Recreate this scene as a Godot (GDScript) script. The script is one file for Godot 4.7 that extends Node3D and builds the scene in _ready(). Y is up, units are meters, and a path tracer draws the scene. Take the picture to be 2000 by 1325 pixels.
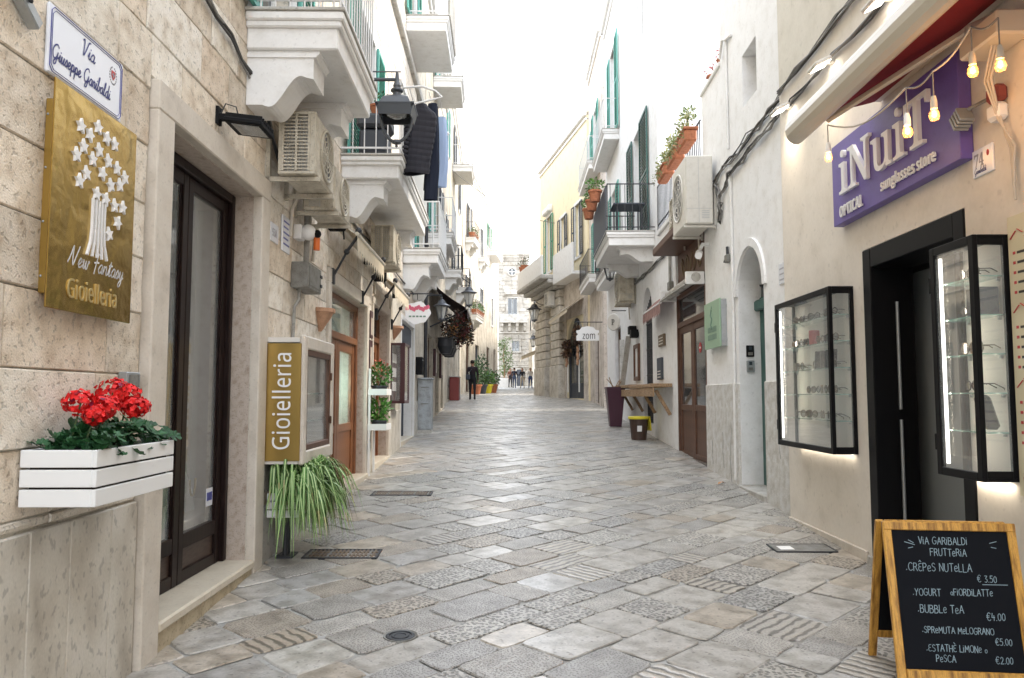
extends Node3D
# A narrow Italian shopping street. x is across the street, y up, the street runs away along -z; "d" below is metres along the street (d = -z).

var M := {}
var used := {}
var rng := RandomNumberGenerator.new()
var base := Vector3.ZERO          # base point of the thing being built, in the axes of its wall

class MB:                          # collects triangles for one mesh
	var v := PackedVector3Array()
	var n := PackedVector3Array()
	var c := PackedColorArray()
	var uv := PackedVector2Array()
	var xf := Transform3D()
	var col := Color.WHITE
	var turn := Transform3D()      # position -> uv
	func tri(a: Vector3, b: Vector3, d: Vector3, na: Vector3, nb: Vector3, nd: Vector3) -> void:
		v.append(xf * a); v.append(xf * d); v.append(xf * b)
		n.append((xf.basis * na).normalized()); n.append((xf.basis * nd).normalized()); n.append((xf.basis * nb).normalized())
		for p: Vector3 in [a, d, b]:
			c.append(col)
			var t: Vector3 = turn * p
			uv.append(Vector2(t.x, t.y))
	func flat(a: Vector3, b: Vector3, d: Vector3) -> void:
		var q := (b - a).cross(d - a)
		if q.length_squared() < 1e-16: return
		q = q.normalized()
		tri(a, b, d, q, q, q)
	func quad(a: Vector3, b: Vector3, d: Vector3, e: Vector3) -> void:
		flat(a, b, d); flat(a, d, e)
	func box(a: Vector3, b: Vector3, w := 0.0) -> void:
		var lo := Vector3(minf(a.x, b.x), minf(a.y, b.y), minf(a.z, b.z))
		var hi := Vector3(maxf(a.x, b.x), maxf(a.y, b.y), maxf(a.z, b.z))
		var m := minf(w, minf(hi.x - lo.x, minf(hi.y - lo.y, hi.z - lo.z)) * 0.45)
		var mid := (lo + hi) / 2
		var h := (hi - lo) / 2
		for ax in 3:
			var i := (ax + 1) % 3
			var j := (ax + 2) % 3
			for s: float in [-1.0, 1.0]:
				var ps := []
				for k: Array in [[-1, -1], [1, -1], [1, 1], [-1, 1]]:
					var p := mid
					p[ax] += s * h[ax]; p[i] += k[0] * (h[i] - m); p[j] += k[1] * (h[j] - m)
					ps.append(p)
				if s > 0: quad(ps[0], ps[1], ps[2], ps[3])
				else: quad(ps[3], ps[2], ps[1], ps[0])
		if m <= 0.0: return
		for ax in 3:                 # edges along ax
			var i := (ax + 1) % 3
			var j := (ax + 2) % 3
			for s: float in [-1.0, 1.0]:
				for t: float in [-1.0, 1.0]:
					var p := mid
					var q := mid
					p[i] += s * h[i]; p[j] += t * (h[j] - m)
					q[i] += s * (h[i] - m); q[j] += t * h[j]
					var e := Vector3.ZERO
					e[ax] = h[ax] - m
					_edge(p, q, e, mid)
		for s: float in [-1.0, 1.0]:
			for t: float in [-1.0, 1.0]:
				for r: float in [-1.0, 1.0]:
					var k := Vector3(s, t, r)
					var p := mid + k * Vector3(h.x, h.y - m, h.z - m)
					var q := mid + k * Vector3(h.x - m, h.y, h.z - m)
					var o := mid + k * Vector3(h.x - m, h.y - m, h.z)
					if s * t * r > 0: flat(p, q, o)
					else: flat(p, o, q)
	func _edge(p: Vector3, q: Vector3, e: Vector3, mid: Vector3) -> void:
		if (q - p).cross(2 * e).dot((p + q) / 2 - mid) > 0: quad(p - e, q - e, q + e, p + e)
		else: quad(p + e, q + e, q - e, p - e)
	func obox(t: Transform3D, s: Vector3, w := 0.0) -> void:
		var keep := xf
		xf = xf * t
		box(-s / 2, s / 2, w)
		xf = keep
	func bar(a: Vector3, b: Vector3, w: float, h: float, bev := 0.0) -> void:   # square bar from a to b
		var z := (b - a).normalized()
		var up := Vector3.UP if absf(z.y) < 0.95 else Vector3.RIGHT
		var x := up.cross(z).normalized()
		obox(Transform3D(Basis(x, z.cross(x), z), (a + b) / 2), Vector3(w, h, (b - a).length()), bev)
	func tube(pts: Array, r: Variant, sides := 6, caps := true) -> void:
		var rings := []
		var norms := []
		var up := Vector3(0.13, 0.97, 0.21).normalized()
		for k in pts.size():
			var z: Vector3 = (pts[mini(k + 1, pts.size() - 1)] - pts[maxi(k - 1, 0)]).normalized()
			if absf(z.dot(up)) > 0.93: up = Vector3(0.9, 0.1, 0.43).normalized()
			var x := up.cross(z).normalized()
			var y := z.cross(x)
			up = y
			var rr: float = r[k] if r is Array else r
			var ring := []
			var nn := []
			for s in sides:
				var a := TAU * s / sides
				nn.append(x * cos(a) + y * sin(a))
				ring.append(pts[k] + nn[s] * rr)
			rings.append(ring); norms.append(nn)
		for k in pts.size() - 1:
			for s in sides:
				var t := (s + 1) % sides
				tri(rings[k][s], rings[k][t], rings[k + 1][t], norms[k][s], norms[k][t], norms[k + 1][t])
				tri(rings[k][s], rings[k + 1][t], rings[k + 1][s], norms[k][s], norms[k + 1][t], norms[k + 1][s])
		if caps:
			for s in range(1, sides - 1):
				flat(rings[0][0], rings[0][s + 1], rings[0][s])
				var l: Array = rings[-1]
				flat(l[0], l[s], l[s + 1])
	func lathe(prof: Array, segs := 16, t := Transform3D(), from := 0.0, to := TAU) -> void:
		var keep := xf
		xf = xf * t
		for k in prof.size() - 1:
			var p: Vector2 = prof[k]
			var q: Vector2 = prof[k + 1]
			var e := (q - p).normalized()
			for s in segs:
				var a := from + (to - from) * s / segs
				var b := from + (to - from) * (s + 1) / segs
				var ca := Vector3(cos(a), 0, -sin(a))
				var cb := Vector3(cos(b), 0, -sin(b))
				var na := ca * e.y - Vector3.UP * e.x
				var nb := cb * e.y - Vector3.UP * e.x
				var P0 := ca * p.x + Vector3.UP * p.y
				var P1 := cb * p.x + Vector3.UP * p.y
				var Q0 := ca * q.x + Vector3.UP * q.y
				var Q1 := cb * q.x + Vector3.UP * q.y
				if p.x > 1e-6: tri(P0, P1, Q1, na, nb, nb)
				if q.x > 1e-6: tri(P0, Q1, Q0, na, nb, na)
		xf = keep
	func extr(poly: PackedVector2Array, z0: float, z1: float, t := Transform3D()) -> void:
		var keep := xf
		xf = xf * t
		var ccw := not Geometry2D.is_polygon_clockwise(poly)
		var ix := Geometry2D.triangulate_polygon(poly)
		var A := func(i: int, z: float) -> Vector3: return Vector3(poly[i].x, poly[i].y, z)
		for k in range(0, ix.size(), 3):
			var a: Vector3 = A.call(ix[k], z1)
			var b: Vector3 = A.call(ix[k + 1], z1)
			var d: Vector3 = A.call(ix[k + 2], z1)
			var dz := Vector3(0, 0, z0 - z1)
			if (b - a).cross(d - a).z > 0:
				flat(a, b, d); flat(a + dz, d + dz, b + dz)
			else:
				flat(a, d, b); flat(a + dz, b + dz, d + dz)
		for k in poly.size():
			var l := (k + 1) % poly.size()
			if ccw: quad(A.call(k, z0), A.call(l, z0), A.call(l, z1), A.call(k, z1))
			else: quad(A.call(l, z0), A.call(k, z0), A.call(k, z1), A.call(l, z1))
		xf = keep
	func ball(at: Vector3, r: Vector3, rings := 6, segs := 10, rough := 0.0, rg: RandomNumberGenerator = null) -> void:
		var g := []
		for i in rings + 1:
			var row := []
			var a := PI * i / rings
			for j in segs:
				var b := TAU * j / segs
				var e := Vector3(sin(a) * cos(b), cos(a), sin(a) * sin(b))
				row.append([at + e * r * (1.0 + (rg.randf_range(-rough, rough) if rg else 0.0)), (e / r).normalized()])
			g.append(row)
		for i in rings:
			for j in segs:
				var l := (j + 1) % segs
				var p: Array = g[i][j]
				var q: Array = g[i][l]
				var s: Array = g[i + 1][l]
				var t: Array = g[i + 1][j]
				if i > 0: tri(p[0], q[0], s[0], p[1], q[1], s[1])
				if i < rings - 1: tri(p[0], s[0], t[0], p[1], s[1], t[1])
	func leaf(at: Vector3, along: Vector3, side: Vector3, ln: float, w: float, bend := 0.15) -> void:   # a bent four-sided leaf
		var nrm := side.cross(along).normalized()
		var m := at + along * ln * 0.5 + nrm * ln * bend
		var e := at + along * ln
		flat(at, m + side * w / 2, m - side * w / 2)
		flat(m - side * w / 2, m + side * w / 2, e)
	func mesh(mat: Material, into: ArrayMesh = null) -> ArrayMesh:
		var m := into if into else ArrayMesh.new()
		if v.is_empty(): return m
		var a := []
		a.resize(Mesh.ARRAY_MAX)
		a[Mesh.ARRAY_VERTEX] = v; a[Mesh.ARRAY_NORMAL] = n; a[Mesh.ARRAY_COLOR] = c; a[Mesh.ARRAY_TEX_UV] = uv
		m.add_surface_from_arrays(Mesh.PRIMITIVE_TRIANGLES, a)
		m.surface_set_material(m.get_surface_count() - 1, mat)
		return m

class Wall:                        # a facade line in plan: x = side * (x0 + k * d); local x runs to the reader's right, y up, z out into the street
	var t: Transform3D
	var s: float                   # +1 left facade (local x = d), -1 right facade (local x = -d)
	var x0: float
	var k: float
	var ln: float
	func _init(side: float, a: float, b: float) -> void:
		x0 = a; k = b; s = -side
		ln = sqrt(1 + b * b)
		var u := Vector3(side * b, 0, -1) / ln * s
		t = Transform3D(Basis(u, Vector3.UP, Vector3(-u.z, 0, u.x)), Vector3(side * a, 0, 0))
	func at(d: float, y: float, p := 0.0) -> Vector3: return Vector3(s * d * ln, y, p)
	func lo(d0: float, d1: float) -> float: return minf(s * d0, s * d1) * ln
	func hi(d0: float, d1: float) -> float: return maxf(s * d0, s * d1) * ln

func G(d: float) -> float:         # height of the paving
	if d < 34.0: return 0.043 * d
	return 1.462 + 0.027 * (minf(d, 90.0) - 34.0)

func numbered(o: Node, parent: Node) -> void:
	var key := str(parent.get_instance_id()) + "/" + str(o.name)
	var k: int = used.get(key, 0)
	used[key] = k + 1
	if k > 0: o.name = "%s_%03d" % [o.name, k]

func mb() -> MB:
	var b := MB.new()
	b.xf = Transform3D(Basis(), -base)
	return b

func raw() -> MB: return MB.new()

func thing(called: String, label: String, category: String, w: Wall = null, at := Vector3.ZERO, group := "") -> Node3D:
	var o := Node3D.new()
	o.name = called
	numbered(o, self)
	add_child(o, true)
	o.transform = (w.t if w else Transform3D()) * Transform3D(Basis(), at)
	base = at
	o.set_meta("label", label); o.set_meta("category", category)
	if group: o.set_meta("group", group)
	return o

func part(parent: Node, called: String, b: MB, mat: Material, label := "") -> MeshInstance3D:
	return piece(parent, called, b.mesh(mat), label)

func piece(parent: Node, called: String, m: Mesh, label := "") -> MeshInstance3D:
	var o := MeshInstance3D.new()
	o.mesh = m
	o.name = called
	numbered(o, parent)
	parent.add_child(o, true)
	if label: o.set_meta("label", label)
	return o

func sub(parent: Node, called: String, at := Vector3.ZERO) -> Node3D:
	var o := Node3D.new()
	o.name = called
	numbered(o, parent)
	parent.add_child(o, true)
	o.position = at
	return o

func copy(o: Node3D, called: String, t: Transform3D, label := "", group := "") -> Node3D:
	var c: Node3D = o.duplicate()
	c.name = called
	numbered(c, self)
	add_child(c, true)
	c.transform = t
	if label: c.set_meta("label", label)
	if group: c.set_meta("group", group)
	return c

func structure(called: String, b: ArrayMesh) -> MeshInstance3D:
	var o := piece(self, called, b)
	o.set_meta("kind", "structure")
	return o

# ---------- materials ----------
func bytes(seed_: int, freq: float, kind: int, oct: int, size := 512) -> PackedByteArray:
	var f := FastNoiseLite.new()
	f.seed = seed_; f.frequency = freq; f.noise_type = kind
	f.fractal_octaves = oct
	f.fractal_type = FastNoiseLite.FRACTAL_FBM if oct > 1 else FastNoiseLite.FRACTAL_NONE
	var im := f.get_seamless_image(size, size)
	im.convert(Image.FORMAT_L8)
	return im.get_data()

func picture(size: int, rgb_: PackedByteArray) -> ImageTexture:
	return ImageTexture.create_from_image(Image.create_from_data(size, size, false, Image.FORMAT_RGB8, rgb_))

func grey(size: int, l: PackedByteArray) -> ImageTexture:
	return ImageTexture.create_from_image(Image.create_from_data(size, size, false, Image.FORMAT_L8, l))

func blend(size: int, big: PackedByteArray, fine: PackedByteArray, spots: PackedByteArray, ramp: Array, spot_at: int, spot_depth: float, fine_amount: float) -> Array:
	# colour from the coarse noise along a ramp, fine grain over it, dark spots where the third noise is low; also a relief
	var out := PackedByteArray()
	var relief := PackedByteArray()
	out.resize(size * size * 3); relief.resize(size * size)
	for i in size * size:
		var t := big[i] / 255.0 * (ramp.size() - 1)
		var k := mini(int(t), ramp.size() - 2)
		var g := 1.0 + (fine[i] / 255.0 - 0.5) * fine_amount
		var deep := clampf((spot_at - spots[i]) / 22.0, 0.0, 1.0)
		g *= 1.0 - deep * spot_depth
		var p: Color = ramp[k].lerp(ramp[k + 1], t - k)
		out[i * 3] = clampi(int(p.r * g * 255), 0, 255)
		out[i * 3 + 1] = clampi(int(p.g * g * 255), 0, 255)
		out[i * 3 + 2] = clampi(int(p.b * g * 255), 0, 255)
		relief[i] = clampi(int(150 + (fine[i] - 128) * 0.5 - deep * 110), 0, 255)
	return [picture(size, out), grey(size, relief)]

func mat(name_: String, lin: Color, rough: float, o := {}) -> StandardMaterial3D:
	var m := StandardMaterial3D.new()
	m.resource_name = name_
	var sr := lin.linear_to_srgb()
	sr.a = lin.a
	m.albedo_color = sr
	m.roughness = rough
	m.metallic = o.get("metal", 0.0)
	m.metallic_specular = o.get("spec", 0.5)
	if o.has("tex"): m.albedo_texture = o.tex
	if o.has("h"):
		m.heightmap_enabled = true
		m.heightmap_texture = o.h
		m.heightmap_scale = o.get("hs", 0.3)
	if o.has("tex") or o.has("h"):
		var s: Variant = o.get("scale", 1.0)
		m.uv1_scale = s if s is Vector3 else Vector3.ONE * float(s)
		if not o.get("uv", false):
			m.uv1_triplanar = true
			m.uv1_world_triplanar = o.get("world", true)
			m.uv1_triplanar_sharpness = 4.0
	if o.get("vc", false): m.vertex_color_use_as_albedo = true
	if lin.a < 1.0: m.transparency = BaseMaterial3D.TRANSPARENCY_ALPHA
	if o.has("emit"):
		m.emission_enabled = true
		m.emission = Color(o.emit).linear_to_srgb()
		m.emission_energy_multiplier = o.get("power", 1.0)
	if o.has("back"):
		m.backlight_enabled = true
		m.backlight = Color(o.back)
	if o.has("coat"):
		m.clearcoat_enabled = true
		m.clearcoat = o.coat
		m.clearcoat_roughness = 0.2
	if o.has("rim"):
		m.rim_enabled = true
		m.rim = o.rim
	M[name_] = m
	return m

func S(a: float, b: float, c: float) -> Color: return Color(a, b, c)

func materials() -> void:
	var simp := FastNoiseLite.TYPE_SIMPLEX_SMOOTH
	var cell := FastNoiseLite.TYPE_CELLULAR
	var big := bytes(3, 0.006, simp, 4)
	var big2 := bytes(17, 0.011, simp, 5)
	var fine := bytes(5, 0.09, simp, 4)
	var fine2 := bytes(9, 0.16, simp, 3)
	var cells := bytes(11, 0.055, cell, 1)
	var cells2 := bytes(23, 0.10, cell, 1)
	var spots := bytes(29, 0.045, simp, 3)
	var none := PackedByteArray()
	none.resize(512 * 512)
	none.fill(255)
	# limestone ashlar: cream to tan, with pits
	var lime := blend(512, big2, fine, spots, [S(.81, .755, .69), S(.90, .865, .81), S(.96, .935, .89), S(.98, .96, .925), S(.93, .895, .84)], 70, 0.15, 0.11)
	var rough_lime := blend(512, big2, fine2, spots, [S(.82, .76, .685), S(.91, .87, .81), S(.965, .935, .885), S(.98, .955, .915)], 78, 0.13, 0.13)
	var smooth := blend(512, big, fine, spots, [S(.90, .88, .85), S(.97, .955, .93), S(1, .99, .97), S(.95, .935, .91)], 60, 0.06, 0.05)
	var mottle := blend(512, big2, fine, spots, [S(.94, .935, .925), S(.98, .978, .975), S(1, 1, 1), S(.965, .96, .955)], 56, 0.05, 0.03)
	var stain := blend(512, big, fine2, spots, [S(.76, .74, .71), S(.90, .89, .87), S(.97, .97, .96), S(1, 1, 1)], 78, 0.14, 0.08)
	var stucco := blend(512, big, cells, fine2, [S(.86, .84, .80), S(.95, .94, .92), S(1, 1, 1)], 90, 0.10, 0.10)
	var pit := blend(512, big2, fine, cells, [S(.66, .645, .62), S(.76, .745, .72), S(.85, .84, .82), S(.80, .79, .77)], 94, 0.36, 0.16)
	var pit2 := blend(512, big, fine2, cells2, [S(.66, .645, .62), S(.77, .755, .735), S(.85, .84, .82)], 76, 0.24, 0.16)
	var worn := blend(512, big2, fine, spots, [S(.64, .625, .60), S(.75, .735, .71), S(.87, .86, .845), S(.80, .79, .77)], 66, 0.20, 0.14)
	var wood := blend(512, big2, fine2, fine, [S(.58, .52, .48), S(.80, .77, .74), S(1, 1, 1), S(.84, .80, .76)], 70, 0.22, 0.20)
	# carved ribs across some slabs
	var rib_c := PackedByteArray()
	var rib_h := PackedByteArray()
	rib_c.resize(512 * 512 * 3); rib_h.resize(512 * 512)
	for y in 512:
		for x in 512:
			var i := y * 512 + x
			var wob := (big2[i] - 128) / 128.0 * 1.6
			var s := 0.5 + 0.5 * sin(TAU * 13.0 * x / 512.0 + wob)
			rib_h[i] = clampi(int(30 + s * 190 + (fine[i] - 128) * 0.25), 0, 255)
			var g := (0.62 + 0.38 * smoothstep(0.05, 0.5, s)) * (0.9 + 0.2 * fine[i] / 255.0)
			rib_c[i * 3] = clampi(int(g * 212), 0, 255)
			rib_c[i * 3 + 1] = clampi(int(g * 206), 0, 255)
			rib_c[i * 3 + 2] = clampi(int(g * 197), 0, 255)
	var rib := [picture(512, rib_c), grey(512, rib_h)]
	# paving
	mat("slab_pit", S(.80, .79, .775), 0.38, {"tex": pit[0], "h": pit[1], "hs": 0.4, "scale": 1.3, "uv": true, "vc": true, "spec": .55})
	mat("slab_pit_fine", S(.80, .79, .775), 0.36, {"tex": pit2[0], "h": pit2[1], "hs": 0.35, "scale": 1.2, "uv": true, "vc": true, "spec": .55})
	mat("slab_worn", S(.80, .79, .775), 0.31, {"tex": worn[0], "h": worn[1], "hs": 0.18, "scale": 0.8, "uv": true, "vc": true, "spec": .55})
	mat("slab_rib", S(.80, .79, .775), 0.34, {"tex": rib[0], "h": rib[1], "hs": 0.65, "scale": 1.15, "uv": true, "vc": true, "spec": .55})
	mat("mortar", S(.41, .40, .38), 0.75, {"tex": stain[0], "scale": 0.9})
	# walls
	mat("ashlar", S(.93, .92, .905), 0.85, {"tex": lime[0], "h": lime[1], "hs": 0.25, "scale": 1.1, "vc": true})
	mat("ashlar_rough", S(.93, .92, .905), 0.9, {"tex": rough_lime[0], "h": rough_lime[1], "hs": 0.45, "scale": 1.0, "vc": true})
	mat("joint", S(.64, .595, .52), 0.95, {"tex": stain[0], "scale": 0.8})
	mat("dado", S(.68, .635, .565), 0.45, {"tex": stain[0], "scale": Vector3(.8, .5, .8)})
	mat("surround", S(.66, .61, .55), 0.5, {"tex": smooth[0], "scale": 0.9})
	mat("pink_stone", S(.54, .48, .45), 0.55, {"tex": lime[0], "scale": 2.2})
	mat("sill", S(.66, .60, .50), 0.4, {"tex": smooth[0], "scale": 0.8})
	mat("sill_riser", S(.56, .47, .33), 0.6, {"tex": stain[0], "scale": 1.2})
	mat("plaster_white", S(.86, .855, .85), 0.85, {"tex": mottle[0], "scale": 0.55})
	mat("plaster_cream", S(.76, .70, .62), 0.8, {"tex": mottle[0], "scale": 0.4})
	mat("plaster_beige", S(.68, .64, .56), 0.85, {"tex": mottle[0], "scale": 0.4})
	mat("plaster_yellow", S(.82, .715, .49), 0.85, {"tex": mottle[0], "scale": 0.3})
	mat("plaster_ivory", S(.66, .60, .51), 0.85, {"tex": stain[0], "scale": 0.22})
	mat("plaster_pink", S(.70, .63, .57), 0.85, {"tex": stain[0], "scale": 0.4})
	mat("stucco", S(.80, .79, .775), 0.95, {"tex": stucco[0], "h": stucco[1], "hs": 1.3, "scale": 1.7})
	mat("tower_stone", S(.56, .53, .49), 0.9, {"tex": stain[0], "scale": 0.25, "vc": true})
	mat("trim_white", S(.80, .79, .77), 0.7, {"tex": mottle[0], "scale": 0.7})
	mat("trim_grey", S(.52, .50, .47), 0.8, {"tex": stain[0], "scale": 0.6})
	mat("rustic", S(.68, .63, .56), 0.85, {"tex": stain[0], "scale": 0.5})
	# wood, metal, glass
	mat("dark_door", S(.020, .011, .010), 0.4, {"tex": wood[0], "scale": Vector3(5, .6, 5), "spec": .3})
	mat("dark_panel", S(.065, .04, .030), 0.38, {"tex": wood[0], "scale": Vector3(1, 8, 1)})
	mat("orange_wood", S(.25, .10, .04), 0.4, {"tex": wood[0], "scale": Vector3(7, .7, 7)})
	mat("brown_wood", S(.135, .062, .034), 0.5, {"tex": wood[0], "scale": Vector3(7, .7, 7)})
	mat("pine", S(.66, .35, .065), 0.45, {"tex": wood[0], "scale": Vector3(6, .8, 6)})
	mat("plank", S(.42, .28, .16), 0.7, {"tex": wood[0], "scale": Vector3(5, 5, .6)})
	mat("white_wood", S(.82, .815, .80), 0.5)
	mat("gold", S(.44, .295, .085), 0.22, {"metal": 1.0, "h": grey(512, big), "hs": 0.5, "scale": 1.1})
	mat("gold_satin", S(.46, .31, .095), 0.34, {"metal": .9, "h": grey(512, big), "hs": 0.2, "scale": .9})
	mat("gold_side", S(.46, .30, .08), 0.38, {"metal": .85})
	mat("enamel", S(.78, .80, .86), 0.22, {"coat": .4})
	mat("navy_ink", S(.075, .085, .30), 0.5)
	mat("cupboard_red", S(.24, .05, .042), .6)
	mat("red_ink", S(.50, .045, .05), 0.5)
	mat("grey_ink", S(.30, .30, .34), 0.5)
	mat("dark_ink", S(.04, .035, .03), 0.6)
	mat("letter_white", S(.84, .83, .82), 0.35)
	mat("letter_silver", S(.70, .70, .69), 0.3, {"metal": .4})
	mat("purple", S(.14, .095, .37), 0.42, {"tex": mottle[0], "scale": .6})
	mat("black_metal", S(.007, .007, .008), 0.45, {"spec": .25})
	mat("black_matte", S(.010, .010, .011), 0.65, {"spec": .25})
	mat("iron", S(.035, .037, .042), 0.5, {"metal": .3})
	mat("lantern_grey", S(.075, .08, .09), 0.42, {"metal": .2})
	mat("steel", S(.40, .42, .43), 0.45, {"metal": .7, "tex": mottle[0], "scale": 2.0})
	mat("box_grey", S(.22, .215, .20), 0.6, {"tex": stain[0], "scale": 2.5})
	mat("cabinet_grey", S(.40, .43, .46), 0.55, {"tex": stain[0], "scale": 1.3})
	mat("ac_white", S(.66, .63, .57), 0.5, {"tex": mottle[0], "scale": 1.6})
	mat("ac_old", S(.60, .55, .46), 0.6, {"tex": stain[0], "scale": 1.4})
	mat("fan_black", S(.035, .035, .036), .5)
	mat("pit_grey", S(.12, .115, .11), .8)
	mat("ac_dark", S(.44, .44, .43), 0.7)  # coil grey; also painted in for the shade of fan openings and seams
	mat("pipe_grey", S(.36, .35, .33), 0.6, {"tex": stain[0], "scale": 1.5})
	mat("cable", S(.055, .053, .052), 0.7)
	mat("cable_grey", S(.22, .21, .20), 0.7)
	mat("cable_light", S(.55, .50, .43), 0.6)
	mat("teal", S(.10, .36, .30), 0.55, {"tex": mottle[0], "scale": 1.2})
	mat("green_dark", S(.028, .105, .09), 0.5)
	mat("green_mid", S(.03, .24, .14), 0.5)
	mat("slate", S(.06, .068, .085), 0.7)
	mat("rail_white", S(.70, .69, .68), 0.5)
	mat("glass", Color(.80, .86, .86, .10), 0.02, {"spec": .6})
	mat("glass_green", Color(.30, .62, .54, .45), 0.05)
	mat("glass_lamp", Color(.70, .72, .70, .35), 0.12)
	mat("pane_dark", S(.05, .06, .07), 0.06, {"spec": .8})
	mat("mirror", S(.30, .30, .30), 0.05, {"metal": .6})
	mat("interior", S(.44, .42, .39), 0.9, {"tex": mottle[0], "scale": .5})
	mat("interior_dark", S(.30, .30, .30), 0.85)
	mat("panel_grey", S(.26, .28, .285), 0.35)
	mat("case_back", S(.70, .66, .60), 0.6)
	# cloth and clay
	mat("awning_cream", S(.66, .57, .43), 0.85, {"tex": mottle[0], "scale": 1.0, "back": Color(.3, .26, .2)})
	mat("awning_red", S(.23, .012, .018), 0.8, {"tex": mottle[0], "scale": 1.0, "back": Color(.25, .03, .03)})
	mat("awning_wine", S(.030, .008, .014), 0.85)
	mat("awning_stripe", S(.33, .19, .17), 0.85, {"tex": stain[0], "scale": 1.0})
	mat("tube_cream", S(.60, .545, .45), 0.3, {"coat": .2})
	mat("terracotta", S(.50, .185, .095), 0.85, {"tex": stain[0], "scale": 3.0})
	mat("terracotta_pale", S(.56, .33, .215), 0.9, {"tex": stain[0], "scale": 3.0})
	mat("soil", S(.03, .022, .016), 1.0)
	mat("wine_plastic", S(.055, .012, .028), 0.4)
	mat("bin_brown", S(.05, .027, .019), 0.5)
	mat("yellow_plastic", S(.68, .58, .03), 0.4)
	mat("bin_slate", S(.035, .04, .05), 0.45)
	mat("leaf", S(1, 1, 1), 0.55, {"vc": true, "back": Color(.25, .3, .15)})
	mat("petal", S(1, 1, 1), 0.6, {"vc": true, "back": Color(.35, .12, .1)})
	mat("cloth_black", S(.014, .013, .02), 0.8, {"rim": .3})
	mat("cloth_navy", S(.008, .012, .028), 0.9)
	mat("cloth_blue", S(.36, .46, .66), 0.9, {"back": Color(.3, .35, .4)})
	mat("skin", S(.45, .25, .17), 0.6)
	mat("hair", S(.02, .014, .01), 0.6)
	mat("people", S(1, 1, 1), 0.85, {"vc": true})
	mat("chalkboard", S(.008, .009, .012), 0.7, {"spec": .2})
	mat("chalk", S(.30, .40, .45), 0.9)
	mat("pale_gold", S(.60, .47, .22), .35, {"metal": .6})
	mat("sage", S(.30, .44, .30), 0.5)
	mat("sage_ink", S(.16, .25, .19), 0.6)
	mat("poster", S(.66, .60, .42), 0.5)
	mat("maroon", S(.055, .012, .016), 0.4, {"coat": .2})
	mat("tarnish", S(.19, .14, .095), 0.6, {"metal": .5})
	mat("lens", Color(.10, .09, .08, .55), 0.05)
	mat("amber_lens", Color(.25, .12, .03, .7), 0.05)
	# things that shine
	mat("bulb_glow", S(.9, .7, .4), 0.2, {"emit": Color(1, .58, .2), "power": 2.2})
	mat("bulb_glass", Color(.95, .62, .25, .22), 0.03)
	mat("flood_glow", S(.9, .9, .85), 0.3, {"emit": Color(1, .95, .85), "power": 2.5})
	mat("led", S(.9, .9, .9), 0.3, {"emit": Color(1, .97, .92), "power": 1.1})
	mat("neon", S(.9, .95, .92), 0.3, {"emit": Color(.80, 1, .92), "power": 1.0})

func fine_tex(b: PackedByteArray) -> ImageTexture: return grey(512, b)

func _ready() -> void:
	# ---- camera, sky, sun, exposure
	var cam := Camera3D.new()
	cam.name = "camera"
	add_child(cam)
	cam.position = Vector3(0, 1.6, 0)
	cam.rotation.x = atan(112.5 / 1500.0)
	cam.fov = rad_to_deg(2 * atan(662.5 / 1500.0))
	cam.near = 0.05
	cam.far = 2000
	cam.current = true
	var sky := ProceduralSkyMaterial.new()
	sky.sky_top_color = Color(.90, .94, 1.0)
	sky.sky_horizon_color = Color(1.0, 1.0, 1.0)
	sky.sky_curve = .3
	sky.ground_horizon_color = Color(.80, .79, .77)
	sky.ground_bottom_color = Color(.40, .39, .37)
	sky.sky_energy_multiplier = 1.0
	var env := Environment.new()
	env.background_mode = Environment.BG_SKY
	env.sky = Sky.new()
	env.sky.sky_material = sky
	env.tonemap_mode = Environment.TONE_MAPPER_LINEAR
	env.tonemap_exposure = 4.3
	env.sdfgi_enabled = true
	env.ssao_enabled = true
	env.ssil_enabled = true
	var we := WorldEnvironment.new()
	we.name = "environment"
	we.environment = env
	add_child(we)
	var sun := DirectionalLight3D.new()
	sun.name = "sun"
	add_child(sun)
	sun.light_energy = 0.3
	sun.light_angular_distance = 10.0
	sun.light_color = Color(1.0, .96, .90)
	sun.shadow_enabled = true
	sun.look_at_from_position(Vector3(30, 34, -28), Vector3(0, 0, -24))
	# ---- the place
	materials()
	paving()
	left_house()
	right_house()
	white_house()
	tall_white_house()
	far_left()
	far_right()
	tower()
	# ---- smaller things
	chalkboard()
	drains()
	people()
	for o in frames_made: o.free()

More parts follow.
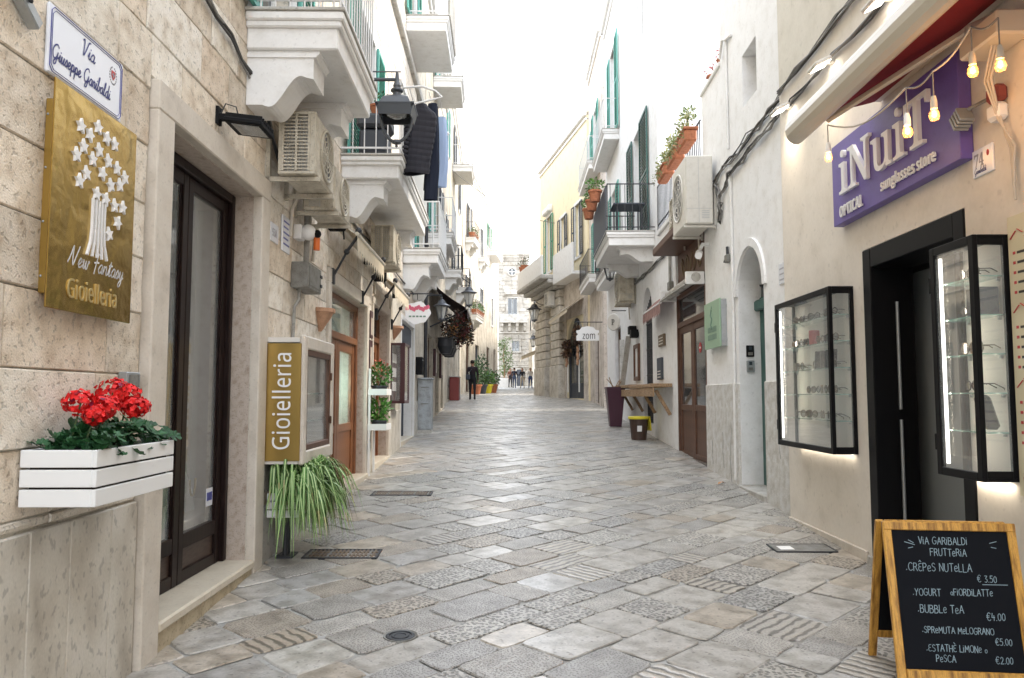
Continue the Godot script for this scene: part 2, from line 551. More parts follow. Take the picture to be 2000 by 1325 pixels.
# ---------- building blocks of facades ----------
func facade(w: Wall, d0: float, d1: float, y0: float, y1: float, thick: float, holes: Array) -> MB:
	# a wall skin with openings: front face, reveals; holes are [d0, d1, y0, y1] or [.., "arch"]
	var b := mb()
	var us := [w.lo(d0, d1), w.hi(d0, d1)]
	var ys := [y0, y1]
	var hs := []
	for h: Array in holes:
		var r := [w.lo(h[0], h[1]), w.hi(h[0], h[1]), h[2], h[3], h.size() > 4]
		hs.append(r)
		us.append(r[0]); us.append(r[1]); ys.append(r[2]); ys.append(r[3])
	us.sort(); ys.sort()
	for i in us.size() - 1:
		if us[i + 1] - us[i] < 1e-5: continue
		for j in ys.size() - 1:
			if ys[j + 1] - ys[j] < 1e-5: continue
			var c := Vector2((us[i] + us[i + 1]) / 2, (ys[j] + ys[j + 1]) / 2)
			var open := false
			for r: Array in hs:
				if c.x > r[0] and c.x < r[1] and c.y > r[2] and c.y < r[3]: open = true
			if not open:
				b.quad(Vector3(us[i], ys[j], 0), Vector3(us[i + 1], ys[j], 0), Vector3(us[i + 1], ys[j + 1], 0), Vector3(us[i], ys[j + 1], 0))
	for r: Array in hs:
		var A := Vector3(r[0], r[2], 0)
		var B := Vector3(r[1], r[2], 0)
		var top: float = r[3]
		var back := Vector3(0, 0, -thick)
		if r[4]:
			var rad: float = (r[1] - r[0]) / 2
			var mid := Vector3((r[0] + r[1]) / 2, r[3] - rad, 0)
			top = mid.y
			var N := 16
			for k in N:
				var a0 := PI * k / N
				var a1 := PI * (k + 1) / N
				var p := mid + Vector3(cos(a0), sin(a0), 0) * rad
				var q := mid + Vector3(cos(a1), sin(a1), 0) * rad
				b.quad(p, q, q + back, p + back)
				var pt := Vector3(p.x, r[3], 0)
				var qt := Vector3(q.x, r[3], 0)
				b.quad(p, pt, qt, q)
		else:
			b.quad(Vector3(r[0], top, 0) + back, Vector3(r[1], top, 0) + back, Vector3(r[1], top, 0), Vector3(r[0], top, 0))
		b.quad(A, B, B + back, A + back)
		b.quad(A, A + back, Vector3(r[0], top, -thick), Vector3(r[0], top, 0))
		b.quad(B + back, B, Vector3(r[1], top, 0), Vector3(r[1], top, -thick))
	return b

func wb(b: MB, w: Wall, d0: float, d1: float, y0: float, y1: float, p0: float, p1: float, bev := 0.0) -> void:
	b.box(Vector3(w.lo(d0, d1), y0, p0), Vector3(w.hi(d0, d1), y1, p1), bev)

func core(w: Wall, d0: float, d1: float, y0: float, y1: float, front: float, deep: float) -> MB:
	var b := mb()
	wb(b, w, d0, d1, y0, y1, -deep, front)
	return b

func ashlar(owner_: Node, w: Wall, d0: float, d1: float, y0: float, y1: float, course: float, holes: Array, singles: Callable, seed_: int, rough_to := -99.0) -> void:
	# courses of stone blocks in front of the wall; the blocks for which singles(d, y) holds are parts of their own, the rest one joined part
	rng.seed = seed_
	var rest := mb()
	var y := y0
	var row := 0
	while y < y1:
		var h := course * rng.randf_range(0.9, 1.1)
		var d := d0 - rng.randf_range(0.0, 0.4)
		while d < d1:
			var ln := rng.randf_range(0.42, 0.82)
			var a := maxf(d, d0)
			var e := minf(d + ln, d1)
			d += ln
			var spans := [[a, e, y, minf(y + h, y1)]]
			for q: Array in holes:
				var next := []
				for s: Array in spans:
					if s[1] <= q[0] or s[0] >= q[1] or s[3] <= q[2] or s[2] >= q[3]:
						next.append(s); continue
					if s[0] < q[0]: next.append([s[0], q[0], s[2], s[3]])
					if s[1] > q[1]: next.append([q[1], s[1], s[2], s[3]])
					if s[2] < q[2]: next.append([maxf(s[0], q[0]), minf(s[1], q[1]), s[2], q[2]])
					if s[3] > q[3]: next.append([maxf(s[0], q[0]), minf(s[1], q[1]), q[3], s[3]])
				spans = next
			for s: Array in spans:
				if s[1] - s[0] < 0.035 or s[3] - s[2] < 0.035: continue
				var one: bool = singles.call((s[0] + s[1]) / 2, (s[2] + s[3]) / 2)
				var tone := rng.randf_range(0.78, 1.0)
				var warm := rng.randf_range(0.86, 1.0)
				var b := mb() if one else rest
				b.col = Color(tone, tone * lerpf(warm, 1.0, 0.5), tone * warm)
				var j := 0.0022
				var out := rng.randf_range(-0.004, 0.004)
				stone(b, w.lo(s[0], s[1]) + j, w.hi(s[0], s[1]) - j, s[2] + j, s[3] - j, out, one)
				if one: part(owner_, "stone_block", b, M.ashlar_rough if s[1] < rough_to or rng.randf() < .35 else M.ashlar)
		y += h
		row += 1
	if rest.v.size() > 0:
		part(owner_, "upper_stone_blocks", rest, M.ashlar).set_meta("kind", "stuff")

func stone(b: MB, x0: float, x1: float, y0: float, y1: float, out: float, fine: bool) -> void:
	# a block face with rounded arrises and a hand-dressed, slightly uneven face
	var e := minf(0.006, minf(x1 - x0, y1 - y0) * 0.3)
	var nx := 3 if fine else 1
	var ny := 2 if fine else 1
	var g := []
	for i in nx + 1:
		var col_ := []
		for j in ny + 1:
			var jig := rng.randf_range(-0.0035, 0.0035) if fine else 0.0
			col_.append(Vector3(lerpf(x0 + e, x1 - e, float(i) / nx), lerpf(y0 + e, y1 - e, float(j) / ny), out + jig))
		g.append(col_)
	for i in nx:
		for j in ny: b.quad(g[i][j], g[i + 1][j], g[i + 1][j + 1], g[i][j + 1])
	var z := out - 0.009
	var O := [Vector3(x0, y0, z), Vector3(x1, y0, z), Vector3(x1, y1, z), Vector3(x0, y1, z)]
	for i in nx:
		var t0 := float(i) / nx
		var t1 := float(i + 1) / nx
		b.quad(O[0].lerp(O[1], t0), O[0].lerp(O[1], t1), g[i + 1][0], g[i][0])
		b.quad(g[i][ny], g[i + 1][ny], O[3].lerp(O[2], t1), O[3].lerp(O[2], t0))
	for j in ny:
		var t0 := float(j) / ny
		var t1 := float(j + 1) / ny
		b.quad(O[0].lerp(O[3], t0), g[0][j], g[0][j + 1], O[0].lerp(O[3], t1))
		b.quad(g[nx][j], O[1].lerp(O[2], t0), O[1].lerp(O[2], t1), g[nx][j + 1])

func corbel(owner_: Node, w: Wall, d: float, wd: float, top: float, reach: float, drop: float, m: Material) -> void:
	# a console with an S-shaped underside and a moulded head
	var b := mb()
	var poly := PackedVector2Array()
	poly.append(Vector2(0, top - drop)); poly.append(Vector2(reach * .22, top - drop))
	for k in range(1, 15):
		var t := k / 14.0
		poly.append(Vector2(reach * (.22 + .62 * t), top - drop + drop * .50 * smoothstep(.12, .88, t) - drop * .05 * sin(TAU * t)))
	poly.append(Vector2(reach * .92, top - drop * .52)); poly.append(Vector2(reach * .92, top - drop * .14))
	poly.append(Vector2(reach, top - drop * .05)); poly.append(Vector2(reach, top)); poly.append(Vector2(0, top))
	# polygon lies in (z, y); width along x
	var t := Transform3D(Basis(Vector3(0, 0, 1), Vector3(0, 1, 0), Vector3(-1, 0, 0)), Vector3(w.s * d * w.ln, 0, 0))
	b.extr(poly, -wd / 2, wd / 2, t)
	wb(b, w, d - wd / 2 - .012, d + wd / 2 + .012, top - drop * .13, top - drop * .06, 0, reach * .955)
	part(owner_, "corbel", b, m)

func balcony(owner_: Node, w: Wall, d0: float, d1: float, y: float, reach: float, o := {}) -> Node3D:
	# slab with a moulded edge, consoles, railing with single balusters
	var n := sub(owner_, "balcony")
	var th: float = o.get("th", .24)
	var m: Material = o.get("mat", M.trim_white)
	var b := mb()
	wb(b, w, d0 + .05, d1 - .05, y - th, y - th * .35, 0, reach - .05, .012)
	wb(b, w, d0 + .02, d1 - .02, y - th * .42, y - th * .22, 0, reach - .02, .012)
	wb(b, w, d0, d1, y - th * .25, y, 0, reach, .012)
	part(n, "slab", b, m)
	var tile := mb()
	wb(tile, w, d0 - .012, d1 + .012, y, y + .025, 0, reach + .012, .004)
	part(n, "edge_tile", tile, o.get("edge", M.trim_grey))
	for cd: float in o.get("corbels", []):
		corbel(n, w, cd, o.get("cw", .30), y - th, reach * o.get("cr", .74), o.get("drop", .42), m)
	var rh: float = o.get("rail", .95)
	var rm: Material = o.get("rmat", M.rail_white)
	if rh > 0:
		var gap: float = o.get("gap", .13)
		var bt := mb()
		for yy: float in [y + .10, y + rh]:
			bt.bar(w.at(d0 + .03, yy, 0), w.at(d0 + .03, yy, reach - .03), .022, .022)
			bt.bar(w.at(d1 - .03, yy, 0), w.at(d1 - .03, yy, reach - .03), .022, .022)
			bt.bar(w.at(d0 + .03, yy, reach - .03), w.at(d1 - .03, yy, reach - .03), .022, .03)
		part(n, "rail", bt, rm)
		var one := raw()
		one.tube([Vector3(0, 0, 0), Vector3(0, rh - .02, 0)], .008, 5, false)
		var bm := one.mesh(rm)
		var spots := []
		var k := d0 + .03
		while k <= d1 - .02:
			spots.append(w.at(k, y + .02, reach - .03)); k += gap
		k = gap
		while k < reach - .05:
			spots.append(w.at(d0 + .03, y + .02, k)); spots.append(w.at(d1 - .03, y + .02, k)); k += gap
		for s: Vector3 in spots: piece(n, "baluster", bm).position = s - base
	return n

func louvre(n: Node, called: String, w: Wall, d0: float, d1: float, y0: float, y1: float, p0: float, m: Material, pitch := .055, single := false) -> void:
	# a shutter leaf: frame with tilted slats
	var b := mb()
	var f := .055
	wb(b, w, d0, d0 + f, y0, y1, p0, p0 + .035, .004)
	wb(b, w, d1 - f, d1, y0, y1, p0, p0 + .035, .004)
	for yy: float in [y0, (y0 + y1) / 2 - f / 2, y1 - f]: wb(b, w, d0 + f, d1 - f, yy, yy + f, p0 + .002, p0 + .033)
	var leaf_ := part(n, called, b, m)
	var s := mb()
	var made := {}
	var y := y0 + f + .03
	while y < y1 - f - .01:
		if absf(y - (y0 + y1) / 2) > f * .8:
			var a := w.at(d0 + f, y, p0 + .017)
			var e := w.at(d1 - f, y, p0 + .017)
			if single:
				if made.is_empty():
					s.xf = Transform3D()
					s.obox(Transform3D(Basis(Vector3.RIGHT, .75), Vector3.ZERO), Vector3((e - a).length(), .006, .046))
					made.mesh = s.mesh(m)
				piece(leaf_, "slat", made.mesh).position = (a + e) / 2 - base
			else: s.obox(Transform3D(Basis(Vector3.RIGHT, .75), (a + e) / 2), Vector3((e - a).length(), .006, .046))
		y += pitch
	if not single: part(leaf_, "slats", s, m)

func window(n: Node, w: Wall, d0: float, d1: float, y0: float, y1: float, p: float, frame: Material, pane: Material, panes := 2) -> Node3D:
	var o := sub(n, "window")
	var b := mb()
	var f := .06
	wb(b, w, d0, d0 + f, y0, y1, p, p + .05, .006)
	wb(b, w, d1 - f, d1, y0, y1, p, p + .05, .006)
	wb(b, w, d0 + f, d1 - f, y1 - f, y1, p, p + .048); wb(b, w, d0 + f, d1 - f, y0, y0 + f, p, p + .048)
	for k in range(1, panes):
		var m := lerpf(d0, d1, float(k) / panes)
		wb(b, w, m - f / 2, m + f / 2, y0 + f, y1 - f, p, p + .046)
	part(o, "frame", b, frame)
	for k in panes:
		var g := mb()
		wb(g, w, lerpf(d0, d1, float(k) / panes) + f * .4, lerpf(d0, d1, float(k + 1) / panes) - f * .4, y0 + f * .6, y1 - f * .6, p + .012, p + .02)
		part(o, "pane", g, pane)
	return o

func lettering(parent: Node, words: String, bold: bool, serif: bool, at: Vector3, width: float, height: float, depth: float, m: Material, turn := Basis()) -> MeshInstance3D:
	var t := TextMesh.new()
	var f := SystemFont.new()
	f.font_names = PackedStringArray(["Droid Serif" if serif else "Droid Sans"])
	f.font_weight = 700 if bold else 400
	t.font = f
	t.text = words
	t.font_size = 64
	t.pixel_size = 0.01
	t.depth = 0.05
	t.curve_step = 1.0
	t.material = m
	var a := t.get_aabb()
	var s := Vector3(width / maxf(a.size.x, .001), height / maxf(a.size.y, .001), depth / 0.05)
	var o := piece(parent, "lettering", t)
	o.transform = Transform3D(turn * Basis.from_scale(s), at - turn * (a.get_center() * s))
	return o

# ---------- handwriting ----------
const CAPS := {
	"A": [.7, "0,0 .35,1 .7,0|.12,.38 .58,.38"], "B": [.62, "0,0 0,1 .4,.97 .5,.76 .38,.55 0,.53|.38,.55 .6,.4 .56,.12 .36,0 0,0"],
	"C": [.66, "~.62,.85 .4,1 .12,.85 0,.5 .12,.12 .4,0 .64,.14"], "D": [.66, "0,0 0,1 .36,.95 .62,.6 .56,.22 .3,0 0,0"],
	"E": [.55, "~.52,.95 .15,.9 .05,.7 .15,.54 .4,.52|~.15,.54 0,.35 .08,.08 .3,0 .54,.08"], "e": [.5, "~.02,.36 .44,.42 .36,.68 .12,.66 0,.34 .14,.02 .48,.1"],
	"F": [.55, "0,0 0,1 .54,1|0,.55 .42,.55"], "G": [.7, "~.64,.88 .38,1 .1,.82 0,.45 .14,.08 .42,0 .64,.2 .66,.45|.38,.45 .7,.45"],
	"H": [.62, "0,0 0,1|.6,0 .6,1|0,.5 .6,.5"], "I": [.12, "0,0 0,.72|0,.92 .01,.96"], "L": [.52, "0,1 0,0 .52,0"],
	"M": [.78, "0,0 .06,.95 .38,.35 .68,.95 .76,0"], "N": [.62, "0,0 0,1 .58,0 .6,1"], "O": [.7, "~.35,1 .08,.85 0,.5 .1,.12 .36,0 .62,.14 .7,.5 .6,.88 .35,1"],
	"o": [.4, "~.2,.5 .02,.38 .02,.12 .2,0 .38,.14 .36,.4 .2,.5"], "P": [.58, "0,0 0,1 .4,.97 .56,.75 .4,.5 0,.46"], "R": [.62, "0,0 0,1 .4,.97 .54,.76 .4,.54 0,.5|.3,.52 .62,0"],
	"S": [.58, "~.52,.86 .28,1 .05,.82 .14,.6 .42,.46 .54,.22 .3,0 .02,.12"], "T": [.64, "0,1 .64,1|.32,1 .32,0"], "U": [.62, "~0,1 0,.3 .14,.02 .42,.02 .58,.3 .6,1"],
	"V": [.64, "0,1 .3,0 .64,1"], "Y": [.6, "0,1 .28,.5 .58,1|.28,.5 .2,0"], "Z": [.6, "0,1 .6,1 0,0 .6,0"],
	"0": [.5, "~.25,.9 .04,.7 .02,.25 .22,0 .46,.2 .46,.7 .25,.9"], "2": [.52, "~.02,.72 .2,.95 .44,.8 .4,.5 .02,.02|.02,.02 .52,.04"], "3": [.5, "~.04,.92 .44,.9 .2,.56 .48,.34 .3,.02 0,.08"],
	"4": [.5, ".1,.95 0,.4 .48,.4|.34,.66 .34,0"], "5": [.5, ".46,.95 .08,.95 .04,.56|~.04,.56 .34,.6 .48,.32 .3,.02 0,.06"], "7": [.5, "0,.95 .5,.95 .16,0"],
	".": [.14, ".04,.0 .09,.06"], "*": [.2, ".02,.12 .1,.2"], "-": [.4, "0,.45 .4,.45"], "E^": [.55, ""], "e'": [.5, ""],
	"$": [.66, "~.62,.85 .4,1 .16,.85 .08,.5 .16,.12 .4,0 .62,.12|-.04,.6 .44,.6|-.04,.4 .4,.4"], " ": [.3, ""]}
const SCRIPT := {
	"V": [.72, "~.0,.86 .1,.98 .18,.8 .26,.0 .44,.4 .6,.95 .76,.98"], "G": [.82, "~.66,.84 .46,1 .14,.84 .02,.46 .2,.06 .46,.06 .62,.36 .64,.5 .62,.1 .52,-.3 .3,-.34 .34,-.1 .66,.12 .84,.2"],
	"N": [.9, "~-.06,.1 .1,.5 .22,1 .3,.5 .44,.02 .6,.5 .76,1.05"], "F": [.66, "~.3,-.12 .34,.4 .42,.95|~.06,.9 .4,1 .8,.98|.14,.48 .6,.54"],
	"a": [.5, "~.38,.42 .2,.46 .02,.22 .12,.0 .3,.08 .38,.42 .36,.1 .44,.0 .54,.12"], "b": [.48, "~0,.1 .14,.5 .2,.98 .1,.9 .08,.1 .2,0 .36,.14 .34,.38 .42,.36 .52,.36"],
	"d": [.52, "~.38,.42 .2,.46 .02,.22 .12,.0 .3,.08 .4,.98 .37,.1 .46,.0 .56,.12"], "e": [.42, "~0,.12 .2,.2 .28,.38 .16,.46 .04,.24 .12,.0 .3,.02 .44,.14"],
	"i": [.28, "~0,.12 .12,.44 .1,.08 .2,.0 .3,.12|.16,.62 .18,.66"], "l": [.32, "~0,.12 .2,.7 .18,.98 .08,.8 .08,.1 .18,.0 .34,.14"],
	"n": [.56, "~0,.12 .08,.44 .08,0 .12,.34 .3,.44 .36,.08 .44,.0 .58,.12"], "p": [.5, "~0,.12 .1,.44 .08,-.4 .1,.3 .26,.46 .38,.24 .26,.02 .14,.06 .3,.0 .52,.12"],
	"r": [.4, "~0,.12 .1,.48 .14,.4 .28,.42 .24,.08 .32,.0 .42,.12"], "s": [.38, "~0,.12 .18,.48 .28,.2 .18,.0 .04,.06 .2,.0 .4,.14"],
	"t": [.36, "~0,.12 .16,.8 .12,.1 .22,.0 .38,.12|.0,.56 .34,.6"], "u": [.54, "~0,.12 .08,.44 .1,.06 .24,.02 .38,.44 .36,.08 .44,.0 .56,.12"],
	"w": [.6, "~0,.3 .06,.42 .1,.04 .22,.04 .3,.4 .34,.04 .46,.04 .54,.42 .64,.36"], "y": [.5, "~0,.12 .08,.44 .12,.08 .26,.06 .38,.44 .3,-.3 .1,-.44 .1,-.2 .5,.12"], " ": [.36, ""]}

func written(b: MB, words: String, glyphs: Dictionary, x: float, y: float, size: float, line: float, slant := 0.0, wide := 1.0, space := .16, z := 0.0) -> float:
	# strokes of handwriting as thin raised ribbons in the local x-y plane; returns where it ended
	for ch in words:
		var accent := ""
		var key := ch
		if ch == "Ê": key = "E"; accent = "^"
		if ch == "È": key = "E"; accent = "'"
		if not glyphs.has(key): continue
		var g: Array = glyphs[key]
		var strokes: PackedStringArray = str(g[1]).split("|", false)
		if accent == "^": strokes.append(".1,1.15 .28,1.35 .46,1.15")
		if accent == "'": strokes.append(".1,1.35 .35,1.12")
		var jy := rng.randf_range(-.04, .04) * (1.0 if glyphs == CAPS else 0.0)
		for st in strokes:
			var smooth := st.begins_with("~")
			var pts := []
			for pr in st.trim_prefix("~").split(" ", false):
				var xy := pr.split(",")
				var q := Vector2(float(xy[0]) * wide, float(xy[1]) + jy)
				pts.append(Vector2(x + (q.x + q.y * slant) * size, y + q.y * size))
			if smooth and pts.size() > 2:
				var dense := []
				for k in pts.size() - 1:
					for s in 5:
						dense.append(pts[k].cubic_interpolate(pts[k + 1], pts[maxi(k - 1, 0)], pts[mini(k + 2, pts.size() - 1)], s / 5.0))
				dense.append(pts[-1])
				pts = dense
			for k in pts.size():
				var p: Vector2 = pts[k]
				if k < pts.size() - 1:
					var q: Vector2 = pts[k + 1]
					var e := (q - p).normalized() * line * .25
					var s := (q - p).orthogonal().normalized() * line / 2
					if (q - p).length() < 1e-5: continue
					b.quad(Vector3(p.x - e.x - s.x, p.y - e.y - s.y, z), Vector3(p.x - e.x + s.x, p.y - e.y + s.y, z), Vector3(q.x + e.x + s.x, q.y + e.y + s.y, z), Vector3(q.x + e.x - s.x, q.y + e.y - s.y, z))
		x += (float(g[0]) * wide + space) * size
	return x

func paving() -> void:
	# the bed: one sheet to the horizon, following the slope of the street
	var b := raw()
	var xs := [-300.0, -14.0, -4.0, 0.0, 4.0, 14.0, 300.0]
	var ds := [-150.0, -12.0]
	for k in 24: ds.append(-8.0 + k * 4.0)
	ds.append(130.0); ds.append(600.0)
	var Y := func(d: float) -> float: return G(maxf(d, -12.0)) - 0.009
	for i in xs.size() - 1:
		for j in ds.size() - 1:
			b.quad(Vector3(xs[i], Y.call(ds[j]), -ds[j]), Vector3(xs[i + 1], Y.call(ds[j]), -ds[j]), Vector3(xs[i + 1], Y.call(ds[j + 1]), -ds[j + 1]), Vector3(xs[i], Y.call(ds[j + 1]), -ds[j + 1]))
	var street := structure("street_ground", b.mesh(M.mortar))
	# slabs laid in diagonal courses
	rng.seed = 41
	var kinds := ["slab_pit", "slab_pit_fine", "slab_worn", "slab_rib"]
	var list := []
	var q := -1.6
	while q < 44.0:
		var wd := rng.randf_range(0.22, 0.40)
		var p := q - 4.4 - rng.randf() * 0.5
		while p < q + 6.6:
			var ln := rng.randf_range(0.26, 0.58)
			var c := Vector2((p + ln / 2 - q - wd / 2) / sqrt(2.0), (p + ln / 2 + q + wd / 2) / sqrt(2.0))    # x, d
			if c.y > 2.3 and c.y < 52.0 and c.x > -2.75 and c.x < 3.75:
				list.append([c.y, c.x, p, q, ln, wd])
			p += ln
		q += wd
	list.sort_custom(func(a, e): return a[0] < e[0])
	var rest := {}
	for k: String in kinds: rest[k] = raw()
	var count := 0
	for s: Array in list:
		var d: float = s[0]
		var x: float = s[1]
		var r := rng.randf()
		var kind := "slab_worn"
		if r < 0.27: kind = "slab_pit"
		elif r < 0.50: kind = "slab_pit_fine"
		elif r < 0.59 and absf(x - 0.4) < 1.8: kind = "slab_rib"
		var t := rng.randf()
		var tone := rng.randf_range(0.74, 0.86)
		var tint := Color(tone, tone * .98, tone * .945)
		if t < 0.10: tint = Color(1.0, .985, .95) * rng.randf_range(.82, .94)
		elif t < 0.10 + clampf(.34 - d * .02, .08, .34) * (1.6 if x < -.6 else .7): tint = Color(.86, .785, .69) * rng.randf_range(.82, .98)
		elif t > 0.84: tint = Color(.73, .73, .73) * rng.randf_range(.94, 1.04)
		tint.a = 1.0
		var one := count < 300 and x > -2.2 and x < 3.0 and absf(x) < d * .72
		var sb: MB = raw() if one else rest[kind]
		sb.col = tint
		slab(sb, s[2], s[3], s[4], s[5], one)
		if one:
			part(street, "paving_slab", sb, M[kind])
			count += 1
	var am := ArrayMesh.new()
	for k: String in kinds: rest[k].mesh(M[k], am)
	piece(street, "far_paving_slabs", am).set_meta("kind", "stuff")

func slab(b: MB, p: float, q: float, ln: float, wd: float, fine: bool) -> void:
	var j := rng.randf_range(.004, .010)
	var cs := [Vector2(p + j, q + j), Vector2(p + ln - j, q + j), Vector2(p + ln - j, q + wd - j), Vector2(p + j, q + wd - j)]
	for k in 4: cs[k] += Vector2(rng.randf_range(-.012, .012), rng.randf_range(-.012, .012))
	var mid := Vector2(p + ln / 2, q + wd / 2)
	var lift := rng.randf_range(-.003, .004)
	var tx := rng.randf_range(-.009, .009)
	var ty := rng.randf_range(-.009, .009)
	var ring := []
	for k in 4:                                   # worn corners, edges that wander a little
		var c: Vector2 = cs[k]
		var nx: Vector2 = cs[(k + 1) % 4]
		var cut := rng.randf_range(.03, .13) if fine else .07
		ring.append(c.lerp(cs[(k + 3) % 4], cut)); ring.append(c.lerp(nx, rng.randf_range(.03, .13)))
		ring.append(c.lerp(nx, rng.randf_range(.4, .6)) + Vector2(rng.randf_range(-.008, .008), rng.randf_range(-.008, .008)))
	b.turn = Transform3D(Basis(Vector3(sqrt(.5), sqrt(.5), 0), Vector3.ZERO, Vector3(-sqrt(.5), sqrt(.5), 0)), Vector3(rng.randf() * 3, rng.randf() * 3, 0))
	if rng.randf() < .5: b.turn = Transform3D(Basis(Vector3(0, 0, 1), PI / 2), Vector3.ZERO) * b.turn
	var P := func(c: Vector2, dy: float) -> Vector3:
		var x := (c.x - c.y) / sqrt(2.0)
		var d := (c.x + c.y) / sqrt(2.0)
		return Vector3(x, G(d) + lift + dy + tx * (c.x - mid.x) + ty * (c.y - mid.y), -d)
	var top := []
	var low := []
	for c: Vector2 in ring:
		top.append(P.call(c.lerp(mid, .035), 0.0)); low.append(P.call(c, -.007))
	var m: Vector3 = P.call(mid, rng.randf_range(-.001, .003))
	for k in 12:
		var l := (k + 1) % 12
		b.flat(m, top[k], top[l]); b.quad(low[k], low[l], top[l], top[k])

# ---------- shared street fittings ----------
func ac_unit(w: Wall, d0: float, d1: float, y: float, h: float, p0: float, p1: float, label: String, m: Material, grille: bool) -> Node3D:
	var o := thing("air_conditioner", label, "air conditioner", w, w.at((d0 + d1) / 2, y, p0), "air conditioner units on the house fronts")
	var b := mb()
	wb(b, w, d0 + (.05 if grille else 0.0), d1, y, y + h, p0, p1, .018)
	part(o, "casing", b, m)
	# fan guard on the street side
	var c := w.at(lerpf(d0, d1, .56), y + h * .5, p1)
	var r := minf(h * .42, (d1 - d0) * .36)
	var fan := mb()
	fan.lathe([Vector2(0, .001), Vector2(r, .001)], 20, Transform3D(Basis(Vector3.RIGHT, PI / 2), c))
	part(o, "fan_shade_disc", fan, M.ac_dark)  # flat disc on a solid casing, its darker grey painted for the hollow's shade
	fan = mb()
	for k in 5:
		var a := TAU * k / 5
		var e := Vector3(cos(a), sin(a), 0)
		var f := Vector3(-sin(a), cos(a), 0)
		fan.quad(c + e * r * .15 + Vector3(0, 0, .002), c + e * r * .9 + Vector3(0, 0, .002), c + (e * .62 + f * .62) * r + Vector3(0, 0, .006), c + (e * .1 + f * .16) * r + Vector3(0, 0, .006))
	fan.ball(c + Vector3(0, 0, .003), Vector3(r * .2, r * .2, .006), 4, 10)
	part(o, "fan", fan, M.fan_black)
	var g := mb()
	for k in range(1, 6):
		var ring := []
		for s in 21: ring.append(c + Vector3(cos(TAU * s / 20), sin(TAU * s / 20), 0) * r * k / 5.0 + Vector3(0, 0, .008))
		g.tube(ring, .006 if k < 5 else .014, 4, false)
	for k in 8: g.bar(c + Vector3(0, 0, .008), c + Vector3(cos(TAU * k / 8), sin(TAU * k / 8), 0) * r + Vector3(0, 0, .008), .008, .008)
	part(o, "fan_guard", g, m)
	# seams and slits as darker strips, groove shade put into colour; the near end
	var near := w.at(d0, y, 0).x
	var e := -w.s * .004
	if grille:
		var back := mb()
		for k in 9: back.box(Vector3(near - e * 11.8, y + .02, lerpf(p0 + .02, p1 - .03, k / 9.0)), Vector3(near - e * 9, y + h - .02, lerpf(p0 + .02, p1 - .03, k / 9.0) + .012))
		part(o, "coil", back, M.ac_dark)
		var rim := mb()
		for q: Array in [[y, y + h * .05, p0, p1], [y + h * .95, y + h, p0, p1], [y + h * .05, y + h * .95, p0, p0 + .03], [y + h * .05, y + h * .95, p1 - .045, p1]]: rim.box(Vector3(near + e * 2, q[0], q[2]), Vector3(near - e * 13, q[1], q[3]), .004)
		part(o, "end_frame", rim, m)
		var post := mb()
		for q: float in [p0 + .03, (p0 + p1) / 2 - .012, p1 - .06]: post.box(Vector3(near + e, y + h * .05, q), Vector3(near + e * 4, y + h * .95, q + .018))
		part(o, "grille_post", post, m)
		for k in 16:
			var s := mb()
			var yy := y + h * (.07 + .055 * k)
			s.box(Vector3(near + e, yy, p0 + .03), Vector3(near + e * 3.4, yy + h * .022, p1 - .045))
			part(o, "grille_slat", s, m)
	else:
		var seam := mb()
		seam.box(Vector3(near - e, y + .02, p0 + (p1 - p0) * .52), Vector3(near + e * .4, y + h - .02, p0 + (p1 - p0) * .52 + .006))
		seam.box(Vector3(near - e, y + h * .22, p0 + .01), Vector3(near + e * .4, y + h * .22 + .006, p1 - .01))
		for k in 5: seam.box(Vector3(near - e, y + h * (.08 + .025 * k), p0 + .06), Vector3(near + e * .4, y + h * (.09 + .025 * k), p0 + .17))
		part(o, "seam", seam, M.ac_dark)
	for dd: float in [d0 + .06, d1 - .1]:
		var br := mb()
		wb(br, w, dd, dd + .035, y - .04, y - .005, .002, p1 + .02)
		wb(br, w, dd, dd + .035, y - .06, y + h * .62, .002, .035)
		part(o, "bracket", br, m)
	var pipe := mb()
	pipe.tube([w.at(d1 - .1, y + h * .3, p0 + .02), w.at(d1 + .06, y + h * .2, p0 - .01), w.at(d1 + .08, y - .1, .03), w.at(d1 + .07, y - .35, .02)], .018, 6)
	part(o, "pipe", pipe, M.cable_light)
	return o

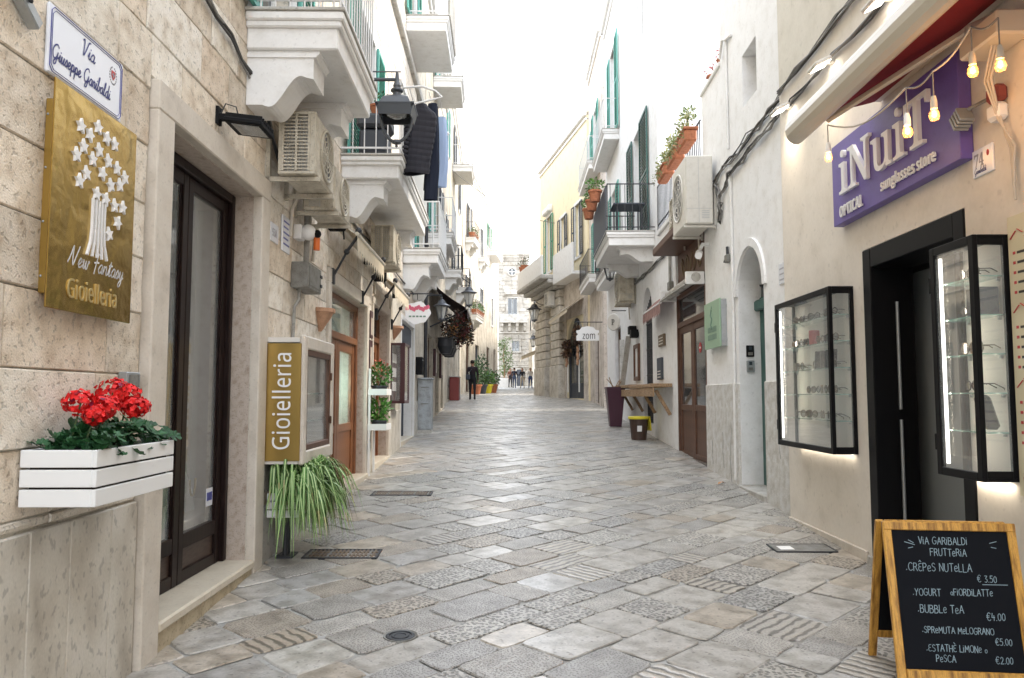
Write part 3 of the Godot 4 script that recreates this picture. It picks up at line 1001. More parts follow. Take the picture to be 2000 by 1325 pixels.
func window_door(n: Node, w: Wall, d0: float, d1: float, y0: float, y1: float, p: float, m: Material, o := {}) -> Node3D:
	# a framed, glazed door or shop front of one or more leaves
	var dr := sub(n, o.get("name", "door"))
	var leaves: int = o.get("leaves", 2)
	var kick: float = o.get("kick", .5)
	var st: float = o.get("stile", .1)
	var f := mb()
	wb(f, w, d0, d0 + .06, y0, y1, p - .05, p + .06, .006); wb(f, w, d1 - .06, d1, y0, y1, p - .05, p + .06, .006)
	wb(f, w, d0 + .06, d1 - .06, y1 - .07, y1, p - .05, p + .058, .006)
	var top := y1 - .07
	if o.has("transom"):
		var t: float = o.transom
		wb(f, w, d0 + .06, d1 - .06, t, t + .09, p - .05, p + .06, .006)
		var g := mb()
		wb(g, w, d0 + .06, d1 - .06, t + .09, y1 - .07, p, p + .006)
		part(dr, "transom_pane", g, o.get("tpane", M.glass))
		top = t
	part(dr, "frame", f, m)
	for k in leaves:
		var a := lerpf(d0 + .06, d1 - .06, float(k) / leaves)
		var e := lerpf(d0 + .06, d1 - .06, float(k + 1) / leaves)
		var l := mb()
		wb(l, w, a + .003, a + st, y0, top, p - .03, p + .025, .005); wb(l, w, e - st, e - .003, y0, top, p - .03, p + .025, .005)
		wb(l, w, a + st, e - st, top - st, top, p - .03, p + .022, .004)
		wb(l, w, a + st, e - st, y0 + kick - .1, y0 + kick, p - .03, p + .022, .004)
		wb(l, w, a + st, e - st, y0, y0 + .08, p - .03, p + .022, .004)
		for q: float in [a + st, e - st - .02]: wb(l, w, q, q + .02, y0 + kick, top - st, p - .012, p + .012)
		part(dr, "leaf_frame", l, m)
		if kick > .12:
			var kp := mb()
			wb(kp, w, a + st, e - st, y0 + .08, y0 + kick - .1, p - .02, p + .004)
			part(dr, "kick_panel", kp, o.get("kmat", m))
		var g := mb()
		wb(g, w, a + st, e - st, y0 + kick, top - st, p - .005, p + .003)
		part(dr, "pane", g, o.get("pane", M.glass))
	return dr

func surround(n: Node, w: Wall, d0: float, d1: float, y0: float, y1: float, j: float, top: float, out: float, deep: float, m: Material, rm: Material) -> void:
	# jambs and lintel of stone round an opening, and the lining of its reveal
	for q: Array in [[d0 - j, d0], [d1, d1 + j]]:
		var b := mb()
		wb(b, w, q[0], q[1], y0, y1, -.02, out, .008)
		part(n, "jamb", b, m)
	var l := mb()
	wb(l, w, d0 - j, d1 + j, y1, y1 + top, -.02, out, .008)
	part(n, "lintel", l, m)
	var r := mb()
	wb(r, w, d0 - .004, d0 + .004, y0, y1, -deep, -.021); wb(r, w, d1 - .004, d1 + .004, y0, y1, -deep, -.021)
	wb(r, w, d0 + .004, d1 - .004, y1 - .006, y1 + .002, -deep, -.021)
	part(n, "reveal_lining", r, rm)

func awning_rolled(w: Wall, d0: float, d1: float, y: float, label: String) -> void:
	var o := thing("awning", label, "awning", w, w.at((d0 + d1) / 2, y, 0), "cream awnings rolled up over the shop doors")
	var roll := mb()
	roll.tube([w.at(d0, y, .13), w.at(d1, y, .13)], .065, 12)
	part(o, "roll", roll, M.tube_cream)
	var cl := mb()
	var N := 26
	for k in N:
		var a := lerpf(d0 + .05, d1 - .05, float(k) / N)
		var e := lerpf(d0 + .05, d1 - .05, float(k + 1) / N)
		for s: Array in [[.02, .13, -.06, .24], [-.06, .24, -.10, .31]]:
			cl.quad(w.at(a, y + s[0], s[1]), w.at(e, y + s[0], s[1]), w.at(e, y + s[2], s[3]), w.at(a, y + s[2], s[3]))
		var dip := .15 + .05 * absf(sin(PI * (k + .0) / 2.0)) + .07 * (k % 2)
		cl.quad(w.at(a, y - .10, .31), w.at(e, y - .10, .31), w.at(e, y - .10 - .15 - .07 * ((k + 1) % 2), .315), w.at(a, y - .10 - dip, .315))
	part(o, "cloth", cl, M.awning_cream)
	var fb := mb()
	fb.tube([w.at(d0 + .02, y - .09, .31), w.at(d1 - .02, y - .09, .31)], .022, 8)
	part(o, "front_bar", fb, M.tube_cream)
	for dd: float in [d0 + .12, d1 - .12]:
		var a := mb()
		a.tube([w.at(dd, y - .55, .04), w.at(dd, y - .34, .15), w.at(dd, y - .28, .18)], .014, 6)
		a.tube([w.at(dd, y - .28, .18), w.at(dd, y - .09, .31)], .017, 6)
		a.ball(w.at(dd, y - .28, .18), Vector3(.035, .035, .035), 5, 8)
		a.ball(w.at(dd, y - .04, .31), Vector3(.04, .045, .04), 5, 8)
		wb(a, w, dd - .04, dd + .04, y - .65, y - .47, .002, .05, .008)
		part(o, "folding_arm", a, M.iron)
	for dd: float in [d0 - .04, d1 + .04]:
		var c := mb()
		wb(c, w, dd - .03, dd + .03, y - .08, y + .08, .002, .2, .02)
		c.tube([w.at(dd, y - .06, .17), w.at(dd, y - .17, .18)], .01, 5)
		part(o, "end_bracket", c, M.black_matte)

func leaf_col(a: Color, spread := .25) -> Color:
	var k := 1.0 + rng.randf_range(-spread, spread)
	return Color(a.r * k, a.g * k, a.b * k * rng.randf_range(.85, 1.1), 1)

func tuft(b: MB, c: Vector3, r: Vector3, count: int, ln: float, wd: float, col_: Color, spread := .3) -> void:
	for k in count:
		var e := Vector3(rng.randfn(), rng.randfn(), rng.randfn()).normalized()
		var at := c + e * r * pow(rng.randf(), .4)
		var along := (e + Vector3(rng.randfn(), rng.randfn() + .3, rng.randfn()) * .6).normalized()
		b.col = leaf_col(col_, spread)
		b.leaf(at, along, along.cross(Vector3(rng.randfn(), rng.randfn(), rng.randfn())).normalized(), ln * rng.randf_range(.6, 1.2), wd * rng.randf_range(.7, 1.2), rng.randf_range(-.2, .3))

func potted(called: String, label: String, group: String, t: Transform3D, r: float, h: float, pot: Material, plant_h: float, col_: Color, flower: Variant = null, count := 90, leaf_len := .09) -> void:
	var o := thing(called, label, "plant", null, Vector3.ZERO, group)
	o.transform = t
	var p := raw()
	p.lathe([Vector2(0, 0), Vector2(r * .7, 0), Vector2(r * .95, h * .82), Vector2(r * 1.08, h * .82), Vector2(r * 1.08, h), Vector2(r * .9, h), Vector2(r * .86, h * .9), Vector2(0, h * .9)], 14)
	part(o, "pot", p, pot)
	var f := raw()
	tuft(f, Vector3(0, h + plant_h * .42, 0), Vector3(r * 1.25, plant_h * .55, r * 1.25), count, leaf_len, leaf_len * .5, col_)
	f.col = Color(.06, .07, .03)
	for k in 5: f.tube([Vector3(0, h * .9, 0), Vector3(rng.randf_range(-r, r) * .6, h + plant_h * .6, rng.randf_range(-r, r) * .6)], .004, 4, false)
	part(o, "foliage", f, M.leaf)
	if flower is Color:
		var q := raw()
		tuft(q, Vector3(0, h + plant_h * .75, 0), Vector3(r * 1.1, plant_h * .4, r * 1.1), int(count * .5), .035, .03, flower, .2)
		part(o, "flowers", q, M.petal)

func box_planter(w: Wall, d0: float, d1: float, y: float, h: float, p0: float, p1: float, slats: int, label: String, group := "") -> Node3D:
	var o := thing("planter_box", label, "planter", w, w.at((d0 + d1) / 2, y, p0), group)
	for k in slats:
		var ya := y + h * k / slats
		var yb := ya + h / slats - .009
		for s: Array in [[d0, d1, p1 - .018, p1], [d0, d0 + .018, p0, p1 - .018], [d1 - .018, d1, p0, p1 - .018], [d0 + .018, d1 - .018, p0, p0 + .018]]:
			var b := mb()
			wb(b, w, s[0], s[1], ya, yb, s[2], s[3], .003)
			part(o, "slat", b, M.white_wood)
	var inner := mb()
	wb(inner, w, d0 + .026, d1 - .026, y + .01, y + h - .035, p0 + .026, p1 - .026)
	part(o, "soil_liner", inner, M.soil)
	return o

func left_house() -> void:
	var W := Wall.new(-1, 1.92, .016)
	# ---- the limestone house
	var h := thing("stone_house", "pale limestone block house with white balconies and a marble-framed jewellery door", "house", W, Vector3(0, 0, 0))
	var open := [[4.32, 5.96, .32, 3.18], [8.6, 10.95, .48, 2.88], [11.5, 13.2, .56, 3.0], [14.8, 17.0, .70, 3.1], [5.75, 6.85, 4.5, 6.9], [9.9, 11.3, 4.5, 6.9], [15.5, 16.7, 4.5, 6.8], [15.5, 16.8, 9.3, 11.5], [10.2, 11.4, 9.2, 11.3], [5.8, 6.9, 9.2, 11.3]]
	var sk := facade(W, -6, 19.3, -.6, 13.5, .32, open)
	var t := part(h, "wall", sk, M.joint)
	t.position = Vector3(0, 0, -.014)
	var cb := mb()
	for c: Array in [[-6, 4.25, -.6, 3.3], [6.95, 8.5, -.6, 3.3], [11.05, 19.3, -.6, 3.3], [-6, 19.3, 3.3, 13.6]]: wb(cb, W, c[0], c[1], c[2], c[3], -7, -.31)
	wb(cb, W, 4.25, 6.95, -.6, 3.3, -7, -.85); wb(cb, W, 8.5, 11.05, -.6, 3.3, -7, -1.1)
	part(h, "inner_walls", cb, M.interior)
	var holes := [[4.1, 6.16, -1, 3.36], [8.45, 11.02, -1, 3.06], [11.42, 13.28, -1, 3.10], [14.75, 17.1, -1, 3.2]]
	for k in range(4, open.size()): holes.append(open[k])
	holes.append([-6, 4.1, -1, 1.06])
	ashlar(h, W, 2.3, 17.2, .2, 13.4, .31, holes, func(d: float, y: float) -> bool: return y < 4.6 + (d - 4.0) * .12 and d < 9.4 and d > 2.6 and y < 5.2, 7, 4.1)
	# dado of upright stone sheets
	var at := 1.2
	for wd: float in [.6, .62, .42, .33, .30, .36, .32]:
		var b := mb()
		wb(b, W, at + .002, minf(at + wd, 4.1) - .002, -.3, 1.05, -.03, .014, .006)
		part(h, "dado_sheet", b, M.dado)
		at += wd
		if at > 4.09: break
	# jewellery door
	surround(h, W, 4.32, 5.96, .1, 3.18, .21, .17, .05, .26, M.surround, M.pink_stone)
	var s := mb()
	wb(s, W, 4.32, 5.96, .30, .36, -.5, .055, .012)
	part(h, "door_sill", s, M.sill)
	var rs := mb()
	wb(rs, W, 4.33, 5.95, -.2, .30, -.3, .035)
	part(h, "sill_riser", rs, M.sill_riser)
	window_door(h, W, 4.33, 5.95, .362, 3.17, -.22, M.dark_door, {"leaves": 2, "kick": .32, "stile": .085, "kmat": M.dark_panel})
	# shop front with an orange wood frame, its door sill and neon tube
	surround(h, W, 8.6, 10.95, .3, 2.88, .13, .16, .03, .2, M.surround, M.pink_stone)
	window_door(h, W, 8.61, 10.94, .52, 2.87, -.17, M.orange_wood, {"leaves": 2, "kick": .72, "stile": .13, "transom": 2.32, "name": "shop_front"})
	for q: Array in [[8.5, 11.0, .2, .52, .06], [11.45, 13.25, .3, .60, .05], [14.8, 17.0, .4, .74, .04]]:
		var s2 := mb()
		wb(s2, W, q[0], q[1], q[2], q[3], -.4, q[4], .01)
		part(h, "door_sill", s2, M.sill)
	surround(h, W, 11.5, 13.2, .35, 3.0, .07, .11, .03, .24, M.surround, M.pink_stone)
	window_door(h, W, 11.51, 13.19, .60, 2.99, -.21, M.orange_wood, {"leaves": 2, "kick": .9, "stile": .16, "transom": 2.5, "pane": M.pane_dark, "tpane": M.pane_dark})
	surround(h, W, 14.8, 17.0, .5, 3.1, .06, .1, .03, .28, M.trim_white, M.trim_white)
	window_door(h, W, 14.81, 16.99, .74, 2.66, -.26, M.slate, {"leaves": 2, "kick": .5, "pane": M.pane_dark})
	var rb := mb()
	wb(rb, W, 14.85, 16.95, 2.67, 3.08, -.26, -.04, .02)
	part(h, "shutter_box", rb, M.slate)
	# plinth of smooth stone between the doors
	for q: Array in [[6.17, 8.45, 0.0], [11.03, 11.42, .6], [13.29, 14.72, 1.35], [17.12, 19.3, 1.5]]:
		var b := mb()
		wb(b, W, q[0], q[1], -.2, maxf(q[2], G(q[0]) + .45), -.03, .03, .01)
		part(h, "plinth", b, M.trim_grey if q[0] < 8 else M.dado)
	# plastered length of the ground floor past the doors
	for q: Array in [[13.29, 14.74, 1.3, 3.6], [17.1, 19.29, .7, 4.0]]:
		var pl := mb()
		wb(pl, W, q[0], q[1], q[2], q[3], -.02, .012)
		part(h, "plaster_band", pl, M.plaster_ivory)
	# balconies and their shuttered doors
	balcony(h, W, 5.57, 7.12, 4.5, .74, {"corbels": [5.82, 6.85], "cw": .34, "drop": .42, "th": .28, "gap": .11})
	balcony(h, W, 9.05, 12.5, 4.5, .74, {"corbels": [9.35, 12.15], "cw": .36, "drop": .45, "th": .27, "gap": .14})
	balcony(h, W, 15.0, 17.2, 4.52, .74, {"corbels": [15.3, 16.9], "cw": .36, "drop": .5, "th": .28, "gap": .2})
	balcony(h, W, 15.1, 17.25, 9.35, .87, {"th": .3, "rail": 1.0, "gap": .2})
	for q: Array in [[5.75, 6.85, 4.53, 6.9], [9.9, 11.3, 4.53, 6.9], [15.5, 16.7, 4.54, 6.8], [15.5, 16.8, 9.38, 11.5], [10.2, 11.4, 9.2, 11.3], [5.8, 6.9, 9.2, 11.3]]:
		window(h, W, q[0], q[1], q[2], q[3], -.2, M.trim_white, M.pane_dark)
		var fr := mb()
		for z: Array in [[q[0] - .12, q[0], q[2], q[3] + .12], [q[1], q[1] + .12, q[2], q[3] + .12], [q[0], q[1], q[3], q[3] + .12]]: wb(fr, W, z[0], z[1], z[2], z[3], -.05, .035, .006)
		part(h, "window_surround", fr, M.trim_white)
		var half: float = (q[1] - q[0]) / 2
		louvre(h, "shutter", W, q[0] - half + .02, q[0] - .01, q[2] + .02, q[3] - .02, .045, M.teal, .055, q[0] < 12 and q[2] < 6)
		louvre(h, "shutter", W, q[1] + .01, q[1] + half - .02, q[2] + .02, q[3] - .02, .045, M.teal, .055, q[0] < 12 and q[2] < 6)
	var co := mb()
	wb(co, W, -6, 19.3, 8.55, 8.72, -.02, .09, .02)
	part(h, "string_course", co, M.trim_grey)
	# reed screen tied to the upper balcony
	var scr := thing("reed_screen", "grey reed screen tied along the high balcony above the laundry", "screen", W, W.at(16.2, 9.4, .9))
	for k in 60:
		var b := mb()
		var dd := 15.25 + k * .0325
		b.tube([W.at(dd, 9.42, .885 + rng.randf_range(-.006, .006)), W.at(dd + .01, 10.5 + rng.randf_range(-.06, .06), .885)], .014, 5, false)
		part(scr, "reed", b, M.cable_light if k % 3 else M.trim_grey)
	left_signs(W)
	left_things(W)
	left_inside(W)

func left_inside(W: Wall) -> void:
	# what stands behind the jewellery door's glass
	var o := thing("display_stand", "cream necklace bust on a small step behind the dark door's glass", "display stand", W, W.at(6.05, .75, -.55))
	var b := mb()
	wb(b, W, 4.6, 6.9, .37, .70, -.84, -.36, .01)
	part(o, "plinth", b, M.case_back)
	var bust := mb()
	bust.extr(PackedVector2Array([Vector2(-.09, 0), Vector2(.09, 0), Vector2(.12, .16), Vector2(.06, .34), Vector2(.03, .42), Vector2(-.03, .42), Vector2(-.06, .34), Vector2(-.12, .16)]), -.02, .02, Transform3D(Basis(Vector3.RIGHT, -.25), W.at(6.05, .71, -.5)))
	part(o, "bust", bust, M.trim_white)
	var nk := mb()
	var pts := []
	for k in 15: pts.append(W.at(6.05, .96, -.47) + Vector3(cos(PI * (1 + k / 14.0)) * .06, sin(PI * (1 + k / 14.0)) * .13, .0))
	nk.tube(pts, .009, 6)
	part(o, "necklace", nk, M.gold_side)
	var sh := thing("glass_shelf", "pale shelf fixed behind the dark jewellery door", "shelf", W, W.at(5.6, 1.2, -.7))
	var s := mb()
	wb(s, W, 4.6, 6.15, 1.20, 1.26, -.84, -.55, .006)
	part(sh, "board", s, M.case_back)
	var st := thing("door_sticker", "small blue and white card stuck low on the dark door's glass", "sticker", W, W.at(5.72, .86, -.215))
	var q := mb()
	wb(q, W, 5.66, 5.78, .80, .93, -.2165, -.2145)
	part(st, "card", q, M.enamel)
	var q2 := mb()
	wb(q2, W, 5.67, 5.77, .84, .90, -.2145, -.213)
	part(st, "blue_print", q2, M.navy_ink)
	var nt := thing("neon_tube", "upright lit tube inside the orange wood shop front", "lamp", W, W.at(10.35, 1.0, -.3))
	var nb := mb()
	nb.tube([W.at(10.4, 1.2, -.3), W.at(10.4, 2.25, -.3)], .016, 8)
	part(nt, "tube", nb, M.neon)
	var l := OmniLight3D.new()
	l.name = "tube_light"
	nt.add_child(l)
	l.position = W.at(10.4, 1.75, -.36) - base
	l.light_color = Color(.85, 1, .95); l.light_energy = .12; l.light_size = .1; l.omni_range = 6; l.shadow_enabled = true
	var cu := thing("shop_cabinet", "pale green display cabinet inside the orange wood shop front", "cabinet", W, W.at(9.8, .6, -.9))
	var cbx := mb()
	wb(cbx, W, 8.8, 10.9, .53, 2.8, -1.09, -.75, .01)
	part(cu, "body", cbx, M.sage)
	for k in 4:
		var sb := mb()
		wb(sb, W, 8.85, 10.85, 1.1 + k * .35, 1.12 + k * .35, -.75, -.5)
		part(cu, "shelf", sb, M.glass_green)

func left_signs(W: Wall) -> void:
	# street name plate
	var o := thing("street_sign", "white enamel street name plate with blue script above the gold sign", "sign", W, W.at(3.44, 2.96, 0))
	var b := mb()
	wb(b, W, 3.13, 3.76, 2.965, 3.27, .0, .018, .006)
	part(o, "plate", b, M.enamel)
	var ln := mb()
	var z := .0192
	for e: Array in [[.012, .0055], [.023, .003]]:
		var i: float = e[0]
		var a := Vector3(3.13 + i + .02, 2.965 + i, z)
		var pts := [Vector3(3.15 + i, 2.965 + i, z), Vector3(3.74 - i, 2.965 + i, z), Vector3(3.76 - i, 2.985 + i, z), Vector3(3.76 - i, 3.25 - i, z), Vector3(3.74 - i, 3.27 - i, z), Vector3(3.15 + i, 3.27 - i, z), Vector3(3.13 + i, 3.25 - i, z), Vector3(3.13 + i, 2.985 + i, z)]
		for k in 8: ln.bar(pts[k], pts[(k + 1) % 8], e[1], .0008)
	part(o, "border", ln, M.navy_ink)
	var tx := mb()
	rng.seed = 2
	written(tx, "Via", SCRIPT, 3.375, 3.155, .078, .007, .25, 1.0, .0, z + .0006)
	written(tx, "Giuseppe Garibaldi", SCRIPT, 3.155, 3.04, .068, .0065, .22, .86, .0, z + .0006)
	part(o, "lettering", tx, M.navy_ink)
	var em := mb()
	em.extr(PackedVector2Array([Vector2(-.018, .022), Vector2(.018, .022), Vector2(.018, -.004), Vector2(0, -.024), Vector2(-.018, -.004)]), 0, .0012, Transform3D(Basis(), Vector3(3.665, 3.172, z)))
	part(o, "coat_of_arms", em, M.red_ink)
	var wr := mb()
	for k in 18:
		var a := PI * .62 + k / 17.0 * PI * 1.76
		wr.ball(Vector3(3.665 + cos(a) * .032, 3.172 + sin(a) * .042, z), Vector3(.005, .005, .001), 3, 5)
	wr.box(Vector3(3.661, 3.16, z + .0012), Vector3(3.669, 3.185, z + .002)); wr.box(Vector3(3.652, 3.172, z + .0012), Vector3(3.678, 3.178, z + .002))
	part(o, "wreath", wr, M.grey_ink)
	# the gold shop plate
	var g := thing("gold_shop_sign", "polished gold jewellery sign with a tree of white stars under the street plate", "sign", W, W.at(3.47, 1.97, 0))
	var bx := mb()
	wb(bx, W, 3.16, 3.80, 2.03, 2.86, .0, .055, .004)
	part(g, "box", bx, M.gold_side)
	var pl := mb()
	wb(pl, W, 3.115, 3.835, 1.965, 2.935, .0555, .064, .003)
	part(g, "plate", pl, M.gold)
	for k in 8:
		var sc := mb()
		sc.ball(W.at(3.159, 2.1 + (k % 4) * .23, .012 + .03 * (k / 4)), Vector3(.004, .006, .006), 4, 6)
		part(g, "screw", sc, M.steel)
	var star := raw()
	var sp := PackedVector2Array()
	for k in 10:
		var r := .036 if k % 2 == 0 else .017
		sp.append(Vector2(cos(PI / 2 + k * PI / 5), sin(PI / 2 + k * PI / 5)) * r)
	star.extr(sp, 0, .012)
	var sm := star.mesh(M.letter_white)
	for p: Array in [[.20, .115], [.335, .07], [.27, .13], [.41, .095], [.48, .10], [.225, .20], [.35, .175], [.43, .20], [.30, .235], [.175, .255], [.385, .275], [.51, .21], [.585, .235], [.255, .315], [.46, .31], [.54, .285], [.205, .365], [.345, .385], [.42, .39], [.50, .40], [.575, .39], [.535, .475], [.46, .55]]:
		var st := piece(g, "star", sm)
		st.transform = Transform3D(Basis(Vector3(0, 0, 1), rng.randf_range(-.35, .35)), Vector3(3.10 + p[0] * 1.05, 2.935 - p[1] * .98 - .03, .064) - base)
	for k in 5:
		var tr := mb()
		var x := 3.435 + k * .026
		var pts := [Vector3(x, 2.50, .068), Vector3(x, 2.36, .068), Vector3(x + (k - 2) * .004, 2.30, .068), Vector3(x + (k - 2) * .017, 2.235, .068)]
		for i in 3: tr.bar(pts[i], pts[i + 1], .013, .010)
		part(g, "trunk_strip", tr, M.letter_white)
	var nf := mb()
	rng.seed = 5
	var nxt := written(nf, "New", SCRIPT, 3.26, 2.17, .085, .008, .3, .98, .0, .0662)
	part(g, "script_lettering", nf, M.letter_white)
	nf = mb()
	written(nf, "Fantasy", SCRIPT, nxt + .03, 2.17, .085, .008, .3, .98, .0, .0662)
	part(g, "script_lettering", nf, M.letter_white)
	lettering(g, "Gioielleria", false, false, W.at(3.475, 2.07, .066) - base, .42, .092, .005, M.pale_gold)
	# small steel box over the flowers
	var sb := thing("junction_box", "small square grey metal box on the stone above the red flowers", "box", W, W.at(3.93, 1.63, 0))
	var q := mb()
	wb(q, W, 3.86, 4.0, 1.635, 1.725, 0, .05, .006)
	part(sb, "body", q, M.steel)
	var q2 := mb()
	wb(q2, W, 3.88, 3.98, 1.65, 1.71, .05, .053)
	part(sb, "lid", q2, M.box_grey)
	# number plates
	for e: Array in [["house_number_plate", "small white house number tile reading 53A beside the air conditioner pipe", 6.30, 6.52, 2.90, 3.06, "53A"], ["wall_plaque", "white lettered plaque beside the 53A number tile", 6.64, 6.88, 2.88, 3.2, ""]]:
		var n := thing(e[0], e[1], "plaque", W, W.at(e[2], e[4], 0))
		var pb := mb()
		wb(pb, W, e[2], e[3], e[4], e[5], 0, .015, .004)
		part(n, "tile", pb, M.enamel)
		if e[6]: lettering(n, e[6], true, false, W.at((e[2] + e[3]) / 2, (e[4] + e[5]) / 2, .0155) - base, .13, .07, .002, M.grey_ink)
		else:
			var lb := mb()
			for k in 5: wb(lb, W, e[2] + .03, e[3] - .03 - .03 * (k % 2), e[5] - .06 - k * .05, e[5] - .045 - k * .05, .015, .017)
			part(n, "lettering", lb, M.navy_ink)
	# showcase with the gold end
	var cs := thing("wall_showcase", "cream framed wall showcase with a gold lettered end, above the spider plant", "showcase", W, W.at(6.7, 1.05, 0))
	var e0 := 6.2
	var e1 := 7.3
	var body := mb()
	wb(body, W, e0, e1, 1.06, 2.08, .002, .03); wb(body, W, e1 - .03, e1, 1.06, 2.08, .03, .30)
	wb(body, W, e0, e1, 2.04, 2.08, .03, .30); wb(body, W, e0, e1, 1.06, 1.10, .03, .30)
	part(cs, "carcass", body, M.case_back)
	var fr := mb()
	for r: Array in [[e0, e0 + .10, 1.05, 2.10], [e1 - .10, e1, 1.05, 2.10], [e0 + .1, e1 - .1, 1.99, 2.10], [e0 + .1, e1 - .1, 1.05, 1.16]]: wb(fr, W, r[0], r[1], r[2], r[3], .30, .345, .012)
	part(cs, "outer_frame", fr, M.surround)
	var dk := mb()
	for r: Array in [[e0 + .1, e0 + .15, 1.16, 1.99], [e1 - .15, e1 - .1, 1.16, 1.99], [e0 + .15, e1 - .15, 1.94, 1.99], [e0 + .15, e1 - .15, 1.16, 1.21]]: wb(dk, W, r[0], r[1], r[2], r[3], .29, .335, .006)
	part(cs, "inner_frame", dk, M.brown_wood)
	for yy: float in [1.35, 1.75]:
		var hg := mb()
		wb(hg, W, e1 - .125, e1 - .095, yy, yy + .07, .335, .35, .004)
		part(cs, "hinge", hg, M.brown_wood)
	var gl := mb()
	wb(gl, W, e0 + .15, e1 - .15, 1.21, 1.94, .305, .31)
	part(cs, "pane", gl, M.glass)
	for yy: float in [1.38, 1.62]:
		var sh := mb()
		wb(sh, W, e0 + .05, e1 - .05, yy, yy + .012, .035, .25)
		part(cs, "shelf", sh, M.glass_green)
	var gp := mb()
	gp.box(Vector3(e0 - .012, 1.085, .0), Vector3(e0, 2.03, .318), .003)
	part(cs, "gold_end_panel", gp, M.gold_satin)
	var tb := Basis(Vector3(0, 1, 0), -PI / 2)     # faces back along the street
	var up := tb * Basis(Vector3(0, 0, 1), PI / 2)
	lettering(cs, "Gioielleria", false, false, Vector3(e0 - .018, 1.565, .165) - base, .77, .15, .006, M.letter_white, up)

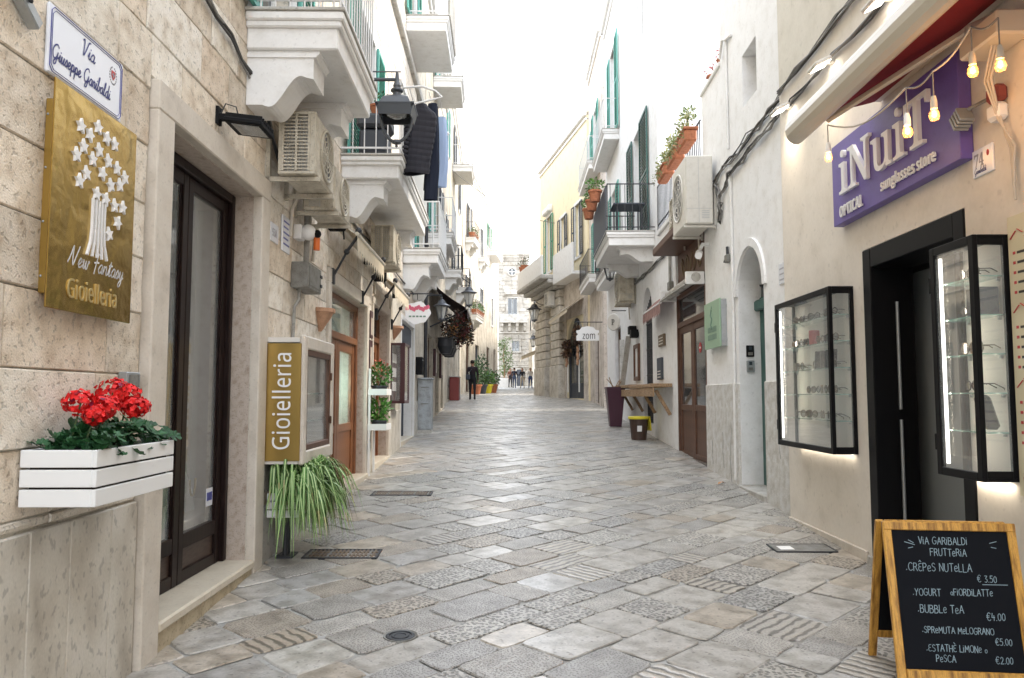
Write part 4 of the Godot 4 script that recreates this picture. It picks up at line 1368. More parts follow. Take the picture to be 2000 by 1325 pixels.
func left_things(W: Wall) -> void:
	rng.seed = 77
	# bracket in the corner, cables
	var br := thing("metal_bracket", "grey steel wall bracket with a bolt, high above the dado", "bracket", W, W.at(2.9, 3.2, 0))
	var b := mb()
	b.bar(W.at(2.72, 3.30, .03), W.at(3.02, 3.10, .03), .05, .05, .006)
	part(br, "arm", b, M.steel)
	var bo := mb()
	bo.ball(W.at(2.93, 3.165, .062), Vector3(.012, .012, .008), 4, 8)
	part(br, "bolt", bo, M.iron)
	for e: Array in [["cable_bundle", "bundle of dark cables running down past the floodlight to the air conditioner", [[4.2, 4.32], [4.7, 4.20], [5.2, 4.12], [5.7, 4.02], [6.05, 3.92], [6.4, 3.62]], .03, 5], ["cable_run", "thin dark cables clipped along the stone above the awnings", [[7.0, 3.85], [8.2, 3.82], [9.5, 3.84], [11.4, 3.86], [13.2, 3.9], [15.0, 3.84], [19.0, 3.9]], .02, 3]]:
		var cb := thing(e[0], e[1], "cable", W, W.at(e[2][0][0], e[2][0][1], .03))
		for k in e[4]:
			var pts := []
			for i in e[2].size():
				pts.append(W.at(e[2][i][0], e[2][i][1] + rng.randf_range(-e[3], e[3]), .02 + rng.randf() * .02))
				if i < e[2].size() - 1: pts.append(W.at((e[2][i][0] + e[2][i + 1][0]) / 2, (e[2][i][1] + e[2][i + 1][1]) / 2 - .02 + rng.randf_range(-e[3], e[3]) * .7, .02 + rng.randf() * .015))
			var q := mb()
			q.tube(pts, .008 if k else .012, 5)
			part(cb, "cable", q, M.cable if k % 2 == 0 else M.cable_grey)
	# floodlight
	var fl := thing("floodlight", "black finned floodlight angled down above the jewellery door", "lamp", W, W.at(5.25, 3.5, 0))
	var arm := mb()
	wb(arm, W, 5.05, 5.12, 3.44, 3.56, 0, .02); wb(arm, W, 5.06, 5.11, 3.47, 3.51, .02, .10)
	part(fl, "arm", arm, M.black_matte)
	var t := Transform3D(Basis(Vector3.RIGHT, .12), W.at(5.2, 3.46, .18))
	var hd := mb()
	hd.obox(t, Vector3(.30, .035, .26), .008)
	part(fl, "head", hd, M.black_matte)
	for k in 7:
		var f := mb()
		f.obox(t * Transform3D(Basis(), Vector3(-.13 + k * .043, .033, 0)), Vector3(.012, .03, .25), .002)
		part(fl, "fin", f, M.black_matte)
	var gl := mb()
	gl.obox(t * Transform3D(Basis(), Vector3(0, -.019, .01)), Vector3(.22, .004, .19))
	part(fl, "lens", gl, M.glass_lamp)
	var cd := mb()
	cd.tube([W.at(5.08, 3.5, .02), W.at(5.07, 3.58, .06), W.at(5.1, 3.57, .12), W.at(5.14, 3.5, .13)], .005, 5)
	part(fl, "cord", cd, M.cable)
	# geraniums
	var pb := box_planter(W, 3.09, 3.82, 1.16, .235, .005, .31, 3, "white slatted planter box holding red geraniums on the dado")
	var ge := thing("geranium_plant", "scarlet geraniums with round dark green leaves in the white planter", "plant", W, W.at(3.45, 1.37, .16))
	var lv := mb()
	for k in 230:
		var d := rng.randf_range(3.12, 3.80)
		var y := 1.37 + rng.randf_range(.0, .13) * (1.0 - absf(d - 3.45))
		var p := rng.randf_range(.03, .325)
		if p > .30 or d < 3.1: y -= .02
		lv.col = leaf_col(Color(.022, .085, .03), .4)
		var c := W.at(d, y, p)
		var nn := Vector3(rng.randfn() * .5, 1.0, rng.randfn() * .5 + .5).normalized()
		var ax := nn.cross(Vector3(rng.randfn(), rng.randfn(), rng.randfn())).normalized()
		var ay := nn.cross(ax)
		var r := rng.randf_range(.022, .042)
		for s in 7:                                   # scalloped round leaf, notched at the stalk
			var a := .35 + s * (TAU - .7) / 7
			var e := .35 + (s + 1) * (TAU - .7) / 7
			var m := (a + e) / 2
			var p0 := c + (ax * cos(a) + ay * sin(a)) * r * .93
			var p1 := c + (ax * cos(m) + ay * sin(m)) * r * 1.06 + nn * .005
			var p2 := c + (ax * cos(e) + ay * sin(e)) * r * .93
			lv.flat(c - nn * .004, p0, p1); lv.flat(c - nn * .004, p1, p2)
	part(ge, "leaves", lv, M.leaf)
	for h: Array in [[3.29, 1.575, .13, .07], [3.35, 1.55, .19, .065], [3.27, 1.52, .20, .05], [3.56, 1.62, .13, .08], [3.62, 1.60, .17, .07], [3.58, 1.55, .22, .065], [3.66, 1.55, .20, .055], [3.46, 1.56, .16, .055]]:
		var fl_ := mb()
		var c := W.at(h[0], h[1], h[2])
		for k in 130:
			var e := Vector3(rng.randfn(), rng.randfn() + .25, rng.randfn()).normalized()
			var at := c + e * Vector3(h[3], h[3] * .8, h[3]) * rng.randf_range(.75, 1.02)
			fl_.col = Color(.80, .012, .012) * rng.randf_range(.65, 1.15)
			fl_.col.a = 1.0
			if rng.randf() < .06: fl_.col = Color(.22, .004, .04)
			var ax := e.cross(Vector3(rng.randfn(), rng.randfn(), rng.randfn())).normalized()
			fl_.leaf(at - ax * .013, (ax + e * .25).normalized(), e.cross(ax).normalized(), .028, .024, .12)
		part(ge, "flower_head", fl_, M.petal)
		var st := mb()
		st.col = Color(.06, .10, .03)
		st.tube([W.at(h[0] - .02, 1.38, h[2] - .03), c], .004, 5)
		part(ge, "stem", st, M.leaf)
	# spider plant in its white planter on a post
	box_planter(W, 6.25, 6.85, .63, .20, .05, .30, 3, "small white slatted planter under the spider plant")
	var post := thing("planter_post", "dark iron post holding up the spider plant's planter", "post", W, W.at(6.5, G(6.5), .15))
	var q := mb()
	q.tube([W.at(6.45, G(6.5) - .02, .15), W.at(6.45, .63, .15)], .022, 8)
	q.tube([W.at(6.52, G(6.5) - .02, .15), W.at(6.52, .63, .15)], .022, 8)
	part(post, "pole", q, M.iron)
	q = mb()
	wb(q, W, 6.4, 6.6, G(6.5) - .01, G(6.5) + .015, .08, .22)
	part(post, "foot", q, M.iron)
	var spd := thing("spider_plant", "big striped spider plant arching over its white planter below the showcase", "plant", W, W.at(6.55, .83, .18))
	var fo := mb()
	for k in 1700:
		var az := rng.randf() * TAU
		var o := W.at(rng.randf_range(6.28, 6.85), .82, rng.randf_range(.07, .36))
		var dir := Vector3(cos(az), 0, sin(az))
		if dir.z < -.15: dir.z = absf(dir.z) * .5
		dir = dir.normalized()
		var ln := rng.randf_range(.22, .52) if k < 900 else rng.randf_range(.12, .30)
		var lift := rng.randf_range(.10, .33)
		var prev := o
		var spread_ := rng.randf_range(.45, 1.0)
		var fall_ := rng.randf_range(.15, 1.0)
		if dir.x < -.25 and rng.randf() < .3: dir.x = absf(dir.x)
		var wd := rng.randf_range(.010, .017)
		var side := dir.cross(Vector3.UP).normalized()
		var base_c := leaf_col(Color(.085, .20, .038), .45)
		for s in 6:
			var u := (s + 1) / 6.0
			var nx := o + dir * ln * spread_ * u + Vector3.UP * (lift * 4 * u * (1 - u) * .9 - ln * fall_ * u * u)
			nx.z = maxf(nx.z, .02)
			var w0 := wd * (1.0 - pow(s / 6.0, 3))
			var w1 := wd * (1.0 - pow(u, 3))
			fo.col = base_c if s < 5 or k % 6 else Color(.30, .20, .08)
			fo.quad(prev - side * w0, prev - side * w0 * .35, nx - side * w1 * .35, nx - side * w1)
			fo.quad(prev + side * w0 * .35, prev + side * w0, nx + side * w1, nx + side * w1 * .35)
			fo.col = Color(.46, .58, .26)
			fo.quad(prev - side * w0 * .35, prev + side * w0 * .35, nx + side * w1 * .35, nx - side * w1 * .35)
			prev = nx
	part(spd, "blades", fo, M.leaf)
	# air conditioners
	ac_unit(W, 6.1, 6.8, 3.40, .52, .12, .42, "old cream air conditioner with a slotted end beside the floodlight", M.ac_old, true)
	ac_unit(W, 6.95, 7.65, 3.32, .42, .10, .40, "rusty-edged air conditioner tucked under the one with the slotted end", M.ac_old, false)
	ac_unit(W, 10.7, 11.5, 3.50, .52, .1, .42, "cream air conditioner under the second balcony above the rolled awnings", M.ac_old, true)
	# meter box with conduit, sensor lamp
	var mbx := thing("meter_box", "dull grey metal meter box with pipes on the stone wall", "box", W, W.at(7.25, 2.57, 0))
	q = mb()
	wb(q, W, 6.98, 7.5, 2.60, 2.84, 0, .16, .008)
	part(mbx, "body", q, M.box_grey)
	q = mb()
	wb(q, W, 7.02, 7.46, 2.63, 2.81, .16, .166, .003)
	part(mbx, "lid", q, M.box_grey)
	for yy: float in [2.66, 2.75]:
		q = mb()
		wb(q, W, 7.42, 7.48, yy, yy + .03, .166, .178, .003)
		part(mbx, "latch", q, M.iron)
	q = mb()
	q.tube([W.at(7.3, 2.84, .06), W.at(7.3, 3.35, .06)], .028, 8)
	part(mbx, "conduit", q, M.pipe_grey)
	q = mb()
	q.tube([W.at(7.1, 2.6, .05), W.at(7.1, 2.5, .05), W.at(7.02, 2.42, .03), W.at(7.0, 1.9, .02)], .016, 6)
	part(mbx, "conduit", q, M.pipe_grey)
	var se := thing("alarm_siren", "round white and black alarm with an orange lamp under the air conditioners", "alarm", W, W.at(7.2, 3.1, .05))
	q = mb()
	q.ball(W.at(7.08, 3.13, .13), Vector3(.08, .075, .07), 8, 12)
	part(se, "housing", q, M.letter_white)
	q = mb()
	q.ball(W.at(7.1, 3.12, .21), Vector3(.045, .04, .035), 6, 10)
	part(se, "eye", q, M.black_matte)
	q = mb()
	q.lathe([Vector2(0, 0), Vector2(.03, 0), Vector2(.03, .12), Vector2(0, .12)], 10, Transform3D(Basis(), W.at(7.12, 2.97, .2)))
	part(se, "orange_lamp", q, mat("orange_plastic", S(.70, .15, .02), .4))
	q = mb()
	wb(q, W, 7.02, 7.16, 3.06, 3.2, 0, .08, .01)
	part(se, "wall_plate", q, M.letter_white)
	# clay half pots
	for e: Array in [[8.12, 2.29, .30, "cone-shaped terracotta wall pot above the cream showcase"], [13.75, 2.62, .34, "terracotta half-bowl pot above the maroon menu case"]]:
		var po := thing("wall_pot", e[3], "pot", W, W.at(e[0], e[1], 0))
		q = mb()
		q.lathe([Vector2(.0, 0), Vector2(.03, .0), Vector2(e[2] * .42, .15), Vector2(e[2] * .5, .2), Vector2(e[2] * .56, .2), Vector2(e[2] * .56, .24), Vector2(e[2] * .48, .24), Vector2(e[2] * .4, .2), Vector2(0, .19)], 14, Transform3D(Basis(), W.at(e[0], e[1], 0)), PI, TAU)
		part(po, "bowl", q, M.terracotta_pale)
	awning_rolled(W, 8.5, 10.6, 3.52, "cream scalloped awning rolled up over the orange wood shop front")
	awning_rolled(W, 11.6, 13.5, 3.42, "cream scalloped awning rolled up over the second orange wood door")
	# posters on the pier, planter ladder
	for e: Array in [[11.1, 11.32, 2.45, 2.85, "small framed picture on the pier between the orange doors"], [11.08, 11.3, 1.95, 2.42, "tall dark poster of a figure below the small framed picture"]]:
		var pp := thing("wall_poster", e[4], "poster", W, W.at(e[0], e[2], 0))
		q = mb()
		wb(q, W, e[0], e[1], e[2], e[3], .03, .045)
		part(pp, "frame", q, M.maroon)
		q = mb()
		wb(q, W, e[0] + .03, e[1] - .03, e[2] + .05, e[3] - .1, .045, .047)
		part(pp, "print", q, M.pink_stone)
	var la := thing("planter_ladder", "white slatted plant ladder against the pier between the orange doors", "plant stand", W, W.at(11.2, .9, .05))
	for k in 2:
		for s: Array in [[11.0, 11.0], [11.42, 11.42]]:
			q = mb()
			q.bar(W.at(s[0], G(11) + .0, .06), W.at(s[0], 2.0, .06), .03, .03)
			if k == 0: part(la, "upright", q, M.white_wood)
	for yy: float in [1.12, 1.62]:
		for k in 4:
			q = mb()
			wb(q, W, 10.98 + k * .12, 11.08 + k * .12, yy, yy + .09, .29, .31, .003)
			part(la, "slat", q, M.white_wood)
		q = mb()
		wb(q, W, 10.98, 11.44, yy, yy + .02, .04, .29); wb(q, W, 10.98, 11.0, yy + .02, yy + .09, .04, .29); wb(q, W, 11.42, 11.44, yy + .02, yy + .09, .04, .29)
		part(la, "tray", q, M.white_wood)
	potted("trough_plant", "leafy plant with pink blooms on the upper tray of the plant ladder", "", W.t * Transform3D(Basis(), W.at(11.2, 1.64, .17)), .12, .12, M.bin_slate, .34, Color(.06, .16, .03), Color(.6, .18, .12), 170, .09)
	potted("trough_plant", "bright green leafy plant on the lower tray of the plant ladder", "", W.t * Transform3D(Basis(), W.at(11.2, 1.14, .17)), .12, .12, M.bin_slate, .34, Color(.07, .20, .03), null, 200, .09)
	# maroon menu case, pink sign, meters, cabinet
	var me := thing("menu_case", "dark maroon glazed menu case standing off the wall under the half-bowl pot", "showcase", W, W.at(13.7, 1.48, 0))
	for r: Array in [[13.42, 14.1, 1.48, 2.54, 0, .03], [13.42, 13.46, 1.48, 2.54, .18, .26], [14.06, 14.1, 1.48, 2.54, .03, .26], [13.42, 14.1, 2.5, 2.54, .03, .26], [13.42, 14.1, 1.48, 1.53, .03, .26]]:
		q = mb()
		wb(q, W, r[0], r[1], r[2], r[3], r[4], r[5], .004)
		part(me, "case_board", q, M.maroon)
	q = mb()
	wb(q, W, 13.43, 13.436, 1.53, 2.5, .03, .18)
	part(me, "end_pane", q, M.glass)
	q = mb()
	wb(q, W, 13.46, 14.06, 1.53, 2.5, .24, .245)
	part(me, "pane", q, M.glass)
	for yy: float in [1.7, 1.95, 2.2]:
		q = mb()
		wb(q, W, 13.5, 14.0, yy, yy + .16, .032, .036)
		part(me, "menu_sheet", q, M.letter_white)
	var ps := thing("hanging_shop_sign", "white and pink cloud-shaped hanging sign past the second awning", "sign", W, W.at(15.0, 2.95, .1))
	var poly := PackedVector2Array()
	for k in 24:
		var a := TAU * k / 24
		poly.append(Vector2(cos(a) * (.25 + .02 * cos(a * 5)), sin(a) * (.22 + .02 * sin(a * 6))))
	var face := Transform3D(Basis(Vector3(0, 1, 0), -PI / 2), W.at(15.0, 3.24, .30))
	q = mb()
	q.extr(poly, -.012, .012, face)
	part(ps, "board", q, M.letter_white)
	q = mb()
	for k in 10: q.obox(face * Transform3D(Basis(Vector3(0, 0, 1), .5 * sin(k * 1.6)), Vector3(-.2 + k * .045, .09 + .025 * sin(k * 1.6), .014)), Vector3(.07, .07, .004), .001)
	part(ps, "pink_band", q, mat("pink_print", S(.72, .14, .22), .5))
	q = mb()
	for k in 5: q.obox(face * Transform3D(Basis(), Vector3(-.14 + k * .07, -.07, .014)), Vector3(.05, .03, .004))
	part(ps, "lettering", q, M.sage_ink)
	q = mb()
	q.tube([W.at(15.0, 3.62, .0), W.at(15.0, 3.62, .58)], .012, 6); q.tube([W.at(15.0, 3.62, .30), W.at(15.0, 3.5, .30)], .008, 5)
	part(ps, "bracket", q, M.iron)
	var it := thing("letter_box", "black letter box on the wall past the maroon menu case", "letter box", W, W.at(17.4, 2.1, 0))
	q = mb()
	wb(q, W, 17.4, 17.75, 2.1, 2.5, .012, .16, .01)
	part(it, "body", q, M.black_matte)
	q = mb()
	wb(q, W, 17.45, 17.7, 2.42, 2.44, .16, .165)
	part(it, "slot", q, M.steel)
	var ca := thing("utility_cabinet", "pale grey metal utility cabinet standing against the stone wall", "cabinet", W, W.at(18.0, G(18), .02))
	q = mb()
	wb(q, W, 17.75, 18.25, G(18) + .06, G(18) + 1.22, .03, .34, .008)
	part(ca, "body", q, M.cabinet_grey)
	q = mb()
	wb(q, W, 17.72, 18.28, G(18) + 1.22, G(18) + 1.26, .02, .37, .008)
	part(ca, "cap", q, M.cabinet_grey)
	q = mb()
	wb(q, W, 17.73, 18.27, G(18) - .02, G(18) + .06, .02, .35)
	part(ca, "base", q, M.trim_grey)
	for k in 2:
		q = mb()
		q.box(Vector3(W.at(17.742, 0).x, G(18) + .65 + k * .38, .1), Vector3(W.at(17.75, 0).x, G(18) + .67 + k * .38, .28))
		part(ca, "vent", q, M.box_grey)
	var dp := thing("drain_pipe", "dark upright drain pipe at the end of the limestone house", "pipe", W, W.at(19.25, G(19), .05))
	q = mb()
	q.tube([W.at(19.22, G(19), .06), W.at(19.22, 8.0, .06)], .045, 8)
	part(dp, "pipe", q, M.iron)
	for yy: float in [1.8, 3.6, 5.4]:
		q = mb()
		wb(q, W, 19.15, 19.29, yy, yy + .05, 0, .12)
		part(dp, "clip", q, M.iron)
	# hanging street lantern on an arm
	var lt := thing("street_lantern", "big dark grey street lantern on an iron arm past the first balcony", "lantern", W, W.at(8.25, 4.3, .78))
	lantern_open(lt, W, 8.25, 5.12, .78)
	# what hangs and stands on the second balcony
	potted("balcony_pot", "empty brown clay pot by the railing of the second balcony", "", W.t * Transform3D(Basis(), W.at(9.9, 4.53, .6)), .13, .2, M.terracotta, .05, Color(.05, .07, .02), null, 12, .05)
	potted("balcony_pot", "terracotta pot with green tuft on the lidded bin of the second balcony", "", W.t * Transform3D(Basis(), W.at(9.3, 5.06, .42)), .12, .14, M.terracotta, .16, Color(.06, .14, .04), null, 60, .07)
	var bi := thing("lidded_bin", "slate grey lidded bin on the second balcony", "bin", W, W.at(9.3, 4.53, .4))
	q = mb()
	wb(q, W, 9.12, 9.5, 4.53, 4.86, .2, .55, .03)
	part(bi, "body", q, M.bin_slate)
	q = mb()
	wb(q, W, 9.09, 9.53, 4.87, 5.05, .17, .58, .04)
	part(bi, "lid", q, M.bin_slate)
	laundry(W)

func lantern_open(lt: Node3D, W: Wall, d: float, y: float, p: float) -> void:
	var c := W.at(d, y, p)
	var Z := Basis.from_scale(Vector3.ONE * .9)
	var b := mb()
	b.tube([W.at(d, y - .02, .0), W.at(d, y - .02, p)], .02, 8)
	b.tube([W.at(d, y + .07, .0), W.at(d, y + .07, p + .04)], .008, 5)
	part(lt, "arm", b, M.lantern_grey)
	b = mb()
	b.lathe([Vector2(0, .06), Vector2(.02, .06), Vector2(.028, -.04), Vector2(.05, -.10), Vector2(.045, -.13), Vector2(.075, -.15), Vector2(.078, -.17), Vector2(.05, -.19), Vector2(.055, -.24)], 14, Transform3D(Z, c))
	part(lt, "finial", b, M.lantern_grey)
	b = mb()                                   # four-sided hat
	var lv := [[.075, -.24], [.15, -.29], [.185, -.37], [.235, -.385], [.235, -.40]]
	for k in lv.size() - 1:
		for s in 4:
			var a := PI / 4 + s * PI / 2
			var e := a + PI / 2
			var f := func(an: float, q: Array) -> Vector3: return c + Vector3(cos(an) * q[0] * sqrt(2.0), q[1], -sin(an) * q[0] * sqrt(2.0)) * .9
			b.quad(f.call(a, lv[k + 1]), f.call(e, lv[k + 1]), f.call(e, lv[k]), f.call(a, lv[k]))
	part(lt, "hat", b, M.lantern_grey)
	b = mb()
	for s in 4:
		var t := Transform3D(Basis(Vector3.UP, s * PI / 2) * Z, c)
		b.obox(t * Transform3D(Basis(Vector3.RIGHT, .28), Vector3(0, -.46, .205)), Vector3(.40, .13, .012))
	part(lt, "skirt", b, M.lantern_grey)
	b = mb()
	b.lathe([Vector2(0, -.51), Vector2(.06, -.505), Vector2(.12, -.48), Vector2(.13, -.46)], 16, Transform3D(Z, c))
	part(lt, "lamp_glass", b, M.glass_lamp)
	b = mb()
	b.lathe([Vector2(.13, -.46), Vector2(.15, -.47), Vector2(.19, -.45), Vector2(.19, -.42), Vector2(0, -.42)], 16, Transform3D(Z, c))
	part(lt, "reflector", b, M.black_matte)
	for s in 4:
		var ax := Vector3(cos(s * PI / 2), 0, sin(s * PI / 2))
		if s % 2 == 0: continue
		b = mb()
		var pts := []
		for k in 9:
			var u := k / 8.0
			pts.append(c + (ax * .185 * pow(cos(u * PI / 2), .6) + Vector3.UP * (-.50 - .32 * pow(u, .85))) * .9)
		b.tube(pts, .018, 6)
		part(lt, "leg", b, M.lantern_grey)
	b = mb()
	b.lathe([Vector2(0, -.88), Vector2(.02, -.86), Vector2(.012, -.84), Vector2(.06, -.82), Vector2(.05, -.79), Vector2(0, -.78)], 12, Transform3D(Z, c))
	part(lt, "bottom_knob", b, M.lantern_grey)

func laundry(W: Wall) -> void:
	var r := thing("drying_rack", "pale tubular drying rack hooked outside the second balcony", "rack", W, W.at(9.6, 5.3, .75))
	var q := mb()
	q.tube([W.at(9.25, 5.42, .70), W.at(9.25, 5.44, .95), W.at(9.25, 5.38, 1.12), W.at(9.25, 5.30, 1.2)], .014, 7)
	q.tube([W.at(9.25, 5.18, .70), W.at(9.25, 5.30, 1.2)], .012, 6)
	part(r, "frame", q, M.rail_white)
	q = mb()
	q.tube([W.at(10.6, 5.42, .70), W.at(10.6, 5.44, .95), W.at(10.6, 5.38, 1.12), W.at(10.6, 5.30, 1.2)], .014, 7)
	q.tube([W.at(10.6, 5.18, .70), W.at(10.6, 5.30, 1.2)], .012, 6)
	part(r, "frame", q, M.rail_white)
	for k in 4:
		q = mb()
		q.tube([W.at(9.22, 5.40 - k * .02, .80 + k * .12), W.at(10.65, 5.40 - k * .02, .80 + k * .12)], .005, 5)
		part(r, "line", q, M.rail_white)
	# padded jacket: quilted roll upon roll
	var j := thing("padded_jacket", "black quilted jacket hanging from the drying rack", "jacket", W, W.at(9.45, 4.5, .95))
	q = mb()
	var last := []
	for k in 49:
		var u := k / 48.0
		var y := 5.30 - u * .92
		var puff := 1.0 + .055 * absf(sin(u * 12.0 * PI + .3 * sin(u * 9.0)))
		var wz := (.06 + .12 * smoothstep(0.0, .18, u) + .02 * sin(u * 5)) * puff
		var ring := []
		for t in 16:
			var an := TAU * t / 16
			ring.append(W.at(9.47 - .05 * u + cos(an) * .07 * puff, y + .012 * sin(an * 2), .93 - .06 * u + sin(an) * wz))
		if k > 0:
			for t in 16: q.quad(last[t], ring[t], ring[(t + 1) % 16], last[(t + 1) % 16])
		last = ring
	part(j, "body", q, M.cloth_black)
	q = mb()
	for k in 14: q.ball(W.at(9.42 - .003 * k, 5.2 - k * .055, .82 - .010 * k), Vector3(.052, .042, .055), 5, 8)
	part(j, "sleeve", q, M.cloth_black)
	for e: Array in [["trousers", "long navy trousers hanging beside the quilted jacket", M.cloth_navy, 9.62, 1.06, 1.25, .10], ["shirt", "light blue shirt hanging behind the navy trousers", M.cloth_blue, 10.1, 1.13, .95, .11]]:
		var c := thing(e[0], e[1], "clothing", W, W.at(e[3], 5.3 - e[5], e[4]))
		q = mb()
		var N := 12
		for side in 2:
			var ring_prev := []
			for k in N + 1:
				var u := float(k) / N
				var ring := []
				for s in 14:
					var a := TAU * s / 14
					var fold := 1.0 + .16 * sin(a * 3 + u * 4 + side) * (.4 + u)
					var wz: float = e[6] * (.75 + .35 * sin(u * 2.2)) * fold
					ring.append(W.at(e[3] + cos(a) * .05 * fold + (side - .5) * .09, 5.34 - u * e[5] * (1.0 - .12 * side), e[4] + sin(a) * wz * .8 - .03 * u))
				if k > 0:
					for s in 14:
						var l := (s + 1) % 14
						q.quad(ring_prev[s], ring[s], ring[l], ring_prev[l])
				ring_prev = ring
		part(c, "cloth", q, e[2])

func right_house() -> void:
	var W := Wall.new(1, 2.80, .012)
	var h := thing("cream_house", "cream plastered house with the purple optician sign and red awning", "house", W, Vector3.ZERO)
	part(h, "wall", facade(W, -6, 8.1, -.6, 4.9, .34, [[4.77, 6.22, .29, 2.79]]), M.plaster_cream)
	part(h, "upper_wall", facade(W, -6, 8.1, 4.9, 11.0, .3, []), M.plaster_beige)
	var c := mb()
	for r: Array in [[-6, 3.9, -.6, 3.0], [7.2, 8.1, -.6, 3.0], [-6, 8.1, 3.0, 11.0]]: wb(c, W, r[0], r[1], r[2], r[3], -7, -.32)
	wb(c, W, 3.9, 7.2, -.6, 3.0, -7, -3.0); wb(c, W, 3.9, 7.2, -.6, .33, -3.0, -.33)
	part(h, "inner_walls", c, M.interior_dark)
	var en := mb()
	wb(en, W, 8.095, 8.1, -.6, 11.0, -.31, .0)
	part(h, "end_face", en, M.plaster_beige)
	var sk := mb()
	for r: Array in [[-4, 4.70], [6.29, 8.1]]: wb(sk, W, r[0], r[1], -.6, .36 if r[1] > 5 else .22, 0, .022, .006)
	part(h, "skirting", sk, M.surround)
	var th := mb()
	wb(th, W, 4.7, 6.29, -.2, .33, -.33, .02, .008)
	part(h, "threshold", th, M.trim_grey)
	# black door frame, one leaf ajar, grey panel inside
	var dr := sub(h, "door")
	var f := mb()
	wb(f, W, 6.08, 6.215, .33, 2.785, -.33, .01, .006); wb(f, W, 4.775, 4.9, .33, 2.785, -.33, .01, .006); wb(f, W, 4.9, 6.08, 2.63, 2.785, -.33, .008, .006)
	part(dr, "frame", f, M.black_metal)
	for yy: Array in [[.62, 1.42], [1.5, 2.35]]:
		var hn := mb()
		hn.tube([W.at(6.05, yy[0], -.18), W.at(6.05, yy[1], -.18)], .013, 8)
		part(dr, "handle", hn, M.steel)
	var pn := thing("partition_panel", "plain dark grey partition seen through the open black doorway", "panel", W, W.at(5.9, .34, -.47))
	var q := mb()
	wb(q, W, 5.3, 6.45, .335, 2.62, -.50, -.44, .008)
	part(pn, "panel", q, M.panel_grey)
	# sign
	var s := thing("optician_sign", "purple box sign with white raised letters above the black doorway", "sign", W, W.at(5.6, 3.06, 0))
	q = mb()
	wb(q, W, 4.64, 6.57, 3.065, 3.765, .002, .085, .004)
	part(s, "box", q, M.purple)
	lettering(s, "iNuiT", false, true, W.at(5.66, 3.475, .100) - base, 1.42, .37, .03, M.letter_white)
	lettering(s, "OPTICAL", true, false, W.at(6.19, 3.155, .098) - base, .43, .095, .012, M.letter_white)
	lettering(s, "sunglasses store", true, false, W.at(5.28, 3.165, .098) - base, .76, .115, .012, M.letter_white)
	# number tile
	var nt := thing("house_number_tile", "white tile numbered 74 beside the purple sign", "plaque", W, W.at(4.54, 2.94, 0))
	q = mb()
	wb(q, W, 4.44, 4.645, 2.935, 3.105, 0, .014, .004)
	part(nt, "tile", q, M.enamel)
	lettering(nt, "74", true, true, W.at(4.575, 3.035, .0145) - base, .095, .08, .002, M.grey_ink)
	q = mb()
	rng.seed = 4
	written(q, "Garibaldi", SCRIPT, W.at(4.625, 0).x, 2.955, .036, .004, .2, .8, .0, .0148)
	part(nt, "script", q, M.navy_ink)
	q = mb()
	q.ball(W.at(4.485, 3.055, .015), Vector3(.014, .02, .002), 4, 8)
	part(nt, "crest", q, M.red_ink)
	optic_case(W, 6.42, 7.80, "black framed glass showcase of spectacles beside the arched door", 8)
	optic_case(W, 4.35, 4.82, "narrow black framed glass showcase of sunglasses beside the menu poster", 2)
	# poster
	var po := thing("menu_poster", "cream printed menu poster with red headings beside the narrow showcase", "poster", W, W.at(3.9, 1.2, 0))
	q = mb()
	wb(q, W, 3.45, 4.335, 1.05, 2.62, .004, .016)
	part(po, "sheet", q, M.poster)
	rng.seed = 9
	q = mb()
	for k in 3:
		for i in 7: q.bar(W.at(4.31 - i * .06, 2.49 - k * .42 + (i % 2) * .05, .017), W.at(4.26 - i * .06, 2.53 - k * .42 - (i % 3) * .02, .017), .012, .002)
	part(po, "heading", q, M.red_ink)
	q = mb()
	for k in 16:
		var yy := 2.40 - (k / 5) * .42 - (k % 5) * .056
		wb(q, W, 4.24 - rng.randf() * .1 - .12, 4.26, yy, yy + .014, .016, .0175)
	part(po, "text_line", q, M.dark_ink)
	q = mb()
	for k in 16: wb(q, W, 4.275, 4.295, 2.40 - (k / 5) * .42 - (k % 5) * .056, 2.416 - (k / 5) * .42 - (k % 5) * .056, .016, .018)
	part(po, "bullet", q, M.red_ink)
	# awning with its housing bar
	var aw := thing("red_awning", "deep red awning with a cream front bar over the purple sign", "awning", W, W.at(4, 3.7, .3))
	q = mb()
	var prof := PackedVector2Array()
	for k in 14: prof.append(Vector2(cos(TAU * k / 14) * .085, sin(TAU * k / 14) * .11))
	q.extr(prof, W.lo(1.4, 6.0), W.hi(1.4, 6.0), Transform3D(Basis(Vector3(0, 0, -1), Vector3(0, 1, 0), Vector3(1, 0, 0)), Vector3(0, 3.72, .6)))
	part(aw, "front_bar", q, M.tube_cream)
	q = mb()
	wb(q, W, 1.4, 5.995, 3.675, 3.685, .505, .53)
	part(aw, "bar_groove", q, M.box_grey)
	q = mb()
	for k in 10:
		var a := float(k) / 10
		var e := float(k + 1) / 10
		var f2 := func(t: float) -> Vector2: return Vector2(lerpf(.08, .56, t), lerpf(3.86, 3.79, t) - .02 * sin(PI * t))
		var A: Vector2 = f2.call(a)
		var B: Vector2 = f2.call(e)
		q.quad(W.at(5.75, A.y, A.x), W.at(5.75, B.y, B.x), W.at(1.4, B.y, B.x), W.at(1.4, A.y, A.x))
		q.quad(W.at(5.75, A.y + .004, A.x), W.at(1.4, A.y + .004, A.x), W.at(1.4, B.y + .004, B.x), W.at(5.75, B.y + .004, B.x))
	part(aw, "cloth", q, M.awning_red)
	q = mb()
	q.bar(W.at(5.62, 3.67, .5), W.at(4.42, 3.775, .14), .035, .045, .01); q.bar(W.at(4.42, 3.775, .14), W.at(4.2, 3.77, .05), .05, .05, .01)
